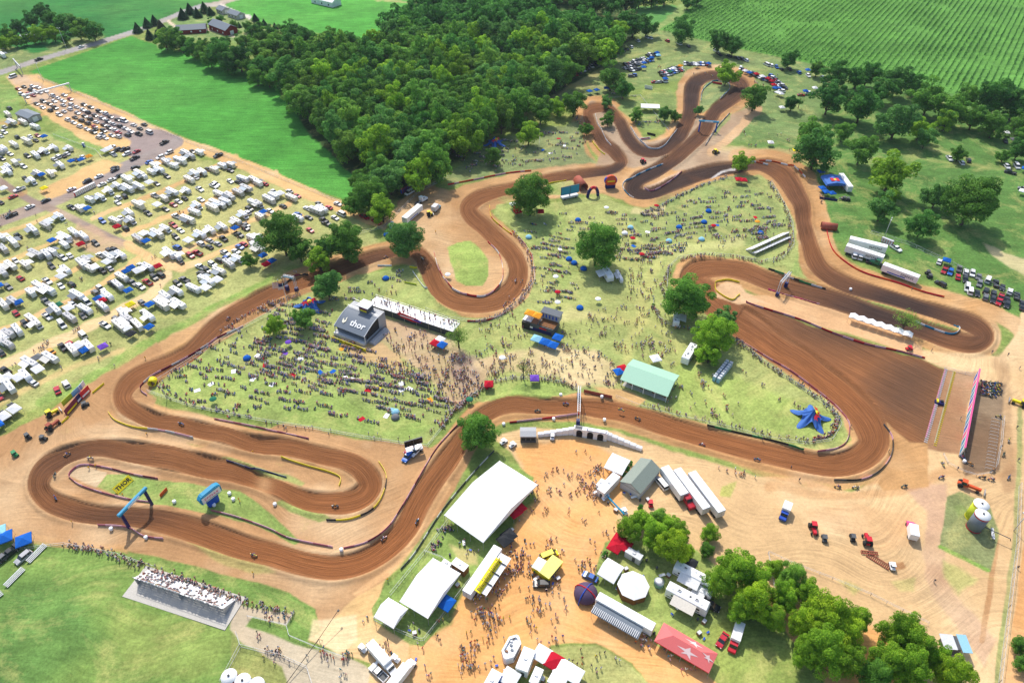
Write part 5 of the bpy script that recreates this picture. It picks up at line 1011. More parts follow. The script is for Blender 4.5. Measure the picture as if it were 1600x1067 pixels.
# can-shaped inflatable sign on the left island
e = emp('inflatable_sign', 'blue inflatable sign with lettered white face on the left island', 'inflatable sign', P(334, 786), hdg(326, 792, 344, 778)); q = MB(); q.box(0, 0, 0, 3.6, 1.5, 3.2, 'blue', top=(1.1, 1)); pt('base', q, e, bevel=.2)
q = MB(); q.prism([(-3.4, 3.2), (-3.8, 5.5), (-2.6, 6.6), (2.2, 6.9), (3.6, 6.2), (3.6, 3.6), (2.6, 3.1)], -1.0, 1.0, 'teal'); pt('head', q, e, bevel=.25)
q = MB(); q.box(0, -1.03, 3.6, 6.2, .06, 2.4, 'white'); pt('face_panel', q, e)
if 1: glyphs(6, 4.8, .8, 'pink', e, (0, -1.07, 5.0), (math.pi / 2, 0, 0)); glyphs(9, 4.6, .4, 'navy', e, (0, -1.07, 4.0), (math.pi / 2, 0, 0), 'small_lettering', 4)
# screens
def screen(x, y, a, w, h, label, z=2.0, face='screen', frame='dkgrey', body=True):
    e = emp('video_screen', label, 'screen', P(x, y), a); q = MB(); q.box(0, 0, z, w, .4, h, frame); pt('frame', q, e); q = MB(); [q.box(s * w * .25, -.22, z + .15, w * .47, .04, h - .3, face) for s in (-1, 1)]; pt('screen_face', q, e)
    q = MB(); q.tube((0, .2, .8), (0, .2, z + .5), .3, 'grey', 8); pt('mast', q, e)
    q = MB(); q.box(0, .3, .5, w * .9, 2.3, .9, 'ltgrey'); pt('trailer_base', q, e)
    for s in (-1, 1): q = MB(); q.tube((s * w * .3, -1.1, .4), (s * w * .3, -.8, .4), .4, 'tyre', 10); pt('wheel', q, e)
screen(648, 705, hdg(636, 702, 660, 695), 6, 2.7, 'black video screen on a trailer at the corner of the left infield', z=3.2)
screen(890, 310, hdg(884, 312, 898, 309), 10, 4.5, 'turquoise video screen trailer beside the culvert', z=2.4, face='teal')
vlist("uw,1000,690 cr,965,680 ub,950,725", 400, 534, hdg(640, 712, 652, 700), 'under the black video screen', None)
# culverts
def culvert(x, y, a, L_, r, m, label):
    e = emp('culvert_pipe', label, 'culvert', P(x, y), a); q = MB(); n = 20; V = []; 
    for X in (-L_ / 2, L_ / 2):
        for rr in (r, r * .88): V += [(X, rr * math.cos(6.283 * i / n), r * .75 + rr * math.sin(6.283 * i / n)) for i in range(n)]
    F = []
    for i in range(n):
        j = (i + 1) % n; F += [(i, j, 2 * n + j, 2 * n + i), (n + i, 3 * n + i, 3 * n + j, n + j), (i, n + i, n + j, j), (2 * n + i, 2 * n + j, 3 * n + j, 3 * n + i)]
    q.add(V, F, m, True); pt('pipe', q, e); q = MB(); q.box(-L_ * .3, 0, .05, .1, r * 1.5, r * 1.5, 'black'); pt('dark_interior', q, e)
culvert(907, 292, hdg(900, 284, 911, 298), 9, 2.3, 'rust', 'rusty orange tunnel pipe under the track near the inflatable arch'); culvert(240, 600, hdg(243, 594, 239, 604), 2.5, 1.4, 'yellow', 'yellow rimmed tunnel pipe at the left corner of the infield'); culvert(1294, 358, hdg(1286, 356, 1302, 358), 7, 1.8, 'rust', 'rusty tunnel pipe on the outside of the right bend')
# star shaped shade tents with the bull and sun emblem
def star(x, y, R_o, h, label, a0=0.0):
    e = emp('star_tent', label, 'tent', P(x, y), a0); r = MB(); n = 60; rings = [0, .1, .25, .45, .7, 1.0]; V = []
    for k in rings:
        for i in range(n):
            t = 2 * math.pi * i / n; w = (1 + math.cos(5 * t)) / 2; R1 = R_o * (.46 + .54 * w ** 2.2); rr = R1 * k; z = h * (1 - k) ** 1.5 + (1 - w) ** 2 * 2.2 * k ** 1.2 + .15
            V.append((rr * math.cos(t), rr * math.sin(t), z + (.6 if k < .05 else 0)))
    F = [(k * n + i, k * n + (i + 1) % n, (k + 1) * n + (i + 1) % n, (k + 1) * n + i) for k in range(len(rings) - 1) for i in range(n)]; r.add(V, F, 'navyc', True); pt('canopy', r, e)
    def bull(s, ang):   # charging bull outline
        P_ = [(-1.0, .1), (-.7, .45), (-.2, .5), (.2, .62), (.5, .5), (.75, .55), (1.0, .25), (.8, .05), (.55, .1), (.5, -.25), (.7, -.5), (.45, -.5), (.25, -.1), (-.3, -.1), (-.45, -.45), (-.8, -.55), (-.6, -.3), (-.75, 0), (-1.15, -.15)]
        q = MB(); q.add([(x_ * s, y_ * s, 0) for x_, y_ in P_], [tuple(range(len(P_)))], 'red'); return q
    for sgn, an in ((1, .35), (-1, -.35)):
        g = Vector((sgn * R_o * .23, -R_o * .2, h * .76)); o = pt('emblem_bull', bull(R_o * .25, 0), e, loc=g); o.scale = (-sgn, 1, 1); o.rotation_euler = (R(32), 0, sgn * .5)
    q = MB(); q.lathe([(.01, 0), (R_o * .13, 0), (R_o * .13, .05), (.01, .06)], 'yellow', 16); o = pt('emblem_sun', q, e, loc=(0, -R_o * .19, h * .84)); o.rotation_euler = (R(34), 0, 0)
    for i in range(5): t = 2 * math.pi * i / 5; q = MB(); q.tube((R_o * .98 * math.cos(t), R_o * .98 * math.sin(t), 0), (R_o * .92 * math.cos(t), R_o * .92 * math.sin(t), .6), .06, 'steel', 5); pt('anchor', q, e)
    q = MB(); q.tube((0, 0, 0), (0, 0, h + .6), .12, 'steel', 6); pt('mast', q, e)
mat('navyc', c(62, 112, 190), .7, noise=.05)
star(1266, 655, 7.2, 4.4, 'large blue star-shaped shade tent with bull emblem on the right infield', 1.25); star(484, 479, 7.0, 4.6, 'blue star-shaped tent behind the crowd left of the arched stage', .6); star(773, 226, 7.0, 4.4, 'small blue star-shaped tent on the slope below the wood', .9)
# ------------------------------------------------------------------ arched stage
o, rz, Lg, Wd = rect4((529,508),(576.5,524),(591,495),(545,476), 5.0); e = emp('arched_stage', 'dark grey arched stage with white lettering facing the seated crowd', 'stage', o, rz); q = MB(); q.box(0, 0, 0, Lg, Wd, 1.5, 'grey'); pt('floor', q, e)
q = MB(); q.box(0, -Wd / 2 - .6, 0, Lg, 1.2, 1.3, 'ltgrey'); pt('front_deck', q, e); V = []; n = 12
for i in range(n + 1): t = i / n; V.append((-Wd / 2 - .2 + Wd * .82 * t, 4.0 + 3.0 * math.sin(min(t, 1) * math.pi / 2)))
q = MB(); vs_ = [(-Lg / 2, y, z_) for y, z_ in V] + [(Lg / 2, y, z_) for y, z_ in V] + [(-Lg / 2, y, z_ - .25) for y, z_ in V] + [(Lg / 2, y, z_ - .25) for y, z_ in V]; k = n + 1
q.add(vs_, [(i, i + k, i + 1 + k, i + 1) for i in range(n)] + [(2 * k + i, 2 * k + i + 1, 3 * k + i + 1, 3 * k + i) for i in range(n)] + [(0, 2 * k, 3 * k, k)], 'stagegrey' if 'stagegrey' in MATS else (mat('stagegrey', c(112, 122, 134), .6, noise=.05) and 'stagegrey')); pt('arched_roof', q, e)
for s in (-1, 1):
    q = MB(); [q.tube((s * Lg / 2, V[i][0], V[i][1]), (s * Lg / 2, V[i + 1][0], V[i + 1][1]), .18, 'ltgrey', 6) for i in range(n)]; q.tube((s * Lg / 2, -Wd / 2, 0), (s * Lg / 2, -Wd / 2, 4.3), .18, 'ltgrey', 6); pt('truss_rib', q, e)
    q = MB(); q.add([(s * (Lg / 2 - .1), -Wd / 2 + 1, 1.5), (s * (Lg / 2 - .1), Wd / 2 - 1.5, 1.5)] + [(s * (Lg / 2 - .1), V[i][0], V[i][1] - .2) for i in range(n, 0, -2)], [tuple(range(2 + len(range(n, 0, -2))))], 'black'); pt('side_screen', q, e)
q = MB(); q.box(0, Wd / 2 - .9, 0, Lg * 1.02, 4.2, 7.0, 'grey'); pt('rear_deck', q, e); q = MB()
for s in (-1, 1): q.tube((-Lg / 2, Wd / 2 - .9 + s * 2, 8), (Lg / 2, Wd / 2 - .9 + s * 2, 8), .06, 'steel', 4)
pt('railing', q, e); q = MB(); q.box(.5, Wd / 2 - 1.2, 7.0, 4.2, 3.6, 2.6, 'dkgrey'); pt('tower_booth', q, e); q = MB(); q.box(.5, Wd / 2 - 1.2, 9.6, 5.4, 4.6, .3, 'ltgrey'); pt('booth_roof', q, e)
q = MB(); q.box(.5, Wd / 2 - 3.05, 8.2, 3, .08, .8, 'wine'); q.box(.5, Wd / 2 - 3.05, 7.3, 3, .08, .7, 'yellow'); pt('booth_sign', q, e)
i = 3; sl = math.atan2(V[i + 3][1] - V[i - 1][1], V[i + 3][0] - V[i - 1][0]); t = letter('thor', 3.8, 'white', e, (2.0, V[4][0] - .1, V[4][1] + .12), (sl, 0, 0), .06)
q = MB(); q.add([(-1, -1.1, .05), (-.2, -1.5, .05), (.5, -.4, .05), (.1, 1.5, .05), (-.3, .9, .05), (.0, .2, .05), (-.6, -.3, .05), (-1.2, .8, .05), (-1.3, -.2, .05)], [tuple(range(9))], 'cream' if 'cream' in MATS else (mat('cream', (.8, .76, .6), .7) and 'cream')); b_ = pt('crest_emblem', q, e, loc=(-Lg * .27, V[4][0], V[4][1] + .15)); b_.rotation_euler = (sl, 0, 0)
q = MB(); q.box(Lg / 2 + 1.8, 0, 0, 3.4, Wd * .8, 1.2, 'grey', top=(.4, 1)); pt('side_ramp', q, e)
for i in range(5): q = MB(); q.box(-Lg * .35 + i * Lg * .17, -Wd * .2, 1.5, 1.0, .8, 1.2, 'black'); pt('speaker_box', q, e)
# ------------------------------------------------------------------ white grandstand beside it
A_, B_ = Pz(588, 463, 3.2), Pz(719, 505, 3.2); D1 = Pz(698, 518, 3.2); l = (B_ - A_).length; w = 5.6; rz = math.atan2(B_.y - A_.y, B_.x - A_.x); nrm = Vector((math.sin(rz), -math.cos(rz), 0)); e = emp('grandstand', 'long white raised viewing deck with dark screened front behind the plaza', 'grandstand', (A_ + B_) / 2 + nrm * w / 2, rz)
q = MB(); q.box(0, 0, 2.9, l, w, .3, 'white'); pt('deck', q, e); n = 7
for i in range(n): q = MB(); q.box(-l / 2 + l * (i + .5) / n, -w / 2 + .1, 0, l / n - .3, .12, 2.8, 'screenw' if 'screenw' in MATS else (mat('screenw', c(70, 78, 76), .9, noise=.3) and 'screenw')); pt('front_screen', q, e)
for i in range(n + 1):
    for s in (-1, 1): q = MB(); q.tube((-l / 2 + l * i / n, s * (w / 2 - .2), 0), (-l / 2 + l * i / n, s * (w / 2 - .2), 4.1), .08, 'steel', 5); pt('post', q, e)
q = MB(); [q.tube((-l / 2, s * (w / 2 - .1), 4.1), (l / 2, s * (w / 2 - .1), 4.1), .05, 'steel', 4) for s in (-1, 1)]; pt('railing', q, e)
q = MB(); q.add([(-6, -w / 2 - .1, 3.2), (-4.5, -w / 2 - .1, 4.4), (4, -w / 2 - .1, 3.6), (5.5, -w / 2 - .1, 2.2), (1, -w / 2 - .1, 1.4), (-4, -w / 2 - .1, 1.9)], [tuple(range(6))], 'red'); q.add([(1, -w / 2 - .16, 3.0), (5.3, -w / 2 - .16, 3.2), (5.0, -w / 2 - .16, 2.2), (1, -w / 2 - .16, 2.3)], [(0, 1, 2, 3)], 'blue'); q.box(-1.2, -w / 2 - .2, 2.7, 6.5, .05, .5, 'white'); pt('emblem_banner', q, e)
GSTAND = (A_, B_, nrm, w, 3.25)
# ------------------------------------------------------------------ second stage (trailer stage) in the infield
o, rz, Lg, Wd = rect4((812,494),(824,482),(884,497),(866,516), 4.0); e = emp('broadcast_stage', 'two level dark broadcast stage with orange canopies in the infield', 'stage', P(846, 512), hdg(815, 508, 866, 524))
q = MB(); q.box(0, 0, 0, 12.5, 6.5, 3.4, 'dkgrey'); pt('lower_box', q, e); q = MB(); q.box(-3.5, .3, 3.4, 5.5, 6.6, .25, 'wood'); q.box(3.2, -.6, 3.4, 6.4, 4.4, .2, 'brown'); pt('deck', q, e)
q = MB(); q.box(2.8, 3.2, 3.4, 7.5, 3.0, 3.0, 'grey'); pt('upper_cabin', q, e); q = MB(); q.box(2.8, 3.2, 6.4, 8.2, 3.8, .2, 'fabricgrey'); pt('upper_roof', q, e); q = MB(); [q.box(-.2 + i * 1.4, 1.66, 4.2, .6, .06, 1.6, 'blue') for i in range(5)]; pt('windows', q, e)
q = MB(); q.box(-5.2, -2.0, 0, 3.4, 3.2, 3.3, 'black'); pt('black_drape', q, e); q = MB(); q.box(-5.1, -1.4, 3.65, 3.6, 3.0, .2, 'white'); pt('white_deck', q, e)
q = MB(); q.box(1, -3.32, .5, 9, .08, 1.4, 'navy'); q.box(-3, -3.36, 1.2, 1.5, .05, .8, 'white'); q.box(2, -3.36, 2.2, 3.0, .05, .7, 'red'); pt('front_banner', q, e)
for i in range(6): q = MB(); q.tube((-.0 + i * 1.3, -2.8, 3.6), (i * 1.3, -2.8, 4.7), .05, 'steel', 4); pt('rail_post', q, e)
def canopies(lst, sz, place, group, pk=.9, h=2.4):
    kk = canopy_kit(sz, sz, h, pk)
    for x, y, a, cl, z in lst:
        p = P(x, y); p = seat(p, z); cn = CC[cl][1]; spawn('canopy_tent', 'canopy', kk, p, a, cn + ' square canopy tent', place, x, group, CC[cl][0], color2=CC[cl][0])
s1 = hdg(815, 508, 866, 524); canopies([(827, 507, s1, 'o', 3.6), (839, 511, s1, 'o', 3.6)], 3.1, 'on top of the broadcast stage', 'orange canopies on the stage')
canopies([(838, 536, s1, 'c', 0), (851, 541, s1, 'b', 0), (864, 546, s1, 'b', 0), (871, 534, s1, 'b', 0)], 3.4, 'in front of the broadcast stage', 'blue canopies at the stage')
canopies([(681, 543, rz, 'r', 0), (691, 546, rz, 'b', 0), (688, 538, rz, 'w', 0)], 3.2, 'at the end of the white grandstand', 'canopies by the grandstand')
canopies([(972, 583, .4, 'r', 0), (966, 588, .4, 'b', 0)], 3.2, 'touching the mint green pavilion', 'canopies by the pavilion')
canopies([(835, 598, 0, 'p', 0), (764, 607, 0, 'r', 0)], 3.0, 'on the grass above the finish bend', None); canopies([(698, 948, hdg(690, 942, 706, 952), 'b', 0)], 3.8, 'beside the middle white marquee', None)
canopies([(844, 337, 0, 'r', 0), (1153, 287, 0, 'r', 0), (1160, 288, 0, 'r', 0), (808, 332, .4, 'r', 0), (803, 326, .4, 'w', 0), (809, 337, .4, 'r', 0), (1023, 567, .3, 'w', 0)], 3.4, 'on the infield grass', 'canopies scattered on the infield')
sb = hdg(950, 858, 975, 872); canopies([(966, 850, sb, 'r', 0), (975, 858, sb, 'r', 0), (960, 860, sb, 'r', 0), (810, 800, .7, 'r', 0), (804, 806, .7, 'r', 0)], 3.6, 'at the edge of the sandy midway', 'red vendor canopies')
canopies([(795, 843, .7, 'k', 0), (789, 850, .7, 'k', 0)], 3.6, 'at the top end of the yellow vendor rig', 'black canopies')
# semi trailers
def trailer(cs, z, label, side=None, txt=None, group=None, tx='white'):
    o, rz, Lg, Wd = rect4(*cs, z); e = emp('semi_trailer', label, 'trailer', o, rz, group)
    for it in semi_trailer(max(Lg, 6), max(2.5, min(Wd, 2.9)), z, side): obj(it[0], it[1], e)
    if txt: glyphs(7, 5.4, 1.0, txt[1], e, (Lg * .22, -max(2.5, min(Wd, 2.9)) / 2 - .02, 2.7), (math.pi / 2, 0, 0), seed=len(txt[0]))
    return e, Lg
trailer([(1064,777),(1033,731),(1044,725),(1076,766)], 4.0, 'white box trailer with red cab, left of the three beside the grey building'); trailer([(1098,797),(1054,734),(1062,729),(1111,790)], 4.0, 'middle white box trailer of the three beside the grey building')
trailer([(1122,801),(1076,739),(1086,734),(1135,796)], 4.0, 'right white box trailer of the three beside the grey building')
trailer([(1326,374),(1389,390),(1385,380),(1331,368)], 4.2, 'upper white race trailer with dark lettering in the right lot', None, ('aaaa', 'dkgrey')); trailer([(1321,386),(1380,405),(1384,396),(1326,378)], 4.2, 'lower white race trailer with a grey awning in the right lot', None, ('aaaa', 'dkgrey'))
trailer([(1379,417),(1436,438),(1438,426),(1383,406)], 4.2, 'white race trailer with blue stripe and green cab', 'blue', ('aaaaaa', 'navy')); trailer([(628,338),(654,318),(659,322),(635,344)], 3.9, 'blue sided box trailer parked behind the white cab on the dirt road', 'blue')
for x, y, a, cl, lb in ((1074, 786, hdg(1064, 770, 1078, 792), 'r', 'red truck cab hitched under the white box trailer'), (660, 316, hdg(650, 322, 668, 312), 'w', 'white truck cab hitched to the blue sided trailer'), (1369, 414, hdg(1385, 418, 1362, 410), 'e', 'dark green truck cab in front of the striped race trailer')):
    e = spawn('truck_cab', 'truck', KIT['K'], seat(P(x, y)), a, '', '', x, None, CC[cl][0]); e['label'] = lb; REG.pop()
# long transporter with dark striped awning
o, rz, Lg, Wd = rect4((936,926),(1024,975),(1020,983),(932,933), 4.0); e = emp('team_transporter', 'long white transporter with striped grey awning below the octagonal tent', 'trailer', o, rz)
for it in semi_trailer(Lg, 2.6, 4.0): obj(it[0], it[1], e)
q = MB(); w0 = -1.35; q.add([(-Lg * .47, w0, 3.3), (Lg * .36, w0, 3.3), (Lg * .36, w0 - 3.2, 2.6), (-Lg * .47, w0 - 3.2, 2.6), (-Lg * .47, w0, 3.2), (Lg * .36, w0, 3.2), (Lg * .36, w0 - 3.2, 2.5), (-Lg * .47, w0 - 3.2, 2.5)], [(0, 3, 2, 1), (4, 5, 6, 7), (2, 3, 7, 6), (0, 1, 5, 4), (1, 2, 6, 5), (3, 0, 4, 7)], 'slate'); pt('awning', q, e)
q = MB(); [q.box(-Lg * .47 + Lg * .83 * i / 26, w0 - 1.6, 2.97, .18, 3.1, .05, 'ltgrey') for i in range(26)]; pt('awning_slats', q, e)
for i in range(6): q = MB(); q.tube((-Lg * .46 + i * Lg * .16, w0 - 3.1, 0), (-Lg * .46 + i * Lg * .16, w0 - 3.1, 2.5), .05, 'steel', 4); pt('awning_pole', q, e)
mat('pinkw2', c(245, 215, 212), .7)
# red rectangular hospitality tent
o, rz, Lg, Wd = rect4((1022,1000),(1108,1050),(1122,1020),(1038,971), 3.2); e = emp('hospitality_tent', 'large pale red tent with white star emblems in the bottom paddock', 'tent', o, rz); a, b = Lg / 2, Wd / 2; q = MB()
q.add([(-a, -b, 3), (a, -b, 3), (a, b, 3), (-a, b, 3), (-a + 3.6, 0, 5), (a - 3.6, 0, 5)], [(0, 1, 5, 4), (2, 3, 4, 5), (1, 2, 5), (3, 0, 4)], 'salmon'); pt('canopy', q, e); q = MB()
for (x0, y0, x1, y1) in ((-a, -b, a, -b), (a, -b, a, b), (a, b, -a, b), (-a, b, -a, -b)): q.add([(x0, y0, 2.6), (x1, y1, 2.6), (x1, y1, 3.01), (x0, y0, 3.01)], [(0, 1, 2, 3)], 'red')
pt('valance', q, e); sl = math.atan2(2, b)
ST_ = [(-2.6, .1), (-.7, .35), (.15, 1.1), (.45, .3), (2.4, .2), (.7, -.25), (1.1, -1.2), (0, -.5), (-1.3, -.9), (-.6, -.2)]
for x, y, z_, ax, s, rz_ in ((1, -b * .5, 4.06, sl, 1.15, 0), (1.5, b * .5, 4.06, -sl, 1.0, 0)): q = MB(); q.add([(u * s, v * s, 0) for u, v in ST_], [tuple(range(10))], 'pinkw2'); oo = pt('star_emblem', q, e, loc=(x, y, z_)); oo.rotation_euler = (ax, 0, 0)
q = MB(); q.add([(u * .8, v * .8, 0) for u, v in ST_], [tuple(range(10))], 'pinkw2'); oo = pt('star_emblem', q, e, loc=(a - 1.6, 0, 4.0)); oo.rotation_euler = (0, math.atan2(2, 3.6), 0); oo.rotation_euler.z = 0
for i in range(5):
    for s in (-1, 1): q = MB(); q.tube((-a + i * Lg / 4, s * b, 0), (-a + i * Lg / 4, s * b, 3), .06, 'steel', 5); pt('pole', q, e)
# octagonal white tent, purple dome tent
e = emp('octagonal_tent', 'white octagonal tent with brown scalloped sides in the paddock', 'tent', P(988, 922), .3); q = MB(); n = 8; q.add([(4.4 * math.cos(6.283 * (i + .5) / n), 4.4 * math.sin(6.283 * (i + .5) / n), 2.7) for i in range(n)] + [(0, 0, 4.4)], [(i, (i + 1) % n, n) for i in range(n)], 'canvas'); pt('canopy', q, e)
for i in range(n):
    t0, t1 = 6.283 * (i + .5) / n, 6.283 * (i + 1.5) / n; q = MB(); q.add([(4.35 * math.cos(t0), 4.35 * math.sin(t0), 0), (4.35 * math.cos(t1), 4.35 * math.sin(t1), 0), (4.35 * math.cos(t1), 4.35 * math.sin(t1), 2.7), (4.0 * math.cos((t0 + t1) / 2), 4.0 * math.sin((t0 + t1) / 2), 2.2), (4.35 * math.cos(t0), 4.35 * math.sin(t0), 2.7)], [(0, 1, 2, 3, 4)], 'brown'); pt('side_wall', q, e)
e = emp('dome_tent', 'dark purple dome tent with red and blue ribs at the midway edge', 'tent', P(915, 930), .4); q = MB(); mat('plum', c(90, 72, 100), .8, noise=.1); n = 24; q.lathe([(3.3, .9), (3.2, 1.6), (2.6, 2.7), (1.6, 3.5), (.05, 3.9)], 'plum', n); pt('dome', q, e)
for i in range(4): t = i * 1.571 + .5; q = MB(); pr = [(3.5, 0), (3.4, 1.3), (2.75, 2.75), (1.6, 3.6), (.05, 3.98)]; [q.tube((pr[j][0] * math.cos(t), pr[j][0] * math.sin(t), pr[j][1]), (pr[j + 1][0] * math.cos(t), pr[j + 1][0] * math.sin(t), pr[j + 1][1]), .16, 'red' if i % 2 else 'blue', 6) for j in range(4)]; pt('inflated_rib', q, e)
# yellow and white vendor rig
o, rz, Lg, Wd = rect4((723,922),(736,929),(783,856),(772,850), 4.0); Lg, Wd = Wd, Lg; rz += math.pi / 2; e = emp('vendor_rig', 'white trailer with long yellow lettered awning board crowded by buyers', 'trailer', o, rz)
for it in semi_trailer(Lg, 2.7, 4.0): obj(it[0], it[1], e)
q = MB(); q.box(.5, -3.2, 3.4, Lg * .8, 3.6, .15, 'canvas'); pt('awning', q, e); q = MB(); q.box(-.5, -2.6, 4.0, Lg * .66, .1, 1.3, 'yellow'); oo = pt('sign_board', q, e); oo.rotation_euler = (0, 0, 0)
q = MB(); q.add([(-Lg * .4, -1.4, 4.12), (Lg * .3, -1.4, 4.12), (Lg * .3, -3.4, 3.66), (-Lg * .4, -3.4, 3.66)], [(0, 3, 2, 1)], 'yellow'); pt('yellow_awning', q, e)
for i in range(5): q = MB(); q.tube((-Lg * .38 + i * Lg * .2, -4.9, 0), (-Lg * .38 + i * Lg * .2, -4.9, 3.4), .06, 'steel', 5); pt('awning_pole', q, e)
for i in range(3): glyphs(3, 2.4, .9, 'dkgrey', e, (-Lg * .3 + i * Lg * .22, -2.4, 3.95), (.23, 0, 0), seed=i)
for i in range(3): q = MB(); q.box(-Lg * .18 + i * Lg * .22, -3.2, 3.6, .12, 3.5, .5, 'dkgrey'); pt('awning_strut', q, e)
mat('paleyellow', c(248, 240, 130), .7)
# yellow van, truck and yellow roofed trailers
vlist('vy,858,869', 0, 0, hdg(848, 874, 872, 864), 'beside the yellow roofed booths', None, 0, 1); vlist('uk,846,914', 0, 0, hdg(838, 914, 856, 914), 'beside the yellow roofed booths', None, 0, 1)
for x, y, a, L_, w_, lb in ((860, 893, hdg(850, 904, 872, 878), 6.5, 3.4, 'yellow and white roofed booth trailer, larger of the two'), (842, 889, hdg(836, 898, 848, 880), 3.6, 2.4, 'yellow and white roofed booth trailer, smaller of the two')):
    e = emp('booth_trailer', lb, 'trailer', P(x, y), a); q = MB(); q.box(0, 0, .5, L_, w_, 2.2, 'yellow'); pt('body', q, e); q = MB(); q.box(0, 0, 2.7, L_ + .3, w_ + .3, .15, 'cream' if L_ < 5 else 'paleyellow'); pt('roof', q, e); q = MB(); q.box(0, -w_ / 2 - .03, 1.2, L_ * .7, .06, 1.0, 'dkgrey'); pt('counter_hatch', q, e)
    for s in (-1, 1): q = MB(); q.tube((0, s * (w_ / 2 - .3), .35), (0, s * w_ / 2, .35), .35, 'tyre', 10); pt('wheel', q, e)
def camp_at(i, x, y, a, lb, color=(.8, .8, .8), aw=(.7, .7, .7), sc=1.0, nm=None):
    e = spawn(nm or CNAME[i], 'camper', KIT['T%d' % i], seat(P(x, y)), a, lb, '', x, None, color, sc, aw); REG.pop(); return e
m1 = hdg(1056, 892, 1106, 918); camp_at(2, 1080, 906, m1, 'silver and blue fifth wheel trailer under the bright trees', sc=1.1); camp_at(3, 1072, 942, m1, 'white and beige motorhome with dark front on the paddock lawn', aw=(.62, .58, .5), sc=1.15)
camp_at(0, 1093, 926, m1, 'white small trailer wedged between the two motorhomes', sc=.8); veh('pk', 1108, 946, m1, 'behind the beige motorhome', None); veh('tk', 1078, 886, m1, 'behind the silver fifth wheel trailer', None)
vlist('cr,1128,1001', 0, 0, hdg(1122, 1010, 1133, 992), 'beside the red and white box truck', None, 0, 1)
def box_truck(x, y, a, cl, L_, lb, boxm='white'):
    e = emp('box_truck', lb, 'truck', P(x, y), a); q = MB(); q.box(-1.2, 0, .9, L_, 2.4, 2.4, boxm); pt('cargo_box', q, e, bevel=.05); q = MB(); h0 = L_ / 2 - 1.2; q.prism([(h0 + .05, .5), (h0 + .05, 2.3), (h0 + 1.1, 2.3), (h0 + 1.5, 1.35), (h0 + 2.4, 1.15), (h0 + 2.5, .5)], -1.0, 1.0, cl); pt('cab', q, e, bevel=.06)
    q = MB(); q.add([(h0 + 1.12, -.9, 2.28), (h0 + 1.12, .9, 2.28), (h0 + 1.52, .9, 1.38), (h0 + 1.52, -.9, 1.38)], [(0, 1, 2, 3)], 'glass'); pt('windscreen', q, e)
    for xx in (h0 + 1.6, -L_ / 2 + .2):
        for s in (-1, 1): q = MB(); q.tube((xx, s * .85, .42), (xx, s * 1.1, .42), .42, 'tyre', 10); pt('wheel', q, e)
    return e
box_truck(1148, 1000, hdg(1152, 986, 1143, 1016), 'red', 5.4, 'red cab box truck with white cargo box on the lawn'); box_truck(1225, 804, hdg(1228, 798, 1223, 812), 'blue', 3.2, 'small white and blue truck on the pale dirt yard'); box_truck(1422, 832, hdg(1423, 845, 1420, 822), 'pink', 4.2, 'pink and white truck on the pale dirt yard')
box_truck(598, 1032, hdg(585, 1018, 615, 1052), 'white', 7.5, 'white cargo truck parked by the golf carts at the bottom'); box_truck(628, 1058, hdg(618, 1072, 640, 1044), 'white', 7, 'white truck cut by the bottom edge with open side'); vlist('pw,592,1052', 0, 0, hdg(584, 1044, 603, 1062), 'beside the white cargo truck', None, 0, 1)
box_truck(682, 329, hdg(676, 336, 690, 322), 'skyblue', 3.6, 'pale truck on the wide tan soil beside the oval lawn', 'ltgrey')
vlist('cs,972,746', 0, 0, .2, 'behind the grey gabled building', None, 0, 1) if False else None
vlist('vw,1033,757', 0, 0, hdg(1026, 748, 1041, 766), 'between the grey building and the trailers', None, 0, 1); vlist('cb,922,902', 0, 0, hdg(910, 897, 934, 909), 'on the sand above the purple dome', None, 0, 1)
# white tents of the paddock
marquee([(947,870),(973,883),(962,914),(936,896)], 2.8, 1.3, 'square white tent above the long transporter', scallop=True); boxhouse([(952,872),(973,883),(959,915),(945,908)], 2.4, 'white enclosed trailer partly under the square white tent') if False else None
boxhouse([(981,852),(1005,867),(1001,875),(977,862)], 2.6, 'low pale cargo trailer beside the red vendor canopies', 'ltgrey', 'ltgrey', 'cargo_trailer', 'trailer')
e = emp('water_tank', 'small round pale tank on the paddock lawn', 'tank', P(1029, 913)); q = MB(); q.lathe([(1.35, 0), (1.35, 1.6), (1.4, 1.62), (.3, 1.9), (.01, 1.92)], 'skyblue', 20); pt('body', q, e); q = MB(); q.lathe([(1.3, 1.65), (.25, 1.93), (.01, 1.95)], 'white', 20); pt('lid', q, e)
# beverage trailer with open octagonal roof and neighbours along the bottom edge
o, rz, Lg, Wd = rect4((779,1021),(800,1031),(817,994),(800,984), 4.4); e = emp('merchandise_trailer', 'white trailer with rounded corners and open roof deck at the bottom midway', 'trailer', o, rz); Lg, Wd = Wd, Lg; q = MB(); c0 = 1.4
oc = [(-Wd/2+c0,-Lg/2),(Wd/2-c0,-Lg/2),(Wd/2,-Lg/2+c0),(Wd/2,Lg/2-c0),(Wd/2-c0,Lg/2),(-Wd/2+c0,Lg/2),(-Wd/2,Lg/2-c0),(-Wd/2,-Lg/2+c0)]
q.add([(x, y, .4) for x, y in oc] + [(x, y, 3.6) for x, y in oc] + [(x * .72, y * .8, 3.6) for x, y in oc] + [(x * .72, y * .8, 3.0) for x, y in oc], [(i, (i + 1) % 8, (i + 1) % 8 + 8, i + 8) for i in range(8)] + [(8 + i, 8 + (i + 1) % 8, 16 + (i + 1) % 8, 16 + i) for i in range(8)] + [(16 + i, 16 + (i + 1) % 8, 24 + (i + 1) % 8, 24 + i) for i in range(8)] + [tuple(range(24, 32))], 'white'); pt('body', q, e)
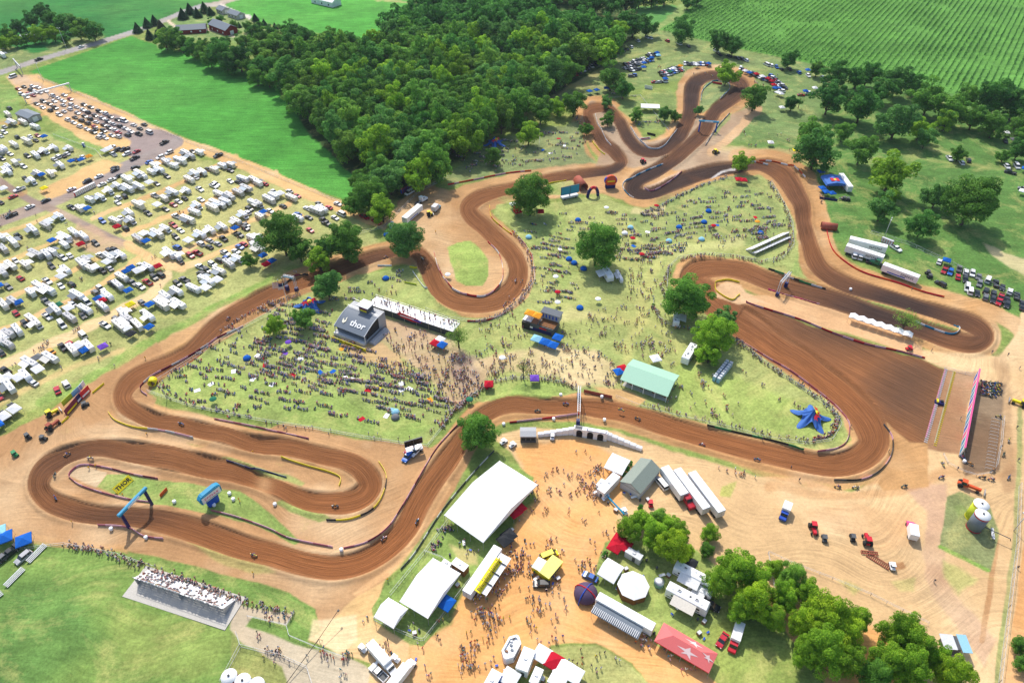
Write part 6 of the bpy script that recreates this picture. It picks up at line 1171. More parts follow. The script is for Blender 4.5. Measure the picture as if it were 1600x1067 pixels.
for i in range(6): q = MB(); q.box(random.uniform(-1, 1), -Lg * .35 + i * Lg * .14, 3.0, .7, .5, .35, random.choice(['steel', 'wood', 'ltgrey', 'slate'])); pt('roof_unit', q, e)
for s in (-1, 1): q = MB(); q.box(s * (Wd / 2 + .02), 0, 1.4, .06, Lg * .6, 1.2, 'dkgrey'); pt('serving_window', q, e)
boxhouse([(806,1043),(826,1050),(835,1016),(818,1008)], 3.4, 'white booth trailer beside the rounded white trailer'); boxhouse([(827,1066),(843,1070),(846,1046),(836,1038)], 3.2, 'long white stall at the bottom edge below the row of canopies'); boxhouse([(753,1075),(770,1083),(784,1052),(768,1042)], 3.2, 'white booth with blue side at the bottom edge, left one', 'blue')
sc_ = hdg(836, 1022, 900, 1060); canopies([(847, 1028, sc_, 'w', 0), (865, 1039, sc_, 'r', 0), (880, 1049, sc_, 'w', 0), (896, 1059, sc_, 'w', 0), (797, 1064, sc_, 'w', 0), (872, 1066, sc_, 'w', 0)], 4.0, 'in the canopy row at the bottom edge', 'canopies of the bottom vendor row')
# red bull-emblem rig at right
o, rz, Lg, Wd = rect4((1286,291),(1309,298),(1303,275),(1284,277), 3.6); e = emp('event_rig', 'dark blue canopy rig with bull emblem beside the right bend', 'tent', P(1299, 292), hdg(1288, 302, 1312, 302)); q = MB(); q.prism([(-5, 2.8), (-4.5, 3.8), (0, 4.6), (4.5, 3.8), (5, 2.8)], -4.5, 4.5, 'navyc'); pt('canopy', q, e)
q = MB(); q.box(6.3, 0, .8, 2.5, 14, 3.0, 'white'); pt('trailer_body', q, e); q = MB(); [q.box(s * 1.2, -1.2, 4.55, 1.8, 3.2, .08, 'red') for s in (-1, 1)]; q.box(0, -1.2, 4.6, 1.2, 1.6, .09, 'yellow'); pt('emblem', q, e)
for s in (-1, 1):
    for t in (-1, 1): q = MB(); q.tube((s * 4.7, t * 4.2, 0), (s * 4.7, t * 4.2, 2.8), .08, 'steel', 5); pt('pole', q, e)
for x, y in ((1283, 300), (1289, 306), (1298, 308), (1281, 274)): veh('tb', x, y, .2, 'around the dark blue event rig', 'blue canopies at the event rig')
board(1280, 311, 1308, 315, 1.1, 'dark blue banner below the event rig', 'navy', None); e, l = board(1000, 219, 1016, 217, 1.2, 'white banner with red lettering in the upper loop', 'white', None); q = MB(); q.box(0, -.1, .4, 5, .05, .5, 'red'); pt('stripe', q, e)
e, l = board(1113, 131, 1128, 133, 1.2, 'red banner inside the top loop', 'red', None); board(1011, 210, 1024, 213, 1.3, 'black banner above the upper bend', 'black', None); board(1007, 138, 1019, 140, 2.2, 'pinkish white banner near the grass island', 'white', None)
marquee([(1001,168),(1030,169),(1031,163),(1002,162)], 3.0, .8, 'white marquee on the small upper grass island')
# long white shelter beside the dark strip
A_, B_ = Pz(1328, 491, 2.8), Pz(1427, 523, 2.8); l = (B_ - A_).length; rz = math.atan2((B_ - A_).y, (B_ - A_).x); e = emp('pit_shelter', 'long narrow white roofed shelter beside the dark strip', 'shelter', (A_ + B_) / 2, rz); n = 7
for i in range(n):
    x = -l / 2 + l * (i + .5) / n; q = MB(); q.prism([(x - l / n / 2 + .05, 2.5), (x, 3.2), (x + l / n / 2 - .05, 2.5)], -1.6, 1.6, 'canvas'); pt('canopy', q, e)
for i in range(n + 1):
    for s in (-1, 1): q = MB(); q.tube((-l / 2 + l * i / n, s * 1.5, 0), (-l / 2 + l * i / n, s * 1.5, 2.6), .06, 'steel', 4); pt('pole', q, e)
# bleachers
def bleacher(cs, rows, hgt, label, m='white', base=None):
    o, rz, Lg, Wd = rect4(*cs, hgt * .5); e = emp('bleachers', label, 'bleachers', o, rz)
    for i in range(rows): q = MB(); y = Wd / 2 - Wd * (i + .5) / rows; z_ = .3 + hgt * i / rows; q.box(0, y, z_ + .35, Lg, Wd / rows * .86, .08, m); q.box(0, y + Wd / rows * .45, z_, Lg, Wd / rows * .48, .06, 'ltgrey'); pt('bench', q, e)
    for s in (-1, 0, 1): q = MB(); q.add([(s * Lg * .495, Wd / 2, 0), (s * Lg * .495, -Wd / 2, 0), (s * Lg * .495, -Wd / 2, hgt), (s * Lg * .495, Wd / 2, .3)], [(0, 1, 2, 3)], 'steel'); pt('end_frame', q, e)
    q = MB(); q.tube((-Lg / 2, -Wd / 2, hgt + 1.2), (Lg / 2, -Wd / 2, hgt + 1.2), .05, 'steel', 4); [q.tube((-Lg / 2 + Lg * i / 12, -Wd / 2, 0), (-Lg / 2 + Lg * i / 12, -Wd / 2, hgt + 1.2), .05, 'steel', 4) for i in range(13)]; pt('back_rail', q, e)
    return o, rz, Lg, Wd, e
o, rz, Lg, Wd, e = bleacher([(211,908),(350,957),(368,934),(232,889)], 11, 3.0, 'large white bleachers full of spectators at the lower left'); BLE = (o, rz, Lg, Wd, 3.0, 11)
q = MB(); o2, rz2, L2, W2 = rect4((198,934),(358,985),(378,933),(222,882), 0); e2 = emp('concrete_pad', None, None, o2, rz2); bpy.data.objects.remove(e2); q.box(0, 0, -.1, L2, W2, .16, 'concrete'); tag(obj('concrete_pad', q.mesh('concrete_pad'), loc=seat(o2, .05), rz=rz2), kind='structure')
bleacher([(1172,394),(1230,368),(1226,362),(1168,388)], 5, 2.2, 'narrow white bleachers along the right end of the infield')
bleacher([(1180,399),(1234,374),(1230,370),(1176,394)], 3, 1.5, 'low second bleachers in front of the narrow white ones', 'ltgrey')
# food vendor trailers inside the infield
camp_at(1, 948, 434, hdg(940, 422, 957, 448), 'white vendor trailer beside the lone infield tree, left one', sc=1.2, nm='vendor_trailer'); camp_at(1, 967, 436, hdg(959, 424, 973, 450), 'slim white vendor trailer beside the lone infield tree, right one', sc=(1.1, .5, .8), nm='vendor_trailer')
camp_at(5, 1076, 558, hdg(1066, 576, 1088, 540), 'white vendor trailer under the bright tree behind the pavilion', sc=1.15, nm='vendor_trailer'); camp_at(0, 1056, 502, hdg(1052, 512, 1054, 488), 'white vendor trailer half hidden by the tree at the start straight', nm='vendor_trailer')
def toilets(a, b, n, label, m='blue', roof='ltgrey', rows=1):
    e0 = P(*a); e1 = P(*b)
    for j in range(rows):
        for i in range(n):
            t = (i + .5) / n; p = e0.lerp(e1, t); rz = math.atan2((e1 - e0).y, (e1 - e0).x); p += Vector((math.sin(rz), -math.cos(rz), 0)) * j * 1.6
            e = emp('portable_toilet', '', 'toilet', p, rz, 'portable toilets ' + label); q = MB() if (i or j) else None; K = TOI.setdefault((m, roof), None)
            if K is None:
                q = MB(); q.box(0, 0, .05, 1.1, 1.15, 2.1, m); b_ = q.mesh('body', .04); q = MB(); q.box(0, 0, 2.15, 1.15, 1.2, .18, roof, top=(.8, .9)); r_2 = q.mesh('roof'); q = MB(); q.box(0, -.58, .12, .8, .05, 1.9, roof); d_2 = q.mesh('door'); q = MB(); q.box(.28, -.62, 1.0, .05, .04, .2, 'dkgrey'); h_2 = q.mesh('handle'); K = TOI[(m, roof)] = (b_, r_2, d_2, h_2)
            obj('body', K[0], e); obj('roof', K[1], e); obj('handle', K[3], obj('door', K[2], e)); reg(e, 'portable toilet', label, a[0] + (b[0] - a[0]) * t)
TOI = {}
toilets((1114, 596), (1136, 568), 8, 'in the pale block right of the bright tree', 'skyblue', 'ltgrey', 2); toilets((627, 303), (644, 293), 6, 'beside the white van by the wood', 'blue', 'wine'); toilets((1376, 377), (1394, 384), 5, 'behind the white race trailers', 'red', 'ltgrey')
toilets((118, 307), (150, 291), 12, 'in the red and white row on the camp road', 'red', 'white'); toilets((609, 358), (615, 352), 2, 'under the trees by the blue trailer', 'skyblue', 'white'); toilets((131, 230), (133, 229), 1, 'alone at the campground edge', 'blue', 'white')
# white block wall with arch entrance
PTS = [(838, 682), (896, 677)]; e = emp('podium_wall', 'white stepped block wall with black arched openings behind the finish', 'wall', P(922, 682), hdg(900, 678, 946, 686)); q = MB(); q.box(0, 0, 0, 11.2, 1.6, 3.6, 'white'); pt('arch_block', q, e)
for x in (-3.6, 0, 3.4): q = MB(); q.box(x, -.82, 0, 2.0, .1, 2.2, 'black'); q.tube((x, -.77, 2.2), (x, -.87, 2.2), 1.0, 'black', 16); pt('opening', q, e)
q = MB(); q.box(2, -.3, 3.61, 6.5, .9, .06, 'navy'); q.box(2, -.3, 3.66, 5.9, .6, .03, 'white'); q.box(-4, 0, 3.61, 2.4, 1.3, .06, 'dkgrey'); pt('banner', q, e)
for (a, b, n, up) in (((840, 681), (897, 677), 6, 1), ((946, 684), (1003, 703), 6, -1)):
    a_, b_ = seat(P(*a)), seat(P(*b))
    for i in range(n):
        p = a_.lerp(b_, (i + .5) / n); k = (i if up > 0 else n - 1 - i); e = emp('wall_block', '', 'block', p, math.atan2((b_ - a_).y, (b_ - a_).x), 'white inflatable wall blocks'); q = MB(); h = 1.4 + k * .28; q.box(0, 0, 0, (b_ - a_).length / n - .06, 1.3, h, 'canvas'); pt('body', q, e, bevel=.12); q = MB(); q.box(0, 0, h, (b_ - a_).length / n * .8, .7, .05, 'ltgrey'); pt('cap', q, e)
        reg(e, 'white wall block', 'in the stepped wall %s of the arched entrance' % ('left' if up > 0 else 'right'), 840 + i)
board(912, 614, 956, 624, 1.6, 'brown wooden retaining board at the finish crossing', 'rust', None, cat='barrier')
# start gate
A_, B_ = seat(P(1499, 713)), seat(P(1523, 590)); l = (B_ - A_).length; rz = math.atan2((B_ - A_).y, (B_ - A_).x); e = emp('start_backboard', 'tall blue and white start banner wall behind the starting gate', 'banner wall', (A_ + B_) / 2, rz); n = 12
for i in range(n): q = MB(); q.box(-l / 2 + l * (i + .5) / n, 0, .2, l / n, .35, 4.2, 'white'); pt('panel', q, e)
for i in range(n):
    x = -l / 2 + l * (i + .5) / n; q = MB()
    for s in (.19, -.19): q.add([(x - l / n * .46, s, .4), (x + l / n * .3, s, .4), (x + l / n * .46, s, 4.1), (x - l / n * .25, s, 3.2)], [(0, 1, 2, 3) if s < 0 else (3, 2, 1, 0)], ('teal', 'teal', 'pink', 'blue')[i % 4])
    pt('artwork', q, e)
q = MB(); q.box(0, 0, 4.4, l, .5, .25, 'pink'); pt('top_rail', q, e)
for i in range(n + 1): q = MB(); q.tube((-l / 2 + l * i / n, -1.8, 0), (-l / 2 + l * i / n, -.2, 3.4), .07, 'steel', 4); pt('brace', q, e)
K1 = MB(); K1.box(0, 0, 0, .12, 1.0, .5, 'white'); K1 = K1.mesh('gate_bar'); K2 = MB(); K2.box(0, 0, 0, .14, .9, .35, 'yellow'); K2 = K2.mesh('gate_bar')
for (a, b, kk, n, lb, col_) in (((1477, 576), (1444, 692), K1, 40, 'pink and white starting gate line across the brown field', 'white'), ((1490, 580), (1459, 697), K2, 40, 'yellow starting gate line just behind the pink one', 'yellow')):
    a_, b_ = seat(P(*a)), seat(P(*b)); e = emp('starting_gate', lb, 'starting gate', a_, math.atan2((b_ - a_).y, (b_ - a_).x)); q = MB(); q.box((b_ - a_).length / 2, .0, .02, (b_ - a_).length, .35, .07, 'pink' if kk is K1 else 'steel'); pt('base_rail', q, e)
    for i in range(n): obj('gate_bar', kk, e, ((b_ - a_).length * (i + .5) / n, .3, 0), math.pi / 2 * 0)
e = emp('starter_cart', 'small blue and yellow judge platform at the starting gate', 'platform', P(1467, 630), hdg(1460, 629, 1475, 632)); q = MB(); q.box(0, 0, 0, 2.8, 1.8, 1.0, 'navy'); pt('body', q, e, bevel=.1); q = MB(); q.box(-.8, 0, 1.0, .5, 1.6, .6, 'yellow'); q.box(.7, .2, 1.0, .8, .8, .5, 'black'); pt('seat', q, e)
# tanks
def tank(x, y, r, h, wall, lb, stripe=None, place=None):
    e = emp('storage_tank', lb, 'tank', P(x, y)); q = MB(); q.lathe([(r, 0), (r, h)], wall, 28); pt('body', q, e); q = MB(); q.lathe([(r * 1.03, h), (r * 1.03, h + .1), (r * .15, h + .45), (.01, h + .47)], 'white', 28); pt('lid', q, e); q = MB(); q.lathe([(.01, h + .47), (.3, h + .47), (.3, h + .7), (.01, h + .72)], 'dkgrey', 10); pt('hatch', q, e)
    q = MB(); [q.lathe([(r * 1.01, z_), (r * 1.01, z_ + .35)], stripe or 'ltgrey', 28) for z_ in (.1, h - .5)]; pt('band', q, e)
tank(1521, 824, 2.1, 6.5, 'slate', 'slate blue water tank with white lid and red striped band', 'red'); tank(1519, 808, 2.1, 6.5, 'lime', 'lime green water tank behind the slate blue one', 'yellow')
tank(366, 1070, 1.9, 5, 'wood', 'leftmost of the three white topped tanks at the bottom', 'red'); tank(387, 1077, 1.9, 5, 'blue', 'middle blue tank of the three at the bottom'); tank(408, 1083, 1.9, 5, 'blue', 'rightmost tank of the three at the bottom')
e = emp('water_pipe', 'black loading pipe arm leaning from the water tank', 'pipe', P(1531, 830), hdg(1530, 829, 1567, 846)); q = MB(); q.tube((0, 0, 2.6), (7, 0, 2.6), .12, 'dkgrey', 6); q.tube((7, 0, 2.6), (7.4, 0, 1.8), .12, 'dkgrey', 6); pt('arm', q, e); q = MB(); q.tube((3, 0, 0), (3, 0, 2.6), .1, 'steel', 6); pt('stand', q, e)
e = emp('catwalk', 'small pale metal catwalk by the water tanks', 'platform', P(1549, 836), hdg(1548, 830, 1550, 846)); q = MB(); q.box(0, 0, 1.0, 4, .8, .12, 'ltgrey'); pt('deck', q, e); q = MB(); [q.tube((s * 1.8, t * .35, 0), (s * 1.8, t * .35, 2), .05, 'steel', 4) for s in (-1, 1) for t in (-1, 1)]; pt('post', q, e)
# poles
def pole(x, y, h, lb, arm=2.0, r=.14, lamp=True, name='light_pole'):
    e = emp(name, lb, 'pole', P(x, y), random.random() * 3); q = MB(); q.tube((0, 0, -.3), (0, 0, h), r, 'ltgrey', 8, r * .6); pt('mast', q, e)
    if lamp: q = MB(); q.tube((-arm / 2, 0, h), (arm / 2, 0, h), .06, 'steel', 5); pt('cross_arm', q, e); [pt('lamp_head', MB().box(s * arm / 2, 0, h - .1, .6, .4, .25, 'ltgrey'), e) for s in (-1, 1)]
    return e
pole(1381, 372, 10, 'light pole behind the white race trailers', 2.2); pole(1584, 829, 8, 'lamp pole at the wire fence beside the water tanks', 1.6); pole(261, 624, 8, 'pole at the left corner of the infield fence', 1.2, lamp=False)
pole(68, 128, 12, 'wooden utility pole beside the entrance road', 2.0); pole(104, 76, 14, 'pale leaning utility pole at the far meadow edge', 1.6)
# flag
e = emp('flag', 'large red, white and blue striped flag on a pole beside the gantry', 'flag', P(452, 484), hdg(430, 456, 448, 462)); q = MB(); q.tube((0, 0, 0), (0, 0, 13.5), .1, 'ltgrey', 6); pt('flagpole', q, e)
n = 13
q = MB()
for j in range(13):
    for i in range(n):
        if j >= 6 and i < 5: mm = 'navy'
        else: mm = 'red' if j % 2 == 0 else 'white'
        f = lambda i, j: (-.1 - 5.6 * i / n, .45 * math.sin(i * .9 + j * .15) - .05, 9.9 + 3.4 * j / 13 - i * .06); q.add([f(i, j), f(i + 1, j), f(i + 1, j + 1), f(i, j + 1)], [(0, 1, 2, 3)], mm)
pt('flag_cloth', q, e)
# camera crane with long black boom
e = emp('camera_crane', 'long thin black camera boom on a stand beside the gravel walk', 'camera crane', P(500, 1004), hdg(428, 1070, 521, 957)); q = MB(); q.tube((-13, 0, .5), (0, 0, 2.2), .09, 'black', 6); q.tube((0, 0, 2.2), (8, 0, 4), .07, 'black', 6); pt('boom', q, e); q = MB(); [q.tube((0, 0, 2.2), (math.cos(t) * .9, math.sin(t) * .9, 0), .06, 'dkgrey', 5) for t in (0, 2.1, 4.2)]; pt('tripod', q, e); q = MB(); q.box(8, 0, 3.6, .5, .4, .5, 'dkgrey'); pt('camera_head', q, e)
# machinery
def machine(x, y, a, m, lb, L_=4.2, grader=False, name='tractor', rake=False):
    e = emp(name, lb, 'tractor', P(x, y), a); q = MB(); q.box(L_ * .22, 0, .7, L_ * .5, .9, .9, m); q.box(-L_ * .2, 0, .6, L_ * .4, 1.2, .6, m); pt('body', q, e, bevel=.06); q = MB(); q.box(-L_ * .18, 0, 1.2, 1.5, 1.4, 1.3, 'glass', top=(.85, .85)); pt('cab', q, e); q = MB(); q.box(-L_ * .18, 0, 2.5, 1.6, 1.5, .15, m); pt('cab_roof', q, e)
    for s in (-1, 1):
        q = MB(); q.tube((-L_ * .28, s * .7, .8), (-L_ * .28, s * 1.2, .8), .8, 'tyre', 12); pt('rear_wheel', q, e); q = MB(); q.tube((L_ * .36, s * .6, .5), (L_ * .36, s * .95, .5), .5, 'tyre', 10); pt('front_wheel', q, e)
    if rake:
        q = MB(); q.box(-L_ * .85, 0, .3, .25, 4.6, .25, 'rust'); q.box(-L_ * 1.05, 0, .3, .2, 4.6, .2, 'rust'); [q.box(-L_ * .95, -2.2 + i * .45, .0, 1.0, .1, .3, 'rust') for i in range(11)]; pt('harrow', q, e)
    if grader: q = MB(); q.box(L_ * .62, 0, .2, .2, 2.6, .8, 'steel'); pt('blade', q, e)
machine(1270, 829, hdg(1268, 820, 1272, 838), 'red', 'orange-red tractor on the dirt yard, left one'); machine(1353, 846, hdg(1357, 856, 1352, 838), 'red', 'pinkish red tractor pulling a rusty harrow', rake=True); machine(1511, 762, hdg(1500, 758, 1526, 768), 'orange', 'long orange earth mover beside the staging area', 7.5, True, 'earth_mover')
machine(1592, 632, hdg(1605, 636, 1582, 628), 'yellow', 'yellow loader at the right edge', 5.2, True, 'loader'); machine(83, 648, hdg(76, 652, 92, 644), 'yellow', 'yellow bulldozer in the left dirt yard', 4.4, True, 'bulldozer'); machine(84, 668, hdg(76, 676, 96, 660), 'rust', 'rust coloured machine trailer in the left dirt yard', 5.5, False, 'machine_trailer')
machine(672, 338, .3, 'yellow', 'small yellow digger beside the paved trailer', 2.6, True, 'digger'); machine(1005, 255, .2, 'red', 'small red tractor in the sandy middle of the upper loops', 3); machine(1118, 240, .4, 'yellow', 'yellow digger right of the upper loops', 3.2, True, 'digger')
q = MB(); [q.box(i * .5 - 3, 0, .1, .12, 1.8, .25, 'rust') for i in range(13)]; q.box(0, -.8, .2, 6.6, .15, .2, 'rust'); q.box(0, .8, .2, 6.6, .15, .2, 'rust'); tag(obj('harrow', q.mesh('harrow'), loc=on(1372, 877), rz=hdg(1360, 870, 1386, 886)), 'rusty tine harrow lying on the pale dirt', 'harrow')
def cart(x, y, a, m, lb, pl, xx=0):
    if 'C' + m not in KIT:
        q = MB(); q.box(0, 0, .35, 2.6, 1.3, .5, m); b_ = q.mesh('body', .08); q = MB(); q.box(-.1, 0, 1.75, 1.5, 1.2, .08, m if m != 'black' else 'dkgrey'); [q.tube((s * .6 - .1, t * .55, .8), (s * .6 - .1, t * .55, 1.75), .04, 'dkgrey', 4) for s in (-1, 1) for t in (-1, 1)]; r_2 = q.mesh('roof'); q = MB(); q.box(-.2, 0, .8, .5, 1.1, .4, 'dkgrey'); s_2 = q.mesh('seat'); q = MB(); [q.tube((s * .9, t * .5, .3), (s * .9, t * .7, .3), .3, 'tyre', 8) for s in (-1, 1) for t in (-1, 1)]; KIT['C' + m] = [('body', b_), ('roof', r_2), ('seat', s_2), ('wheels', q.mesh('wheels'))]
    spawn('utility_cart', 'cart', KIT['C' + m], seat(P(x, y)), a, lb, pl, x, 'utility carts')
for x, y, a, m, lb in ((1331, 842, 1.4, 'black', 'black open cart'), (1287, 843, 1.4, 'dkgrey', 'small dark cart'), (1393, 886, 1.4, 'white', 'white cart with red nose'), (1016, 788, 1.6, 'red', 'red utility cart'), (863, 684, 1.5, 'white', 'white cart'), (787, 692, .7, 'white', 'white cart'), (801, 697, .7, 'white', 'white cart'),
                      (567, 1014, -.7, 'white', 'white golf cart'), (618, 1030, -.6, 'white', 'white golf cart'), (45, 684, -.6, 'black', 'dark side-by-side cart'), (69, 687, -.2, 'black', 'dark side-by-side cart'), (25, 712, -.6, 'green', 'green side-by-side cart'), (134, 634, .7, 'black', 'dark side-by-side cart'), (944, 775, 1.2, 'white', 'white cart'),
                      (1420, 546, .1, 'red', 'red cart'), (1449, 428, .3, 'black', 'black quad cart'), (1452, 434, .3, 'black', 'black quad cart'), (1318, 313, .2, 'black', 'black cart'), (1324, 314, .2, 'black', 'black cart'), (763, 606, .8, 'red', 'red cart'), (975, 800, 2, 'white', 'white cart'), (952, 1, .2, 'white', 'x')):
    if lb != 'x': cart(x, y, a, m, lb, 'on the dirt beside the track' if y > 700 else 'on the grass beside the track')
for (x, y, a, k, lb) in ((27, 856, 1.05, 'pk', ''), (16, 866, 1.05, 'pk', ''), (38, 872, 1.05, 'us', ''), (7, 872, 1.1, 'ug', '')): veh(k, x, y, a, 'beside the blue canopies at the lower left edge', 'cars at the lower left')
canopies([(12, 846, .5, 'b', 0), (42, 850, .5, 'b', 0), (2, 838, .5, 'c', 0)], 4.0, 'at the lower left edge', 'blue canopies at lower left')
for x, y, x1, y1 in ((47, 880, 74, 853), (12, 918, 40, 890), (-10, 940, 6, 928)):
    a_, b_ = seat(P(x, y)), seat(P(x1, y1)); q = MB(); [q.box(0, i * .35, .35 + i * .2, (b_ - a_).length, .3, .08, 'ltgrey') for i in range(4)]; o = obj('bench_stand', q.mesh('bench_stand'), loc=(a_ + b_) / 2, rz=math.atan2((b_ - a_).y, (b_ - a_).x)); tag(o, 'x', 'bench', 'low grey bench stands'); reg(o, 'low grey bench stand', 'on the lawn at the lower left', x)
e = emp('lift_boom', 'turquoise boom lift arm lying beside the small trees', 'boom lift', P(960, 790), hdg(951, 781, 974, 806)); q = MB(); q.tube((-4, 0, 1), (4.5, 0, 1.2), .28, 'teal', 6); pt('arm', q, e); q = MB(); q.box(-4.2, 0, 0, 2, 1.6, 1.2, 'ltgrey'); pt('base', q, e)

# ------------------------------------------------------------------ banner fences, wire fences
def banner(pts, mats_, label, h=.8, step=4.0, th=.1, name='banner_fence'):
    P3 = [seat(P(*p)) for p in [(q[0], q[1]) for q in bez([(x, y, 1) for x, y in pts], 6)]]
    q = MB(); acc = 0; k = 0
    for a_, b_ in zip(P3[:-1], P3[1:]):
        d = b_ - a_; l = d.length
        if l < .01: continue
        n_ = Vector((-d.y, d.x, 0)).normalized() * th / 2; nseg = max(1, int(l / step + .5))
        for i in range(nseg):
            u, v = a_.lerp(b_, i / nseg), a_.lerp(b_, (i + 1) / nseg); acc += l / nseg; mm = mats_[int(acc / step) % len(mats_)]; z0 = -.1
            q.add([u - n_ + Vector((0, 0, z0)), v - n_ + Vector((0, 0, z0)), v + n_ + Vector((0, 0, z0)), u + n_ + Vector((0, 0, z0)), u - n_ + Vector((0, 0, h)), v - n_ + Vector((0, 0, h)), v + n_ + Vector((0, 0, h)), u + n_ + Vector((0, 0, h))], [(0, 1, 5, 4), (2, 3, 7, 6), (4, 5, 6, 7), (1, 2, 6, 5), (3, 0, 4, 7)], mm)
    tag(obj(name, q.mesh(name)), label, 'banner', 'banners lining the circuit')
mat('pinkw', c(225, 175, 190), .6); mat('maroon', c(190, 110, 125), .6)
BN = [
 ([(108,745),(112,737),(125,728),(142,727)], ['maroon','pinkw'], 'maroon and pink banner round the tip of the left island'), ([(142,727),(170,732),(210,742),(247,748)], ['maroon','pinkw','wine'], 'maroon banner along the top of the left island'),
 ([(108,745),(125,758),(160,770),(200,780),(235,785)], ['maroon','pinkw'], 'maroon banner under the left island'), ([(154,822),(200,826),(225,838),(256,843)], ['maroon','pinkw'], 'maroon banner below the blue arch foot'), ([(170,645),(180,657),(205,667),(232,672)], ['yellow'], 'yellow banner on the inside of the far left bend'),
 ([(232,672),(260,676),(303,686)], ['ltgrey','pinkw'], 'grey banner continuing the yellow one at the left bend'), ([(354,720),(400,734),(448,746)], ['navy','slate'], 'dark blue banner on the thin grass strip'), ([(335,655),(400,667),(440,677),(483,687)], ['maroon','pinkw'], 'maroon banner above the lower left straight'),
 ([(440,716),(480,728),(515,738),(532,747),(530,760)], ['yellow'], 'yellow banner inside the lower hairpin'), ([(592,722),(604,745),(598,775),(580,798),(545,812),(510,813)], ['yellow','yellow','black'], 'yellow banner round the outside of the lower hairpin'),
 ([(330,798),(370,808),(420,826),(455,842),(520,855)], ['maroon','pinkw','pinkw'], 'maroon banner along the long island edge'), ([(537,857),(575,848),(605,828),(625,800),(660,740),(685,698),(717,665)], ['maroon','pinkw','wine'], 'maroon banner between the lower hairpin and the rising straight'),
 ([(626,890),(650,862),(690,800),(735,745),(772,705)], ['dkgrey','ltgrey'], 'grey boards beside the white marquees'), ([(796,661),(840,656),(880,652),(905,649)], ['red','pinkw','pinkw'], 'red and pink banner before the finish gantry'), ([(1104,667),(1150,678),(1200,690),(1255,705)], ['black','green','black'], 'black and green banner above the lower right straight'),
 ([(1270,685),(1290,684),(1305,672),(1310,655)], ['red','pinkw'], 'red banner by the star tent corner'), ([(1276,708),(1305,703),(1322,690),(1326,665),(1312,640),(1285,615),(1240,583),(1200,560),(1150,528)], ['maroon','pinkw'], 'maroon banner round the right infield corner'),
 ([(1380,664),(1393,685),(1392,710),(1375,735),(1345,750),(1302,752)], ['dkgrey','pinkw','black'], 'dark banner round the outside of the first turn'), ([(1165,473),(1200,484),(1250,500),(1300,520),(1350,537),(1400,548),(1445,560)], ['maroon','pinkw','red'], 'red and pink banner along the start straight'),
 ([(1200,453),(1240,464),(1280,476)], ['pink','maroon','pinkw'], 'pink banner under the dark strip'), ([(1200,422),(1240,436),(1290,452)], ['black','green','ltgrey'], 'black and green banner above the dark strip'), ([(1117,442),(1135,438),(1155,442)], ['yellow'], 'yellow banner at the top of the hairpin sand trap'), ([(1117,444),(1120,456),(1143,469),(1156,460)], ['yellow'], 'yellow banner round the bottom of the hairpin sand trap'),
 ([(1430,501),(1455,512),(1485,522),(1498,517),(1490,508)], ['white','teal'], 'white and teal banner at the tip of the dark hairpin'), ([(1291,360),(1300,390),(1320,410),(1350,427),(1400,442),(1440,456),(1475,465)], ['red','red','orange'], 'long bright red banner on the outside of the right bend'),
 ([(1186,252),(1210,253),(1240,262),(1258,278)], ['orange','white'], 'orange banner along the upper right curve'), ([(1173,253),(1200,258)], ['white','orange'], 'short orange banner piece beside the round tree'), ([(1007,294),(1020,298),(1045,286),(1065,270)], ['pinkw','maroon'], 'pink banner round the tip of the black soil hairpin'),
 ([(990,310),(975,300),(974,288),(990,278),(1012,267),(1036,256)], ['white','teal'], 'white banner round the outside of the black soil hairpin'), ([(762,380),(780,400),(786,425),(782,445),(765,460),(745,465),(715,458),(700,445),(685,420),(678,395)], ['red','pinkw','white'], 'red and white banner inside the big tan horseshoe'),
 ([(800,362),(818,380),(830,400),(836,425)], ['orange','yellow','red'], 'orange banner along the left edge of the central infield'), ([(730,503),(760,502),(790,490)], ['red','pinkw'], 'red banner below the big horseshoe'), ([(855,290),(885,282)], ['yellow'], 'yellow banner near the culvert'), ([(765,322),(770,345),(800,368)], ['yellow','orange'], 'yellow banner at the left side of the oak'),
 ([(925,222),(935,235),(945,243)], ['yellow','lime'], 'yellow banner on the upper brown run'), ([(985,200),(1000,222),(1020,232),(1040,225),(1058,202)], ['white','ltgrey'], 'white banner inside the upper U bend'), ([(930,180),(936,200),(955,228)], ['white','ltgrey'], 'white banner inside the upper left hairpin'),
 ([(1095,160),(1098,142),(1115,129),(1135,130),(1140,140),(1125,155)], ['white','teal'], 'white banner round the top loop island'), ([(1140,178),(1120,200),(1102,228)], ['slate','ltgrey'], 'grey banner right of the turquoise arch'), ([(700,290),(740,282),(790,272),(830,268)], ['red','pinkw','orange'], 'red banner on the slope below the wood'),
 ([(645,425),(662,450),(668,452)], ['white'], 'short white banner left of the tan horseshoe'), ([(590,416),(612,416)], ['ltgrey','white'], 'short grey banner under the paved bend tree'), ([(640,418),(652,421)], ['yellow','blue'], 'small yellow and blue banner under the paved bend tree'), ([(632,442),(651,446)], ['lime'], 'lime banner on the mown lawn'),
 ([(435,450),(460,434),(482,430)], ['wine','black'], 'dark banner on the far side near the pale blue gantry'), ([(230,618),(220,608),(235,590),(262,573),(300,552),(340,530),(380,510)], ['pinkw','wine','ltgrey'], 'pink banner on the inside of the long left bend'), ([(97,662),(108,652)], ['yellow'], 'yellow strip left of the sign cluster'), ([(145,615),(163,600)], ['yellow'], 'yellow strip right of the sign cluster'),
]
for pts, ms_, lb in BN: banner(pts, ms_, lb)
m = mat('wire', (.55, .58, .57), .5, .3, noise=0, alpha=.16)
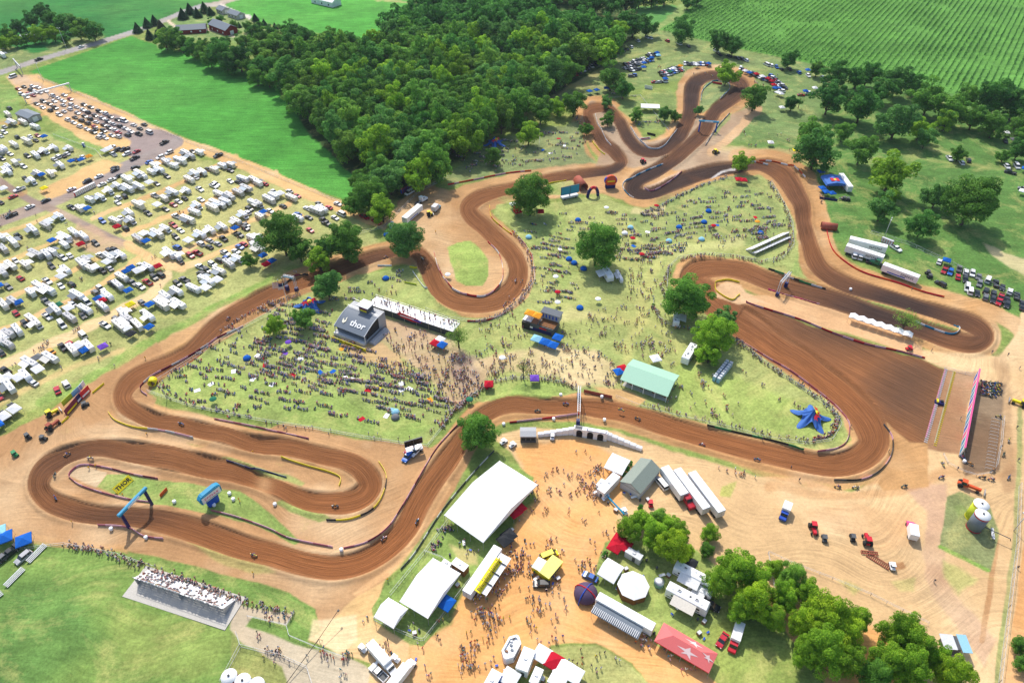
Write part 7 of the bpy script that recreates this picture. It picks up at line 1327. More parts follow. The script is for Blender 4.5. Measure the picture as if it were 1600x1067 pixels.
def fence(pts, h, label, sp=3.0, mesh=True, pm='ltgrey'):
    P3 = [seat(P(x, y)) for x, y in pts]; e = bpy.data.objects.new('wire_fence', None); C.objects.link(e); e.location = P3[0]; tag(e, label, 'fence', 'wire fences'); O = P3[0]; po = MB(); rl = MB(); wm = MB()
    for a_, b_ in zip(P3[:-1], P3[1:]):
        n = max(1, int((b_ - a_).length / sp))
        for i in range(n + 1): p = a_.lerp(b_, i / n) - O; p.z = 0; po.tube(p, p + Vector((0, 0, h)), .05, pm, 4)
        for z_ in ((h, .1) if mesh else (h, h * .55)): u, v = a_ - O, b_ - O; u.z = z_; v.z = z_; rl.tube(u, v, .04, pm, 4)
        u, v = a_ - O, b_ - O; u.z = v.z = .1; wm.add([u, v, v + Vector((0, 0, h - .15)), u + Vector((0, 0, h - .15))], [(0, 1, 2, 3)], 'wire')
    pt('fence_posts', po, e); pt('rails', rl, e)
    if mesh: pt('wire_mesh', wm, e)
for pts, h, lb, mesh in (([(1592,760),(1588,850),(1575,950),(1560,1067),(1556,1100)], 2.2, 'long wire fence down the right edge of the dirt road', 1), ([(1200,864),(1240,882),(1300,905),(1360,930),(1410,955),(1450,975)], 1.3, 'dark post and rail fence behind the bottom right trees', 0),
    ([(230,612),(300,636),(400,656),(500,672),(580,686),(640,696),(668,698),(690,670),(712,640),(737,622)], 1.2, 'wire fence round the lower side of the left infield', 1), ([(240,600),(300,562),(360,524),(420,492),(440,476)], 1.2, 'wire fence along the upper left side of the infield', 1),
    ([(370,990),(376,1010),(345,1067)], 1.6, 'wire fence left of the three bottom tanks', 1), ([(376,1010),(440,1026),(480,1044),(490,1075)], 1.6, 'wire fence right of the three bottom tanks', 1), ([(387,964),(448,978),(460,958)], 1.1, 'white rail round the small gravel viewing pad', 0), ([(448,978),(452,994),(500,1014),(540,1028)], 1.1, 'pale rail along the gravel walk', 0),
    ([(700,815),(663,865),(610,930)], 1.6, 'wire fence beside the lower marquees', 1), ([(584,968),(620,985),(655,1000),(662,1000),(690,965),(712,935),(735,905)], 1.5, 'dark screened fence round the marquee lawn', 1), ([(663,862),(690,872),(705,884)], 1.2, 'short rail between the large and middle marquee', 0),
    ([(1150,672),(1050,650),(1000,636),(962,621)], 1.2, 'wire fence below the mint green pavilion', 1), ([(1150,672),(1200,686),(1262,694),(1300,688),(1314,665),(1300,640),(1200,572),(1150,532)], 1.2, 'wire fence round the right infield corner', 1), ([(1000,336),(1030,325),(1060,308),(1100,290),(1150,278)], 1.2, 'wire fence below the black soil hairpin', 1),
    ([(1205,285),(1225,320),(1238,350),(1240,385),(1222,405),(1190,410),(1150,402),(1100,398),(1060,404),(1043,420),(1042,450)], 1.2, 'wire fence round the right end of the central infield', 1), ([(803,362),(832,400),(836,440),(815,470),(780,498),(740,504),(700,498),(665,484)], 1.2, 'wire fence round the big horseshoe bend', 1),
    ([(1022,466),(1020,480),(1030,498),(1052,510)], 1.1, 'wire fence round the small lawn by the start straight tree', 1), ([(1360,365),(1420,383),(1500,420),(1590,468)], 1.5, 'wire fence behind the right hand parking lot', 1), ([(60,122),(110,142),(200,180),(280,218),(340,240),(440,280),(545,322)], 1.3, 'wire fence along the crop field and sandy road', 1),
    ([(1475,576),(1524,588)], 1.1, 'short fence at the top of the starting gate', 1), ([(1473,711),(1480,725),(1505,738),(1525,744),(1548,740)], 1.1, 'curved pipe fence below the staging area', 0), ([(1567,654),(1564,690),(1556,730)], 1.6, 'blue-grey frame fence beside the staging lanes', 1), ([(905,612),(885,600),(850,594),(800,592),(760,600),(735,622)], 1.1, 'wire fence above the finish bend', 1),
    ([(20,860),(100,850),(182,866),(240,886)], 1.0, 'wire fence along the lower left crowd line', 1), ([(84,212),(150,236),(160,248)], 1.0, 'dark fence beside the ticket building', 0), ([(1212,935),(1200,865)], 1.2, 'short fence near the machinery yard', 0) , ([(845,165),(842,240)], .8, 'faint rail on the slope below the wood', 0),
    ([(700,278),(655,300),(600,356),(560,366)], 1.2, 'wire fence by the dirt road under the wood', 1), ([(1045,205),(1000,150),(945,155)], 1.0, 'rail near the small upper island', 0)):
    fence(pts, h, lb, mesh=bool(mesh))
# staging lane rails
for i in range(16):
    y = 655 + i * 5.2; a_, b_ = seat(P(1549 - i * .7, y - 1)), seat(P(1562 - i * .7, y + 2)); q = MB(); d = b_ - a_; q.tube((0, 0, .7), (d.length, 0, .7), .05, 'ltgrey', 4); q.tube((0, 0, 0), (0, 0, .7), .05, 'ltgrey', 4); q.tube((d.length, 0, 0), (d.length, 0, .7), .05, 'ltgrey', 4)
    o = obj('lane_rail', q.mesh('lane_rail'), loc=a_, rz=math.atan2(d.y, d.x)); tag(o, 'x', 'rail', 'staging lane rails'); o['label'] = 'thin metal rail dividing the staging lanes behind the start wall'
# cones / round bales and small barrels along the circuit
q = MB(); q.lathe([(.5, 0), (.55, .3), (.55, .9), (.45, 1.0), (.01, 1.02)], 'canvas', 14); bale = q.mesh('barrel', 0)
for x, y in ((787, 664), (534, 861), (359, 772), (317, 783), (335, 790), (365, 781), (273, 785), (175, 828), (229, 841), (1329, 452), (876, 619), (865, 656), (944, 659), (940, 623), (1506, 722), (430, 789)):
    o = obj('padded_barrel', bale, loc=on(x, y)); tag(o, 'x', 'barrel', 'white barrels by the circuit'); reg(o, 'white padded barrel', 'beside the circuit', x)

# gear standing round the paddock tents and vendor rigs
def small(name, mb): return mb.mesh(name, 0)
q = MB(); q.box(0, 0, 0, .8, .45, .4, 'white'); q.box(0, 0, .4, .82, .47, .08, 'blue'); gc_ = small('cooler', q); q = MB(); q.box(0, 0, .72, 1.8, .75, .05, 'white'); [q.tube((s * .8, t * .3, 0), (s * .8, t * .3, .72), .03, 'dkgrey', 4) for s in (-1, 1) for t in (-1, 1)]; gt_ = small('folding_table', q)
q = MB(); q.lathe([(.3, 0), (.34, .9), (.3, .95), (.01, .97)], 'dkgrey', 10); gb_ = small('litter_barrel', q); q = MB(); q.box(0, 0, 0, 1.2, 1.0, .8, 'wood'); q.box(0, 0, .8, 1.1, .9, .3, 'ltgrey'); gk_ = small('equipment_crate', q)
rg = random.Random(4)
for i, (x, y) in enumerate([(1000,870),(994,864),(1010,876),(978,890),(1004,900),(1010,926),(994,942),(1044,900),(1050,960),(1060,950),(1090,968),(1100,972),(1106,988),(1034,900),(1026,888),(970,908),(964,920),(1010,975),(1022,990),(1092,990),(1100,998),(942,780),(950,786),(962,798),(975,770),(990,778),(1000,782),(1012,782),(985,772),(930,770),(655,985),(648,990),(640,985),(700,900),(708,905),(715,915),(735,860),(725,850),(703,868),(690,890),(812,1036),(822,1052),(842,1052),(848,1062),(872,1050),(884,1062),(905,1068),(790,1050),(776,1040),(600,1020),(612,1022),(640,1035),(650,1030),(590,1035),(832,900),(872,905),(864,912),(838,905),(820,845),(800,830)]):
    k = i % 4; o = obj(('cooler', 'folding_table', 'litter_barrel', 'equipment_crate')[k], (gc_, gt_, gb_, gk_)[k], loc=on(x, y), rz=rg.uniform(0, 3)); tag(o, 'x', ('cooler', 'table', 'barrel', 'crate')[k], 'gear in the paddock'); reg(o, ('blue lidded white cooler', 'white folding table', 'dark litter barrel', 'wooden equipment crate')[k], 'beside the paddock tents' if x > 940 else 'by the fenced marquees' if x < 740 else 'by the midway stalls', x)
# ------------------------------------------------------------------ people
mat('skin', c(226, 178, 150), .7, noise=0); mat('hair', c(60, 42, 30), .8, noise=0); mat('shoe', c(60, 60, 65), .8, noise=0); mat('shirt', obj=True, rough=.9, noise=0, spec=.1); mat('vcrowd', vc='Col', rough=.9, noise=0, spec=.1)
def trouser():
    m = bpy.data.materials.new('trouser'); m.use_nodes = True; b = m.node_tree.nodes['Principled BSDF']; b.inputs['Roughness'].default_value = .9; oi = nn(m, 'ShaderNodeObjectInfo'); r = nn(m, 'ShaderNodeValToRGB'); r.color_ramp.interpolation = 'CONSTANT'
    cs = [(.03, .035, .05), (.08, .11, .2), (.2, .2, .22), (.12, .12, .13), (.02, .02, .02), (.2, .24, .3)]
    r.color_ramp.elements[0].color = (*cs[0], 1); r.color_ramp.elements[1].position = .84; r.color_ramp.elements[1].color = (*cs[5], 1)
    for i in range(1, 5): e = r.color_ramp.elements.new(i / 6); e.color = (*cs[i], 1)
    m.node_tree.links.new(oi.outputs['Random'], r.inputs[0]); m.node_tree.links.new(r.outputs[0], b.inputs['Base Color']); MATS['trouser'] = m
trouser()
def skin_mesh(name, J, E, sub=1, root=0):
    me = bpy.data.meshes.new('t'); me.from_pydata([j[:3] for j in J], E, []); o = bpy.data.objects.new('t', me); C.objects.link(o); sk = o.modifiers.new('s', 'SKIN'); sk.use_smooth_shade = True
    for i, j in enumerate(J): v = me.skin_vertices[0].data[i]; v.radius = (j[3], j[3] * (j[4] if len(j) > 4 else 1)); v.use_root = (i == root)
    if sub: s = o.modifiers.new('b', 'SUBSURF'); s.levels = sub; s.render_levels = sub
    bpy.context.view_layer.update(); m2 = bpy.data.meshes.new_from_object(o.evaluated_get(bpy.context.evaluated_depsgraph_get())); m2.name = name; bpy.data.objects.remove(o); bpy.data.meshes.remove(me); return m2
def person_mesh(pose, sub=1, zones=True, seed=0):
    """faces +y; pose: stand, walk, reach, sit, ride"""
    r = random.Random(seed); s = pose in ('sit', 'ride'); hz = .95 if not s else (.48 if pose == 'sit' else .95); lean = {'ride': .28, 'walk': .04}.get(pose, 0)
    J = [(0, 0, hz, .15, .75), (0, lean * .3, hz + .25, .145, .72), (0, lean, hz + .46, .17, .62), (0, lean + .02, hz + .56, .065), (0, lean + .05, hz + .66, .098), (0, lean + .05, hz + .76, .085)]; E = [(0, 1), (1, 2), (2, 3), (3, 4), (4, 5)]
    for sd in (-1, 1):
        n = len(J); sw = {'walk': .2 * sd, 'stand': .02, 'reach': .0, 'sit': 0, 'ride': 0}[pose]
        if s: hand = (sd * .2, .38 if pose == 'sit' else lean + .42, hz + (.12 if pose == 'sit' else .2)); elb = (sd * (.27 if pose == 'sit' else .36), .12 + lean, hz + .2)
        elif pose == 'reach' and sd == 1: hand = (.22, .38, 1.45); elb = (.27, .2, 1.22)
        else: hand = (sd * .27, .1 - sw, .86); elb = (sd * .27, -.02 - sw * .5, 1.13)
        J += [(sd * .19, lean, hz + .44, .062), (*elb, .046), (*hand, .036), (hand[0], hand[1] + .06, hand[2] - .05, .03)]; E += [(2, n), (n, n + 1), (n + 1, n + 2), (n + 2, n + 3)]
        n = len(J)
        if s: J += [(sd * .11, .03, hz - .02, .09), (sd * (.13 if pose == 'sit' else .26), .45 if pose == 'sit' else .32, hz + (.02 if pose == 'sit' else -.2), .066), (sd * (.13 if pose == 'sit' else .2), .5 if pose == 'sit' else .02, .08 if pose == 'sit' else hz - .55, .045), (sd * .14, .66 if pose == 'sit' else .18, .05 if pose == 'sit' else hz - .6, .036)]
        else: J += [(sd * .1, 0, .88, .09), (sd * .11, .04 + sw, .5, .062), (sd * .11, sw * 1.5 - .04, .1, .045), (sd * .12, .12 + sw * 1.5, .045, .036)]
        E += [(0, n), (n, n + 1), (n + 1, n + 2), (n + 2, n + 3)]
    me = skin_mesh('person', J, E, sub)
    co = np.empty(len(me.vertices) * 3, np.float32); me.vertices.foreach_get('co', co); co = co.reshape(-1, 3)
    def zone(cx_, cy_, cz_):
        if cz_ > hz + .735 or (cz_ > hz + .62 and cy_ < lean + .02): return 1
        if cz_ > hz + .53: return 0
        if abs(cx_) > .21 and (cz_ < hz + .12 if not s else cy_ > lean + .2) and (cz_ > .7 if not s else cz_ > hz - .05) and not (s and cy_ < .1): return 0
        if s: return 2 if (cy_ < .2 + lean and cz_ > hz + .02) else (4 if cz_ < hz - .38 - (.15 if pose == 'ride' else 0) else 3)
        return 2 if cz_ > .93 else 3 if cz_ > (.45 if seed % 2 else .12) else (0 if cz_ > .1 else 4)
    mi = []
    for p in me.polygons: ce = p.center; mi.append(zone(ce.x, ce.y, ce.z))
    if zones:
        me.materials.clear(); [me.materials.append(MATS[q]) for q in ('skin', 'hair', 'shirt', 'trouser', 'shoe')]; me.polygons.foreach_set('material_index', mi)
    return me, co, mi
PM = {p: [person_mesh(p, 1, True, i)[0] for i in range(2)] for p in ('stand', 'walk', 'reach', 'sit', 'ride')}
LOW = {}
for p in ('stand', 'walk', 'sit'):
    me, co, mi = person_mesh(p, 0, False, 1); fv = [list(f.vertices) for f in me.polygons]; LOW[p] = (co, [f if len(f) == 4 else f + [f[-1]] for f in fv], mi)
SH = [((.82, .82, .82), 'white'), (c(240, 190, 190), 'pale pink'), ((.82, .82, .82), 'white'), ((.05, .05, .055), 'black'), ((.45, .45, .47), 'grey'), ((.82, .78, .72), 'cream'), (c(150, 190, 225), 'pale blue'), (c(200, 40, 60), 'red'), (c(40, 90, 190), 'blue'), ((.82, .82, .82), 'white'), (c(35, 40, 80), 'navy blue'), (c(235, 130, 150), 'pink'), ((.04, .04, .045), 'black'), ((.4, .42, .45), 'light grey'),
      (c(70, 170, 180), 'turquoise'), (c(240, 220, 60), 'yellow'), (c(240, 130, 50), 'orange'), (c(60, 140, 80), 'green'), (c(205, 150, 120), 'bare-shouldered'), ((.3, .3, .32), 'grey')]
CROWD = []       # x, y of photograph, z offset, mode, heading
rc = random.Random(21)
def scatter(poly, n, mode, grp=2.2, face=None, rowdir=None, dens=None):
    xs = [p[0] for p in poly]; ys = [p[1] for p in poly]; k = 0; tries = 0
    while k < n and tries < n * 60:
        tries += 1; x, y = rc.uniform(min(xs), max(xs)), rc.uniform(min(ys), max(ys))
        if rowdir: y0, sp, sl = rowdir; ph = (y - sl * (x - xs[0]) - y0) / sp; y += (round(ph) - ph) * sp * .45 + 2.2 * math.sin(x / 23 + y0)
        if not inpoly(x, y, poly): continue
        if dens and rc.random() > dens(x, y): continue
        p = P(x, y); g = max(1, int(rc.expovariate(1 / grp) + .6)); h = (face if face is not None else rc.uniform(0, 6.283)); rd = rc.uniform(0, 6.28) if mode != 'sit' else math.pi + (hdg(x, y, x + 10, y + (rowdir[2] * 10 if rowdir else 0)) if rowdir else 0)
        for i in range(min(g, 7)):
            q = p + Vector((math.cos(rd) * i * .8 + rc.uniform(-.15, .15), math.sin(rd) * i * .8 + rc.uniform(-.2, .2), 0)) if mode == 'sit' else p + Vector((rc.gauss(0, .9) if i else 0, rc.gauss(0, .9) if i else 0, 0))
            CROWD.append((q.x, q.y, 0, mode, h + rc.gauss(0, .25))); k += 1
def along(pts, n, mode='stand', w=.7, face=0, z=0):
    P3 = [P(*p) for p in pts]; L_ = [(b - a).length for a, b in zip(P3[:-1], P3[1:])]; T = sum(L_)
    for _ in range(n):
        s = rc.uniform(0, T)
        for a, b, l in zip(P3[:-1], P3[1:], L_):
            if s <= l: break
            s -= l
        d = (b - a).normalized(); p = a + d * min(s, l) + Vector((-d.y, d.x, 0)) * rc.gauss(0, w); CROWD.append((p.x, p.y, z, mode if rc.random() < .8 else 'walk', math.atan2(d.x, d.y) * -1 + face + rc.gauss(0, .3)))
S0 = math.pi * .95
scatter([(430,500),(520,515),(600,555),(680,600),(712,630),(690,662),(640,655),(560,622),(480,615),(430,590),(400,545)], 1250, 'sit', 3.2, S0, (500, 9.5, .22))
scatter([(300,560),(360,520),(430,500),(440,600),(520,635),(640,668),(560,660),(450,640),(380,622),(320,600)], 330, 'sit', 2.4, S0, (560, 11, .2))
scatter([(250,600),(300,560),(360,600),(440,640),(380,645),(300,630)], 50, 'sit', 2.5, S0)
scatter([(395,490),(440,470),(520,480),(520,520),(440,520)], 170, 'sit', 2.6, S0, (480, 7, .1)); scatter([(540,560),(640,570),(690,610),(640,600),(560,570)], 120, 'stand', 2)
scatter([(600,525),(640,520),(720,560),(740,600),(700,640),(670,600),(620,560)], 330, 'stand', 2.6); scatter([(700,560),(760,545),(800,570),(760,605),(715,625)], 190, 'stand', 2.4); scatter([(610,500),(690,530),(700,550),(620,525)], 26, 'walk', 2)
scatter([(760,545),(880,540),(960,560),(970,600),(905,605),(860,592),(780,590)], 250, 'walk', 2.2); scatter([(1000,535),(1060,540),(1065,575),(1030,570),(1000,560)], 60, 'stand', 2.5)
scatter([(870,500),(960,480),(1040,440),(1040,500),(1050,540),(960,560),(870,545)], 170, 'walk', 2.3); scatter([(960,430),(1030,390),(1040,410),(1030,470),(980,470)], 110, 'stand', 2.4)
scatter([(980,345),(1060,320),(1150,290),(1200,300),(1232,350),(1200,375),(1120,380),(1040,400),(970,410),(950,380)], 640, 'sit', 3.0, math.pi, (340, 7.5, -.1))
scatter([(960,395),(1080,380),(1070,395),(1030,405),(960,412)], 160, 'sit', 4, 0, (395, 4.5, 0)); scatter([(1110,372),(1180,355),(1225,350),(1210,372),(1120,388)], 130, 'stand', 3)
scatter([(835,345),(910,345),(905,470),(880,490),(850,480),(838,400)], 330, 'sit', 3, math.pi * 1.5, (345, 7.5, .12)); scatter([(880,335),(980,330),(975,380),(900,380)], 80, 'sit', 3, math.pi, (335, 8, 0))
scatter([(790,440),(850,430),(850,470),(800,490),(750,505)], 50, 'stand', 2); scatter([(725,245),(770,222),(860,205),(905,205),(920,235),(900,250),(790,268),(720,272)], 300, 'sit', 2.6, math.pi, (205, 6, .04))
scatter([(500,455),(560,440),(640,420),(645,440),(560,470),(510,470)], 70, 'sit', 2.4, math.pi); scatter([(740,520),(800,490),(830,540),(760,545)], 60, 'stand', 2)
scatter([(1060,570),(1180,580),(1280,660),(1180,670),(1060,640)], 60, 'walk', 2.6); scatter([(990,190),(1035,185),(1030,198),(1000,200)], 26, 'sit', 2); scatter([(1020,600),(1080,600),(1080,625),(1040,630)], 26, 'stand', 3)
scatter([(870,715),(930,700),(950,730),(940,800),(900,830),(860,800),(850,760)], 62, 'walk', 2.6); scatter([(800,770),(860,730),(860,800),(800,830)], 26, 'walk', 1.6); scatter([(890,750),(950,720),(945,775),(900,780)], 55, 'walk', 3)
scatter([(785,870),(800,850),(830,870),(800,910),(765,945),(740,950),(755,925)], 120, 'stand', 3.2); scatter([(800,850),(880,840),(880,930),(830,960),(800,930)], 85, 'walk', 2.2); scatter([(730,955),(770,945),(800,960),(790,990),(750,980)], 55, 'walk', 2.6)
scatter([(700,1010),(760,1000),(770,1040),(720,1060)], 44, 'walk', 3); scatter([(820,950),(880,930),(900,980),(850,1010),(820,985)], 36, 'walk', 2.2); scatter([(880,870),(960,820),(960,880),(920,900)], 34, 'walk', 2); scatter([(640,960),(800,990),(700,1067),(660,1060)], 24, 'walk', 1.6)
scatter([(870,1015),(940,1010),(990,1050),(900,1060)], 16, 'stand', 2); scatter([(1000,985),(1120,1055),(1090,1060),(990,1000)], 26, 'walk', 1.8); scatter([(930,945),(1000,985),(990,995),(925,955)], 14, 'stand', 1.5); scatter([(560,1000),(620,1010),(610,1030),(560,1010)], 18, 'stand', 3)
scatter([(385,985),(520,1030),(560,1060),(440,1040)], 26, 'walk', 2); scatter([(400,955),(450,962),(440,975),(395,962)], 8, 'walk', 1.4); scatter([(690,830),(720,815),(690,862),(670,862)], 14, 'sit', 2); scatter([(720,840),(745,855),(735,880),(715,860)], 8, 'stand', 2)
scatter([(-20,320),(400,300),(440,350),(180,590),(-20,600)], 150, 'walk', 2.4); scatter([(700,860),(1600,760),(1560,880),(1250,850)], 0, 'walk'); scatter([(1270,275),(1330,270),(1320,320),(1280,320)], 26, 'stand', 2.4); scatter([(1150,200),(1250,200),(1260,240),(1150,232)], 24, 'stand', 2.5)
scatter([(940,150),(960,140),(1000,145),(990,158)], 20, 'sit', 3); scatter([(1000,100),(1230,120),(1230,150),(1180,140),(1060,120)], 50, 'stand', 2)
for pts, n, md in (([(1000,336),(1030,325),(1060,308),(1100,290),(1135,278)], 120, 'sit'), ([(1200,285),(1222,320),(1234,350),(1236,385),(1218,405),(1190,412)], 130, 'stand'), ([(1190,412),(1150,404),(1100,401),(1062,407)], 90, 'stand'), ([(1046,415),(1038,440),(1038,470)], 55, 'stand'), ([(803,365),(828,400),(832,440),(813,472),(782,495),(745,506)], 130, 'stand'),
    ([(1022,480),(1030,502),(1050,512),(1095,515)], 60, 'stand'), ([(1150,533),(1200,572),(1250,603),(1290,630),(1308,655),(1300,680),(1262,692)], 190, 'stand'), ([(1260,690),(1200,680),(1150,668),(1060,648),(1000,632)], 85, 'stand'), ([(690,668),(705,645),(735,622),(762,602)], 130, 'stand'), ([(755,604),(800,590),(850,592),(900,606)], 80, 'stand'),
    ([(690,668),(640,690),(560,680)], 10, 'stand'), ([(245,606),(300,634),(360,646),(400,653)], 50, 'sit'), ([(400,654),(440,668),(520,676)], 12, 'stand'), ([(345,520),(390,492),(430,474),(470,462)], 70, 'stand'), ([(100,851),(160,862),(205,878)], 60, 'stand'), ([(205,878),(232,889),(300,911),(370,937)], 130, 'stand'), ([(370,937),(410,950),(458,960)], 48, 'stand'),
    ([(500,1022),(538,1030),(548,1020)], 24, 'stand'), ([(735,622),(700,650)], 30, 'stand'), ([(672,865),(690,840),(705,820)], 20, 'sit'), ([(240,606),(262,590),(300,574)], 16, 'stand'), ([(915,225),(905,195),(898,180)], 26, 'stand'), ([(1122,732),(1145,738),(1185,752),(1195,762)], 14, 'stand'), ([(590,455),(620,460)], 8, 'stand'), ([(1290,345),(1293,360)], 6, 'stand'), ([(430,445),(470,425)], 8, 'stand'), ([(560,975),(575,965)], 3, 'stand')):
    along(pts, n, md, .6, 0)
# on the decks
a_, b_, nr, w_, dz = GSTAND
for i in range(95): t = rc.random(); p = a_.lerp(b_, t) + nr * (rc.uniform(.3, w_ - .3)); CROWD.append((p.x, p.y, dz - p.z * 0, 'stand', rc.uniform(0, 6.28)))
o_, rz_, Lg_, Wd_, hg_, rw_ = BLE
for i in range(210):
    r_i = int(rw_ * rc.random() ** .8) if i < 130 else (0 if i < 160 else rw_ - 1); y = Wd_ / 2 - Wd_ * (r_i + .5) / rw_; x = rc.uniform(-.49, .49) * Lg_; ca, sa = math.cos(rz_), math.sin(rz_)
    CROWD.append((o_.x + x * ca - y * sa, o_.y + x * sa + y * ca, .3 + hg_ * r_i / rw_ + .0, 'sit', rz_ + rc.gauss(0, .2)))
for i in range(18): p = P(rc.uniform(535, 572), rc.uniform(507, 518)); CROWD.append((p.x, p.y, 1.5, 'stand', math.pi))
CROWD.sort(key=lambda q: q[0] ** 2 + q[1] ** 2)
LAND = [(768,780,'the largest white marquee'),(675,915,'the middle marquee'),(755,890,'the yellow lettered trailer'),(855,895,'the yellow roofed booths'),(915,928,'the purple dome tent'),(978,960,'the long transporter'),(1070,1010,'the pale red tent'),(800,1008,'the rounded white trailer'),(885,1050,'the bottom canopy row'),(965,855,'the red vendor canopies'),
        (925,685,'the arched block wall'),(822,684,'the small grey hut'),(960,740,'the white office trailers'),(1000,745,'the grey gabled building'),(290,925,'the white bleachers'),(150,860,'the lower left fence line'),(440,960,'the gravel viewing pad'),(500,1010,'the camera boom'),(600,1030,'the white cargo truck'),(400,1045,'the three tanks'),(690,960,'the blue canopy'),
        (840,780,'the middle of the sandy midway'),(900,790,'the upper midway'),(740,1020,'the lower midway'),(860,970,'the centre bottom sand'),(1130,745,'the fence above the white trailers'),(690,840,'the lawn rail'),(1100,930,'the motorhomes'),(440,1010,'the gravel walk'),(1015,600,'the mint green pavilion'),(930,640,'the finish crossing')]
def person(x, y, z, mode, h, k):
    cl, cn = SH[rc.randrange(len(SH))]; po = mode if mode == 'sit' else rc.choice(('walk', 'walk', 'stand', 'reach') if mode == 'walk' else ('stand', 'stand', 'reach', 'walk')); me = PM[po][k % 2]
    v = Vector((x, y, 0)); a = px((x, y, 0)); zz = gz(*a) + z; o = obj('person', me, loc=(x, y, zz), rz=h, color=tuple(min(q * rc.uniform(.85, 1.1), .85) for q in cl)); s = rc.uniform(.96, 1.1); o.scale = (s, s, s); ld = min(LAND, key=lambda q: (q[0] - a[0]) ** 2 + (q[1] - a[1]) ** 2)[2]
    act = {'sit': 'seated', 'walk': 'walking', 'stand': 'standing', 'reach': 'standing with raised hand'}[po]; tag(o, 'x', 'person', 'spectators near the bottom of the photo'); reg(o, 'person in %s top %s' % (cn, act), 'by ' + ld, a[0])
for k, (x, y, z, mode, h) in enumerate(CROWD[:300]): person(x, y, z, mode, h, k)
VC, VF, VCol = [], [], []; off = 0
pal = np.array([lin(226, 178, 150, .9), lin(60, 42, 30, .85), (0, 0, 0), (0, 0, 0), (.05, .05, .055)]); TRS = [(.1, .12, .16), (.18, .25, .4), (.2, .22, .26), (.1, .1, .12), (.03, .03, .03)]
for x, y, z, mode, h in CROWD[300:]:
    co, fv, mi = LOW[mode if mode in LOW else 'stand']; a = px((x, y, 0)); zz = gz(*a) + z; s = rc.uniform(.82, .98); ca, sa = math.cos(h) * s, math.sin(h) * s
    VC.append(np.stack([co[:, 0] * ca - co[:, 1] * sa + x, co[:, 0] * sa + co[:, 1] * ca + y, co[:, 2] * s + zz], 1)); VF.append(np.array(fv) + off); off += len(co)
    pc = pal.copy(); pc[2] = SH[rc.randrange(len(SH))][0]; pc[3] = TRS[rc.randrange(5)]
    if rc.random() < .7: pc[1] = ((.82, .82, .82), (.82, .82, .82), (.8, .7, .6), (.04, .04, .04), (.7, .1, .15), (.1, .25, .6))[rc.randrange(6)]
    cv = np.zeros((len(co), 3)); 
    for f, m_ in zip(fv, mi): cv[f] = pc[m_]
    VCol.append(cv)
VF = np.concatenate(VF); me = np_mesh('crowd', np.concatenate(VC), VF, MATS['vcrowd'], [('Col', 'FLOAT_COLOR', np.concatenate(VCol))]); me.validate()
tag(obj('crowd', me), 'dense crowd of seated and standing spectators spread over the infield lawns and fence lines', 'crowd', kind='stuff'); print('crowd', len(CROWD))
# folding chairs, blankets, coolers under the seated crowd: the nearest are things, the rest one mass
def chair_mesh():
    q = MB(); q.box(0, 0, .38, .55, .5, .06, 'cloth'); q.add([(-.27, -.27, .4), (.27, -.27, .4), (.27, -.4, .95), (-.27, -.4, .95), (-.27, -.31, .4), (.27, -.31, .4), (.27, -.44, .95), (-.27, -.44, .95)], [(0, 1, 2, 3), (7, 6, 5, 4), (3, 2, 6, 7)], 'cloth'); [q.tube((s * .26, t * .25, 0), (s * .26, -t * .2, .5), .02, 'dkgrey', 4) for s in (-1, 1) for t in (-1, 1)]; return q
CH = chair_mesh(); chm = CH.mesh('folding_chair'); seated = [q for q in CROWD if q[3] == 'sit' and q[2] == 0 and q[0] ** 2 + q[1] ** 2 > 0]; cnt = 0; VC, VF, VCol = [], [], []; off = 0; cv0 = np.array(CH.v); cf = np.array([f if len(f) == 4 else list(f) + [f[-1]] * (4 - len(f)) for f in CH.f]); CPN = ['blue', 'black', 'red', 'light grey', 'teal', 'bright blue', 'white', 'green']; CP_ = [(c(40, 90, 190)), (.04, .04, .05), c(220, 60, 80), (.55, .55, .57), c(40, 130, 150), c(60, 120, 200), (.8, .8, .8), c(60, 130, 80)]
for x, y, z, mode, h in seated:
    if rc.random() > .5: continue
    a = px((x, y, 0)); zz = gz(*a); cl = CP_[rc.randrange(8)]
    if cnt < 290:
        o = obj('folding_chair', chm, loc=(x, y, zz), rz=h, color=cl); tag(o, 'x', 'chair', 'folding chairs under the seated crowd'); reg(o, '%s folding chair' % CPN[CP_.index(cl)], 'on the lawn by the marquees' if a[0] > 650 and a[1] > 760 else 'in the lowest infield rows' if a[1] > 640 else 'in the seated rows right of centre' if a[0] > 560 else 'in the seated rows left of centre' if a[0] > 420 else 'at the left end of the seated rows', a[0]); cnt += 1; continue
    ca, sa = math.cos(h), math.sin(h); VC.append(np.stack([cv0[:, 0] * ca - cv0[:, 1] * sa + x, cv0[:, 0] * sa + cv0[:, 1] * ca + y, cv0[:, 2] + zz], 1)); VF.append(cf + off); off += len(cv0); VCol.append(np.tile(np.array([cl]), (len(cv0), 1)))
me = np_mesh('camp_chairs', np.concatenate(VC), np.concatenate(VF), MATS['vcrowd'], [('Col', 'FLOAT_COLOR', np.concatenate(VCol))]); me.validate(); tag(obj('camp_chairs', me), 'rows of coloured folding chairs in the seated crowd', 'chairs', kind='stuff')
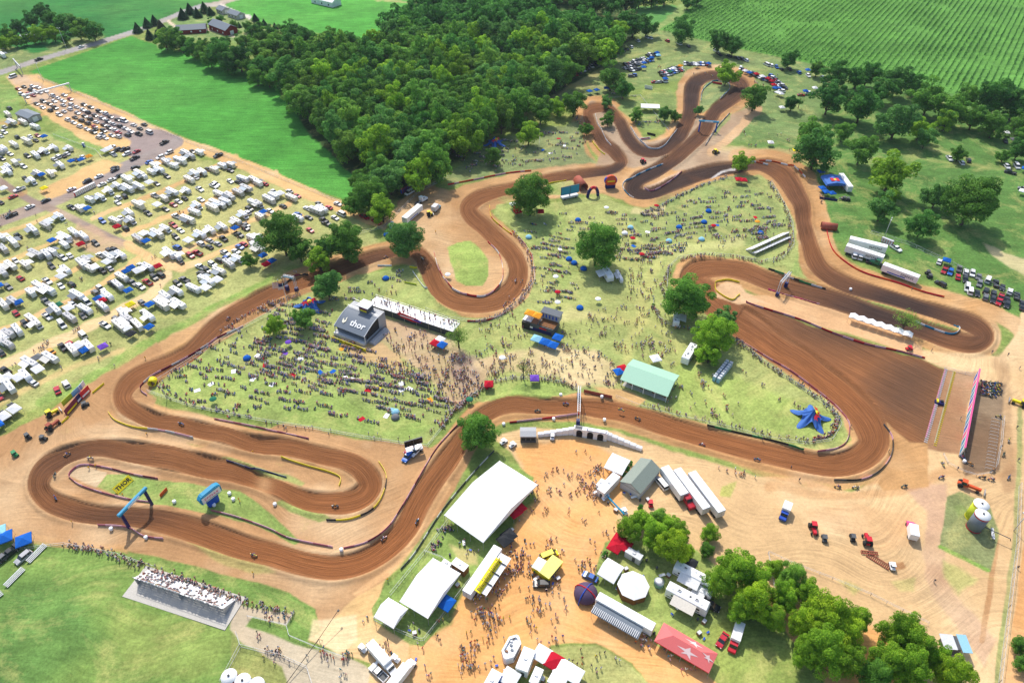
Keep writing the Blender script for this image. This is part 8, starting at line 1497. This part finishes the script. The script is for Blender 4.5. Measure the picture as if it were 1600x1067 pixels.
# blankets and sun shelters
q = MB(); q.box(0, 0, .02, 2.2, 1.6, .04, 'cloth'); blm = q.mesh('picnic_blanket')
for i, (x, y, cl) in enumerate([(365,580,'w'),(395,592,'w'),(414,570,'r'),(445,552,'p'),(457,585,'r'),(550,593,'w'),(520,580,'b'),(575,610,'r'),(591,607,'y'),(627,600,'w'),(628,610,'w'),(640,608,'w'),(604,650,'w'),(565,655,'r'),(500,581,'b'),(385,560,'b'),(402,555,'w'),(425,600,'w'),(480,578,'e'),(535,545,'o'),(610,640,'c'),(672,625,'o'),(882,228,'w'),(860,240,'w'),(848,235,'b'),(873,217,'r'),(1120,352,'b'),(1180,340,'r'),(1012,363,'w'),(990,385,'b'),(875,390,'w'),(330,600,'w'),(308,610,'w'),(470,560,'w'),(655,590,'b'),(540,590,'w')]):
    o = obj('picnic_blanket', blm, loc=on(x, y, .03), rz=rc.uniform(0, 3), color=CC[cl][0]); tag(o, 'x', 'blanket', 'picnic blankets'); reg(o, CC[cl][1] + ' picnic blanket', 'on the left infield' if x < 700 else 'on the central infield', x)
q = MB(); n = 12; q.lathe([(1.5, .1), (1.45, .6), (1.0, 1.1), (.05, 1.4)], 'cloth', 14); dom = q.mesh('sun_shelter'); q = MB(); q.lathe([(1.3, 1.95), (1.2, 2.05), (.6, 2.4), (.03, 2.5)], 'cloth', 10); umb = q.mesh('canopy'); q = MB(); q.tube((0, 0, 0), (0, 0, 2.3), .03, 'steel', 5); ump = q.mesh('pole')
for x, y, cl, k in [(1025,327,'r','u'),(903,345,'b','d'),(988,378,'r','u'),(1002,403,'r','u'),(1114,358,'r','u'),(1107,331,'b','d'),(1100,348,'b','d'),(1061,356,'b','d'),(889,406,'b','d'),(897,412,'b','d'),(912,421,'b','d'),(906,482,'b','d'),(934,473,'w','u'),(603,436,'b','d'),(985,357,'c','d'),(976,366,'w','d'),(1182,352,'o','u'),(700,435,'w','u'),(734,630,'e','u'),(618,645,'c','d'),(618,653,'g','d'),(785,565,'w','u'),(871,478,'w','u'),(826,372,'c','d'),(947,330,'w','u'),(604,368,'b','d'),(335,629,'e','u'),(452,540,'p','u'),(386,560,'b','d'),(1188,365,'b','d'),(1096,375,'c','d'),(1045,378,'c','d'),(868,438,'w','u'),(871,462,'r','u')]:
    if k == 'd': o = obj('sun_shelter', dom, loc=on(x, y), rz=rc.uniform(0, 3), color=CC[cl][0]); tag(o, 'x', 'sun shelter', 'low sun shelters'); reg(o, CC[cl][1] + ' dome sun shelter', 'in the seated crowd', x)
    else: spawn('umbrella', 'umbrella', [('canopy', umb), ('pole', ump)], on(x, y), 0, CC[cl][1] + ' umbrella', 'in the seated crowd', x, 'umbrellas', CC[cl][0])
# ------------------------------------------------------------------ motocross bikes
def bike_kit():
    k = []
    for x in (-.7, .72): q = MB(); q.tube((x, -.055, .34), (x, .055, .34), .34, 'tyre', 14); hq = MB(); hq.tube((x, -.062, .34), (x, .062, .34), .2, 'ltgrey', 10); k.append(('wheel', q.mesh('wheel'), ('hub', hq.mesh('hub'))))
    q = MB(); q.box(.0, 0, .45, .55, .26, .35, 'dkgrey'); q.prism([(-.95, .95), (-.3, .88), (.25, 1.0), (.42, .95), (.35, .6), (-.2, .62), (-.6, .8)], -.11, .11, 'paint'); q.tube((-.7, 0, .34), (-.1, 0, .45), .05, 'ltgrey', 5); b_ = q.mesh('body'); k.append(('body', b_))
    q = MB(); q.box(-.4, 0, .9, .8, .16, .09, 'black'); k.append(('seat', q.mesh('seat'))); q = MB(); [q.tube((.72, s * .09, .34), (.42, s * .09, 1.02), .03, 'steel', 5) for s in (-1, 1)]; k.append(('fork', q.mesh('fork')))
    q = MB(); q.tube((.38, -.4, 1.12), (.38, .4, 1.12), .025, 'dkgrey', 5); k.append(('handlebar', q.mesh('handlebar'))); q = MB(); q.box(.62, 0, .72, .6, .13, .04, 'paint'); k.append(('front_fender', q.mesh('front_fender'))); return k
BK = bike_kit(); BC = ['r', 'b', 'o', 'w', 'e', 'b', 'y', 'k']
def moto(x, y, a, rider, place, i, dz=0):
    cl = BC[i % 8]; p = on(x, y, dz); spawn('dirt_bike', 'motorcycle', BK, p, a, CC[cl][1] + ' dirt bike', place, x, 'dirt bikes', CC[cl][0], 1.08)
    if rider: o = obj('person', PM['ride'][0], loc=p + Vector((-.25 * math.cos(a), -.25 * math.sin(a), 0)), rz=a - math.pi / 2, color=CC[BC[(i + 3) % 8]][0]); tag(o, 'x', 'person', 'riders on the track'); reg(o, 'rider in %s crouched on a dirt bike' % CC[BC[(i + 3) % 8]][1], place, x); h = MB()
q = MB()
for i, (x, y, x1, y1, pl) in enumerate([(357,499,340,510,'on the long left straight'),(284,664,300,668,'on the straight below the left infield'),(104,709,92,714,'in the far left bend'),(143,719,130,718,'in the far left bend'),(88,746,84,756,'in the far left bend'),(87,778,92,786,'in the far left bend'),(397,868,412,872,'on the bottom bend'),(524,792,510,792,'in the lower hairpin'),(600,841,612,832,'on the bottom bend'),(652,816,662,800,'on the rising straight'),
    (603,402,590,404,'near the paved bend tree'),(660,406,670,414,'near the paved bend tree'),(840,642,856,642,'before the finish gantry'),(884,631,900,632,'before the finish gantry'),(970,646,984,650,'after the finish gantry'),(996,656,1010,660,'after the finish gantry'),(1097,695,1110,698,'on the lower right straight'),(1182,721,1196,723,'on the lower right straight'),(1308,762,1290,760,'riding the tan lane at the right'),(1336,763,1320,762,'riding the tan lane at the right'),
    (1412,761,1398,763,'riding the tan lane at the right'),(1470,747,1456,750,'by the staging area'),(1472,727,1478,736,'by the staging area'),(1534,747,1520,745,'by the staging area'),(1548,750,1536,749,'by the staging area'),(1575,747,1570,755,'by the staging area'),(1515,726,1505,720,'by the staging area'),(1575,689,1577,680,'by the staging area'),(1567,711,1562,720,'by the staging area'),(1502,716,1496,712,'by the staging area'),(1560,652,1550,650,'by the staging area'),(1550,737,1540,740,'by the staging area')]):
    moto(x, y, hdg(x, y, x1, y1), i not in (26,), pl, i, 1.2 if x == 970 else 0)
for i in range(38): moto(1534 + (i % 8) * 3.8 + rc.uniform(-.8, .8), 598 + (i // 8) * 4.6 + rc.uniform(-.8, .8) + (i % 8) * .4, rc.uniform(0, 6.28), i % 3 == 0, 'in the parked pack behind the start wall', i)
# flag marshals in yellow and a few people standing alone
for x, y in ((114, 818), (396, 897), (606, 907), (140, 733), (193, 775), (151, 730), (376, 786), (1563, 700), (345, 558), (228, 562), (230, 680), (395, 706), (1283, 352), (1190, 690), (1387, 708), (1328, 669), (1424, 454), (374, 782), (1589, 888), (1459, 909), (1500, 655), (1590, 720), (681, 365), (1455, 549), (1549, 552), (1574, 556), (1592, 577), (1578, 628), (1588, 669), (1495, 734), (1235, 733), (1248, 752), (887, 655), (914, 652)):
    o = obj('person', PM['stand'][0], loc=on(x, y), rz=rc.uniform(0, 6), color=lin(245, 190, 30) if x < 700 else (.1, .1, .12)); tag(o, 'x', 'person', 'officials beside the circuit'); reg(o, 'lone person in %s top standing' % ('yellow' if x < 700 else 'dark'), 'beside the circuit', x)
# ------------------------------------------------------------------ every label singles out its thing
ORD = ['', 'second', 'third', 'fourth', 'fifth', 'sixth', 'seventh', 'eighth', 'ninth', 'tenth', 'eleventh', 'twelfth', 'thirteenth', 'fourteenth', 'fifteenth', 'sixteenth', 'seventeenth', 'eighteenth', 'nineteenth', 'twentieth']
def ordw(i):
    if i < 20: return ORD[i]
    t = ['', '', 'twenty', 'thirty', 'forty', 'fifty', 'sixty', 'seventy', 'eighty', 'ninety'][(i + 1) // 10 if (i + 1) < 100 else 9]; u = (i + 1) % 10
    return t + '-' + (['', 'first', 'second', 'third', 'fourth', 'fifth', 'sixth', 'seventh', 'eighth', 'ninth'][u] if u else 'th')
byg = {}
for o, d, pl, x in REG: byg.setdefault((d, pl), []).append((x, o))
for (d, pl), L_ in byg.items():
    L_.sort(key=lambda q: q[0]); n = len(L_)
    for i, (x, o) in enumerate(L_):
        if pl.startswith('*'): o['label'] = (d + ' ' + pl[1:]); o['group'] = o.get('group', '') + ', ' + d; continue
        if n == 1: lb = '%s %s' % (d, pl)
        elif i == n - 1: lb = '%s %s, rightmost of these' % (d, pl)
        elif i == 0: lb = '%s %s, leftmost of these' % (d, pl)
        elif i < 2 and n == 3: lb = '%s %s, middle of three' % (d, pl)
        else:
            lb = '%s %s, %s from left' % (d, pl, ordw(i)) if i <= n // 2 else '%s %s, %s from right' % (d, pl, ordw(n - 1 - i))
        w = lb.split()
        while len(w) > 16:
            for junk in ('the', 'leafy', 'small', 'of', 'these'):
                if junk in w: w.remove(junk); break
            else: break
        o['label'] = ' '.join(w)
for o in C.objects:
    if o.name.startswith('parked') and o.type == 'EMPTY' and o.get('group') and 'queue' in o['group']: pass

# thin summer air between the camera and the far fields
hz = MB(); hz.box(0, 440, -3, 1500, 1400, 186, 'white'); hm = bpy.data.materials.new('haze'); hm.use_nodes = True; hn = hm.node_tree; hn.nodes.remove(hn.nodes['Principled BSDF']); pv = hn.nodes.new('ShaderNodeVolumePrincipled'); pv.inputs['Density'].default_value = .00005; pv.inputs['Color'].default_value = (.78, .9, 1, 1); pv.inputs['Anisotropy'].default_value = .2
hn.links.new(pv.outputs[0], hn.nodes['Material Output'].inputs['Volume']); me = hz.mesh('haze'); me.materials.clear(); me.materials.append(hm); tag(obj('haze', me), kind='stuff')
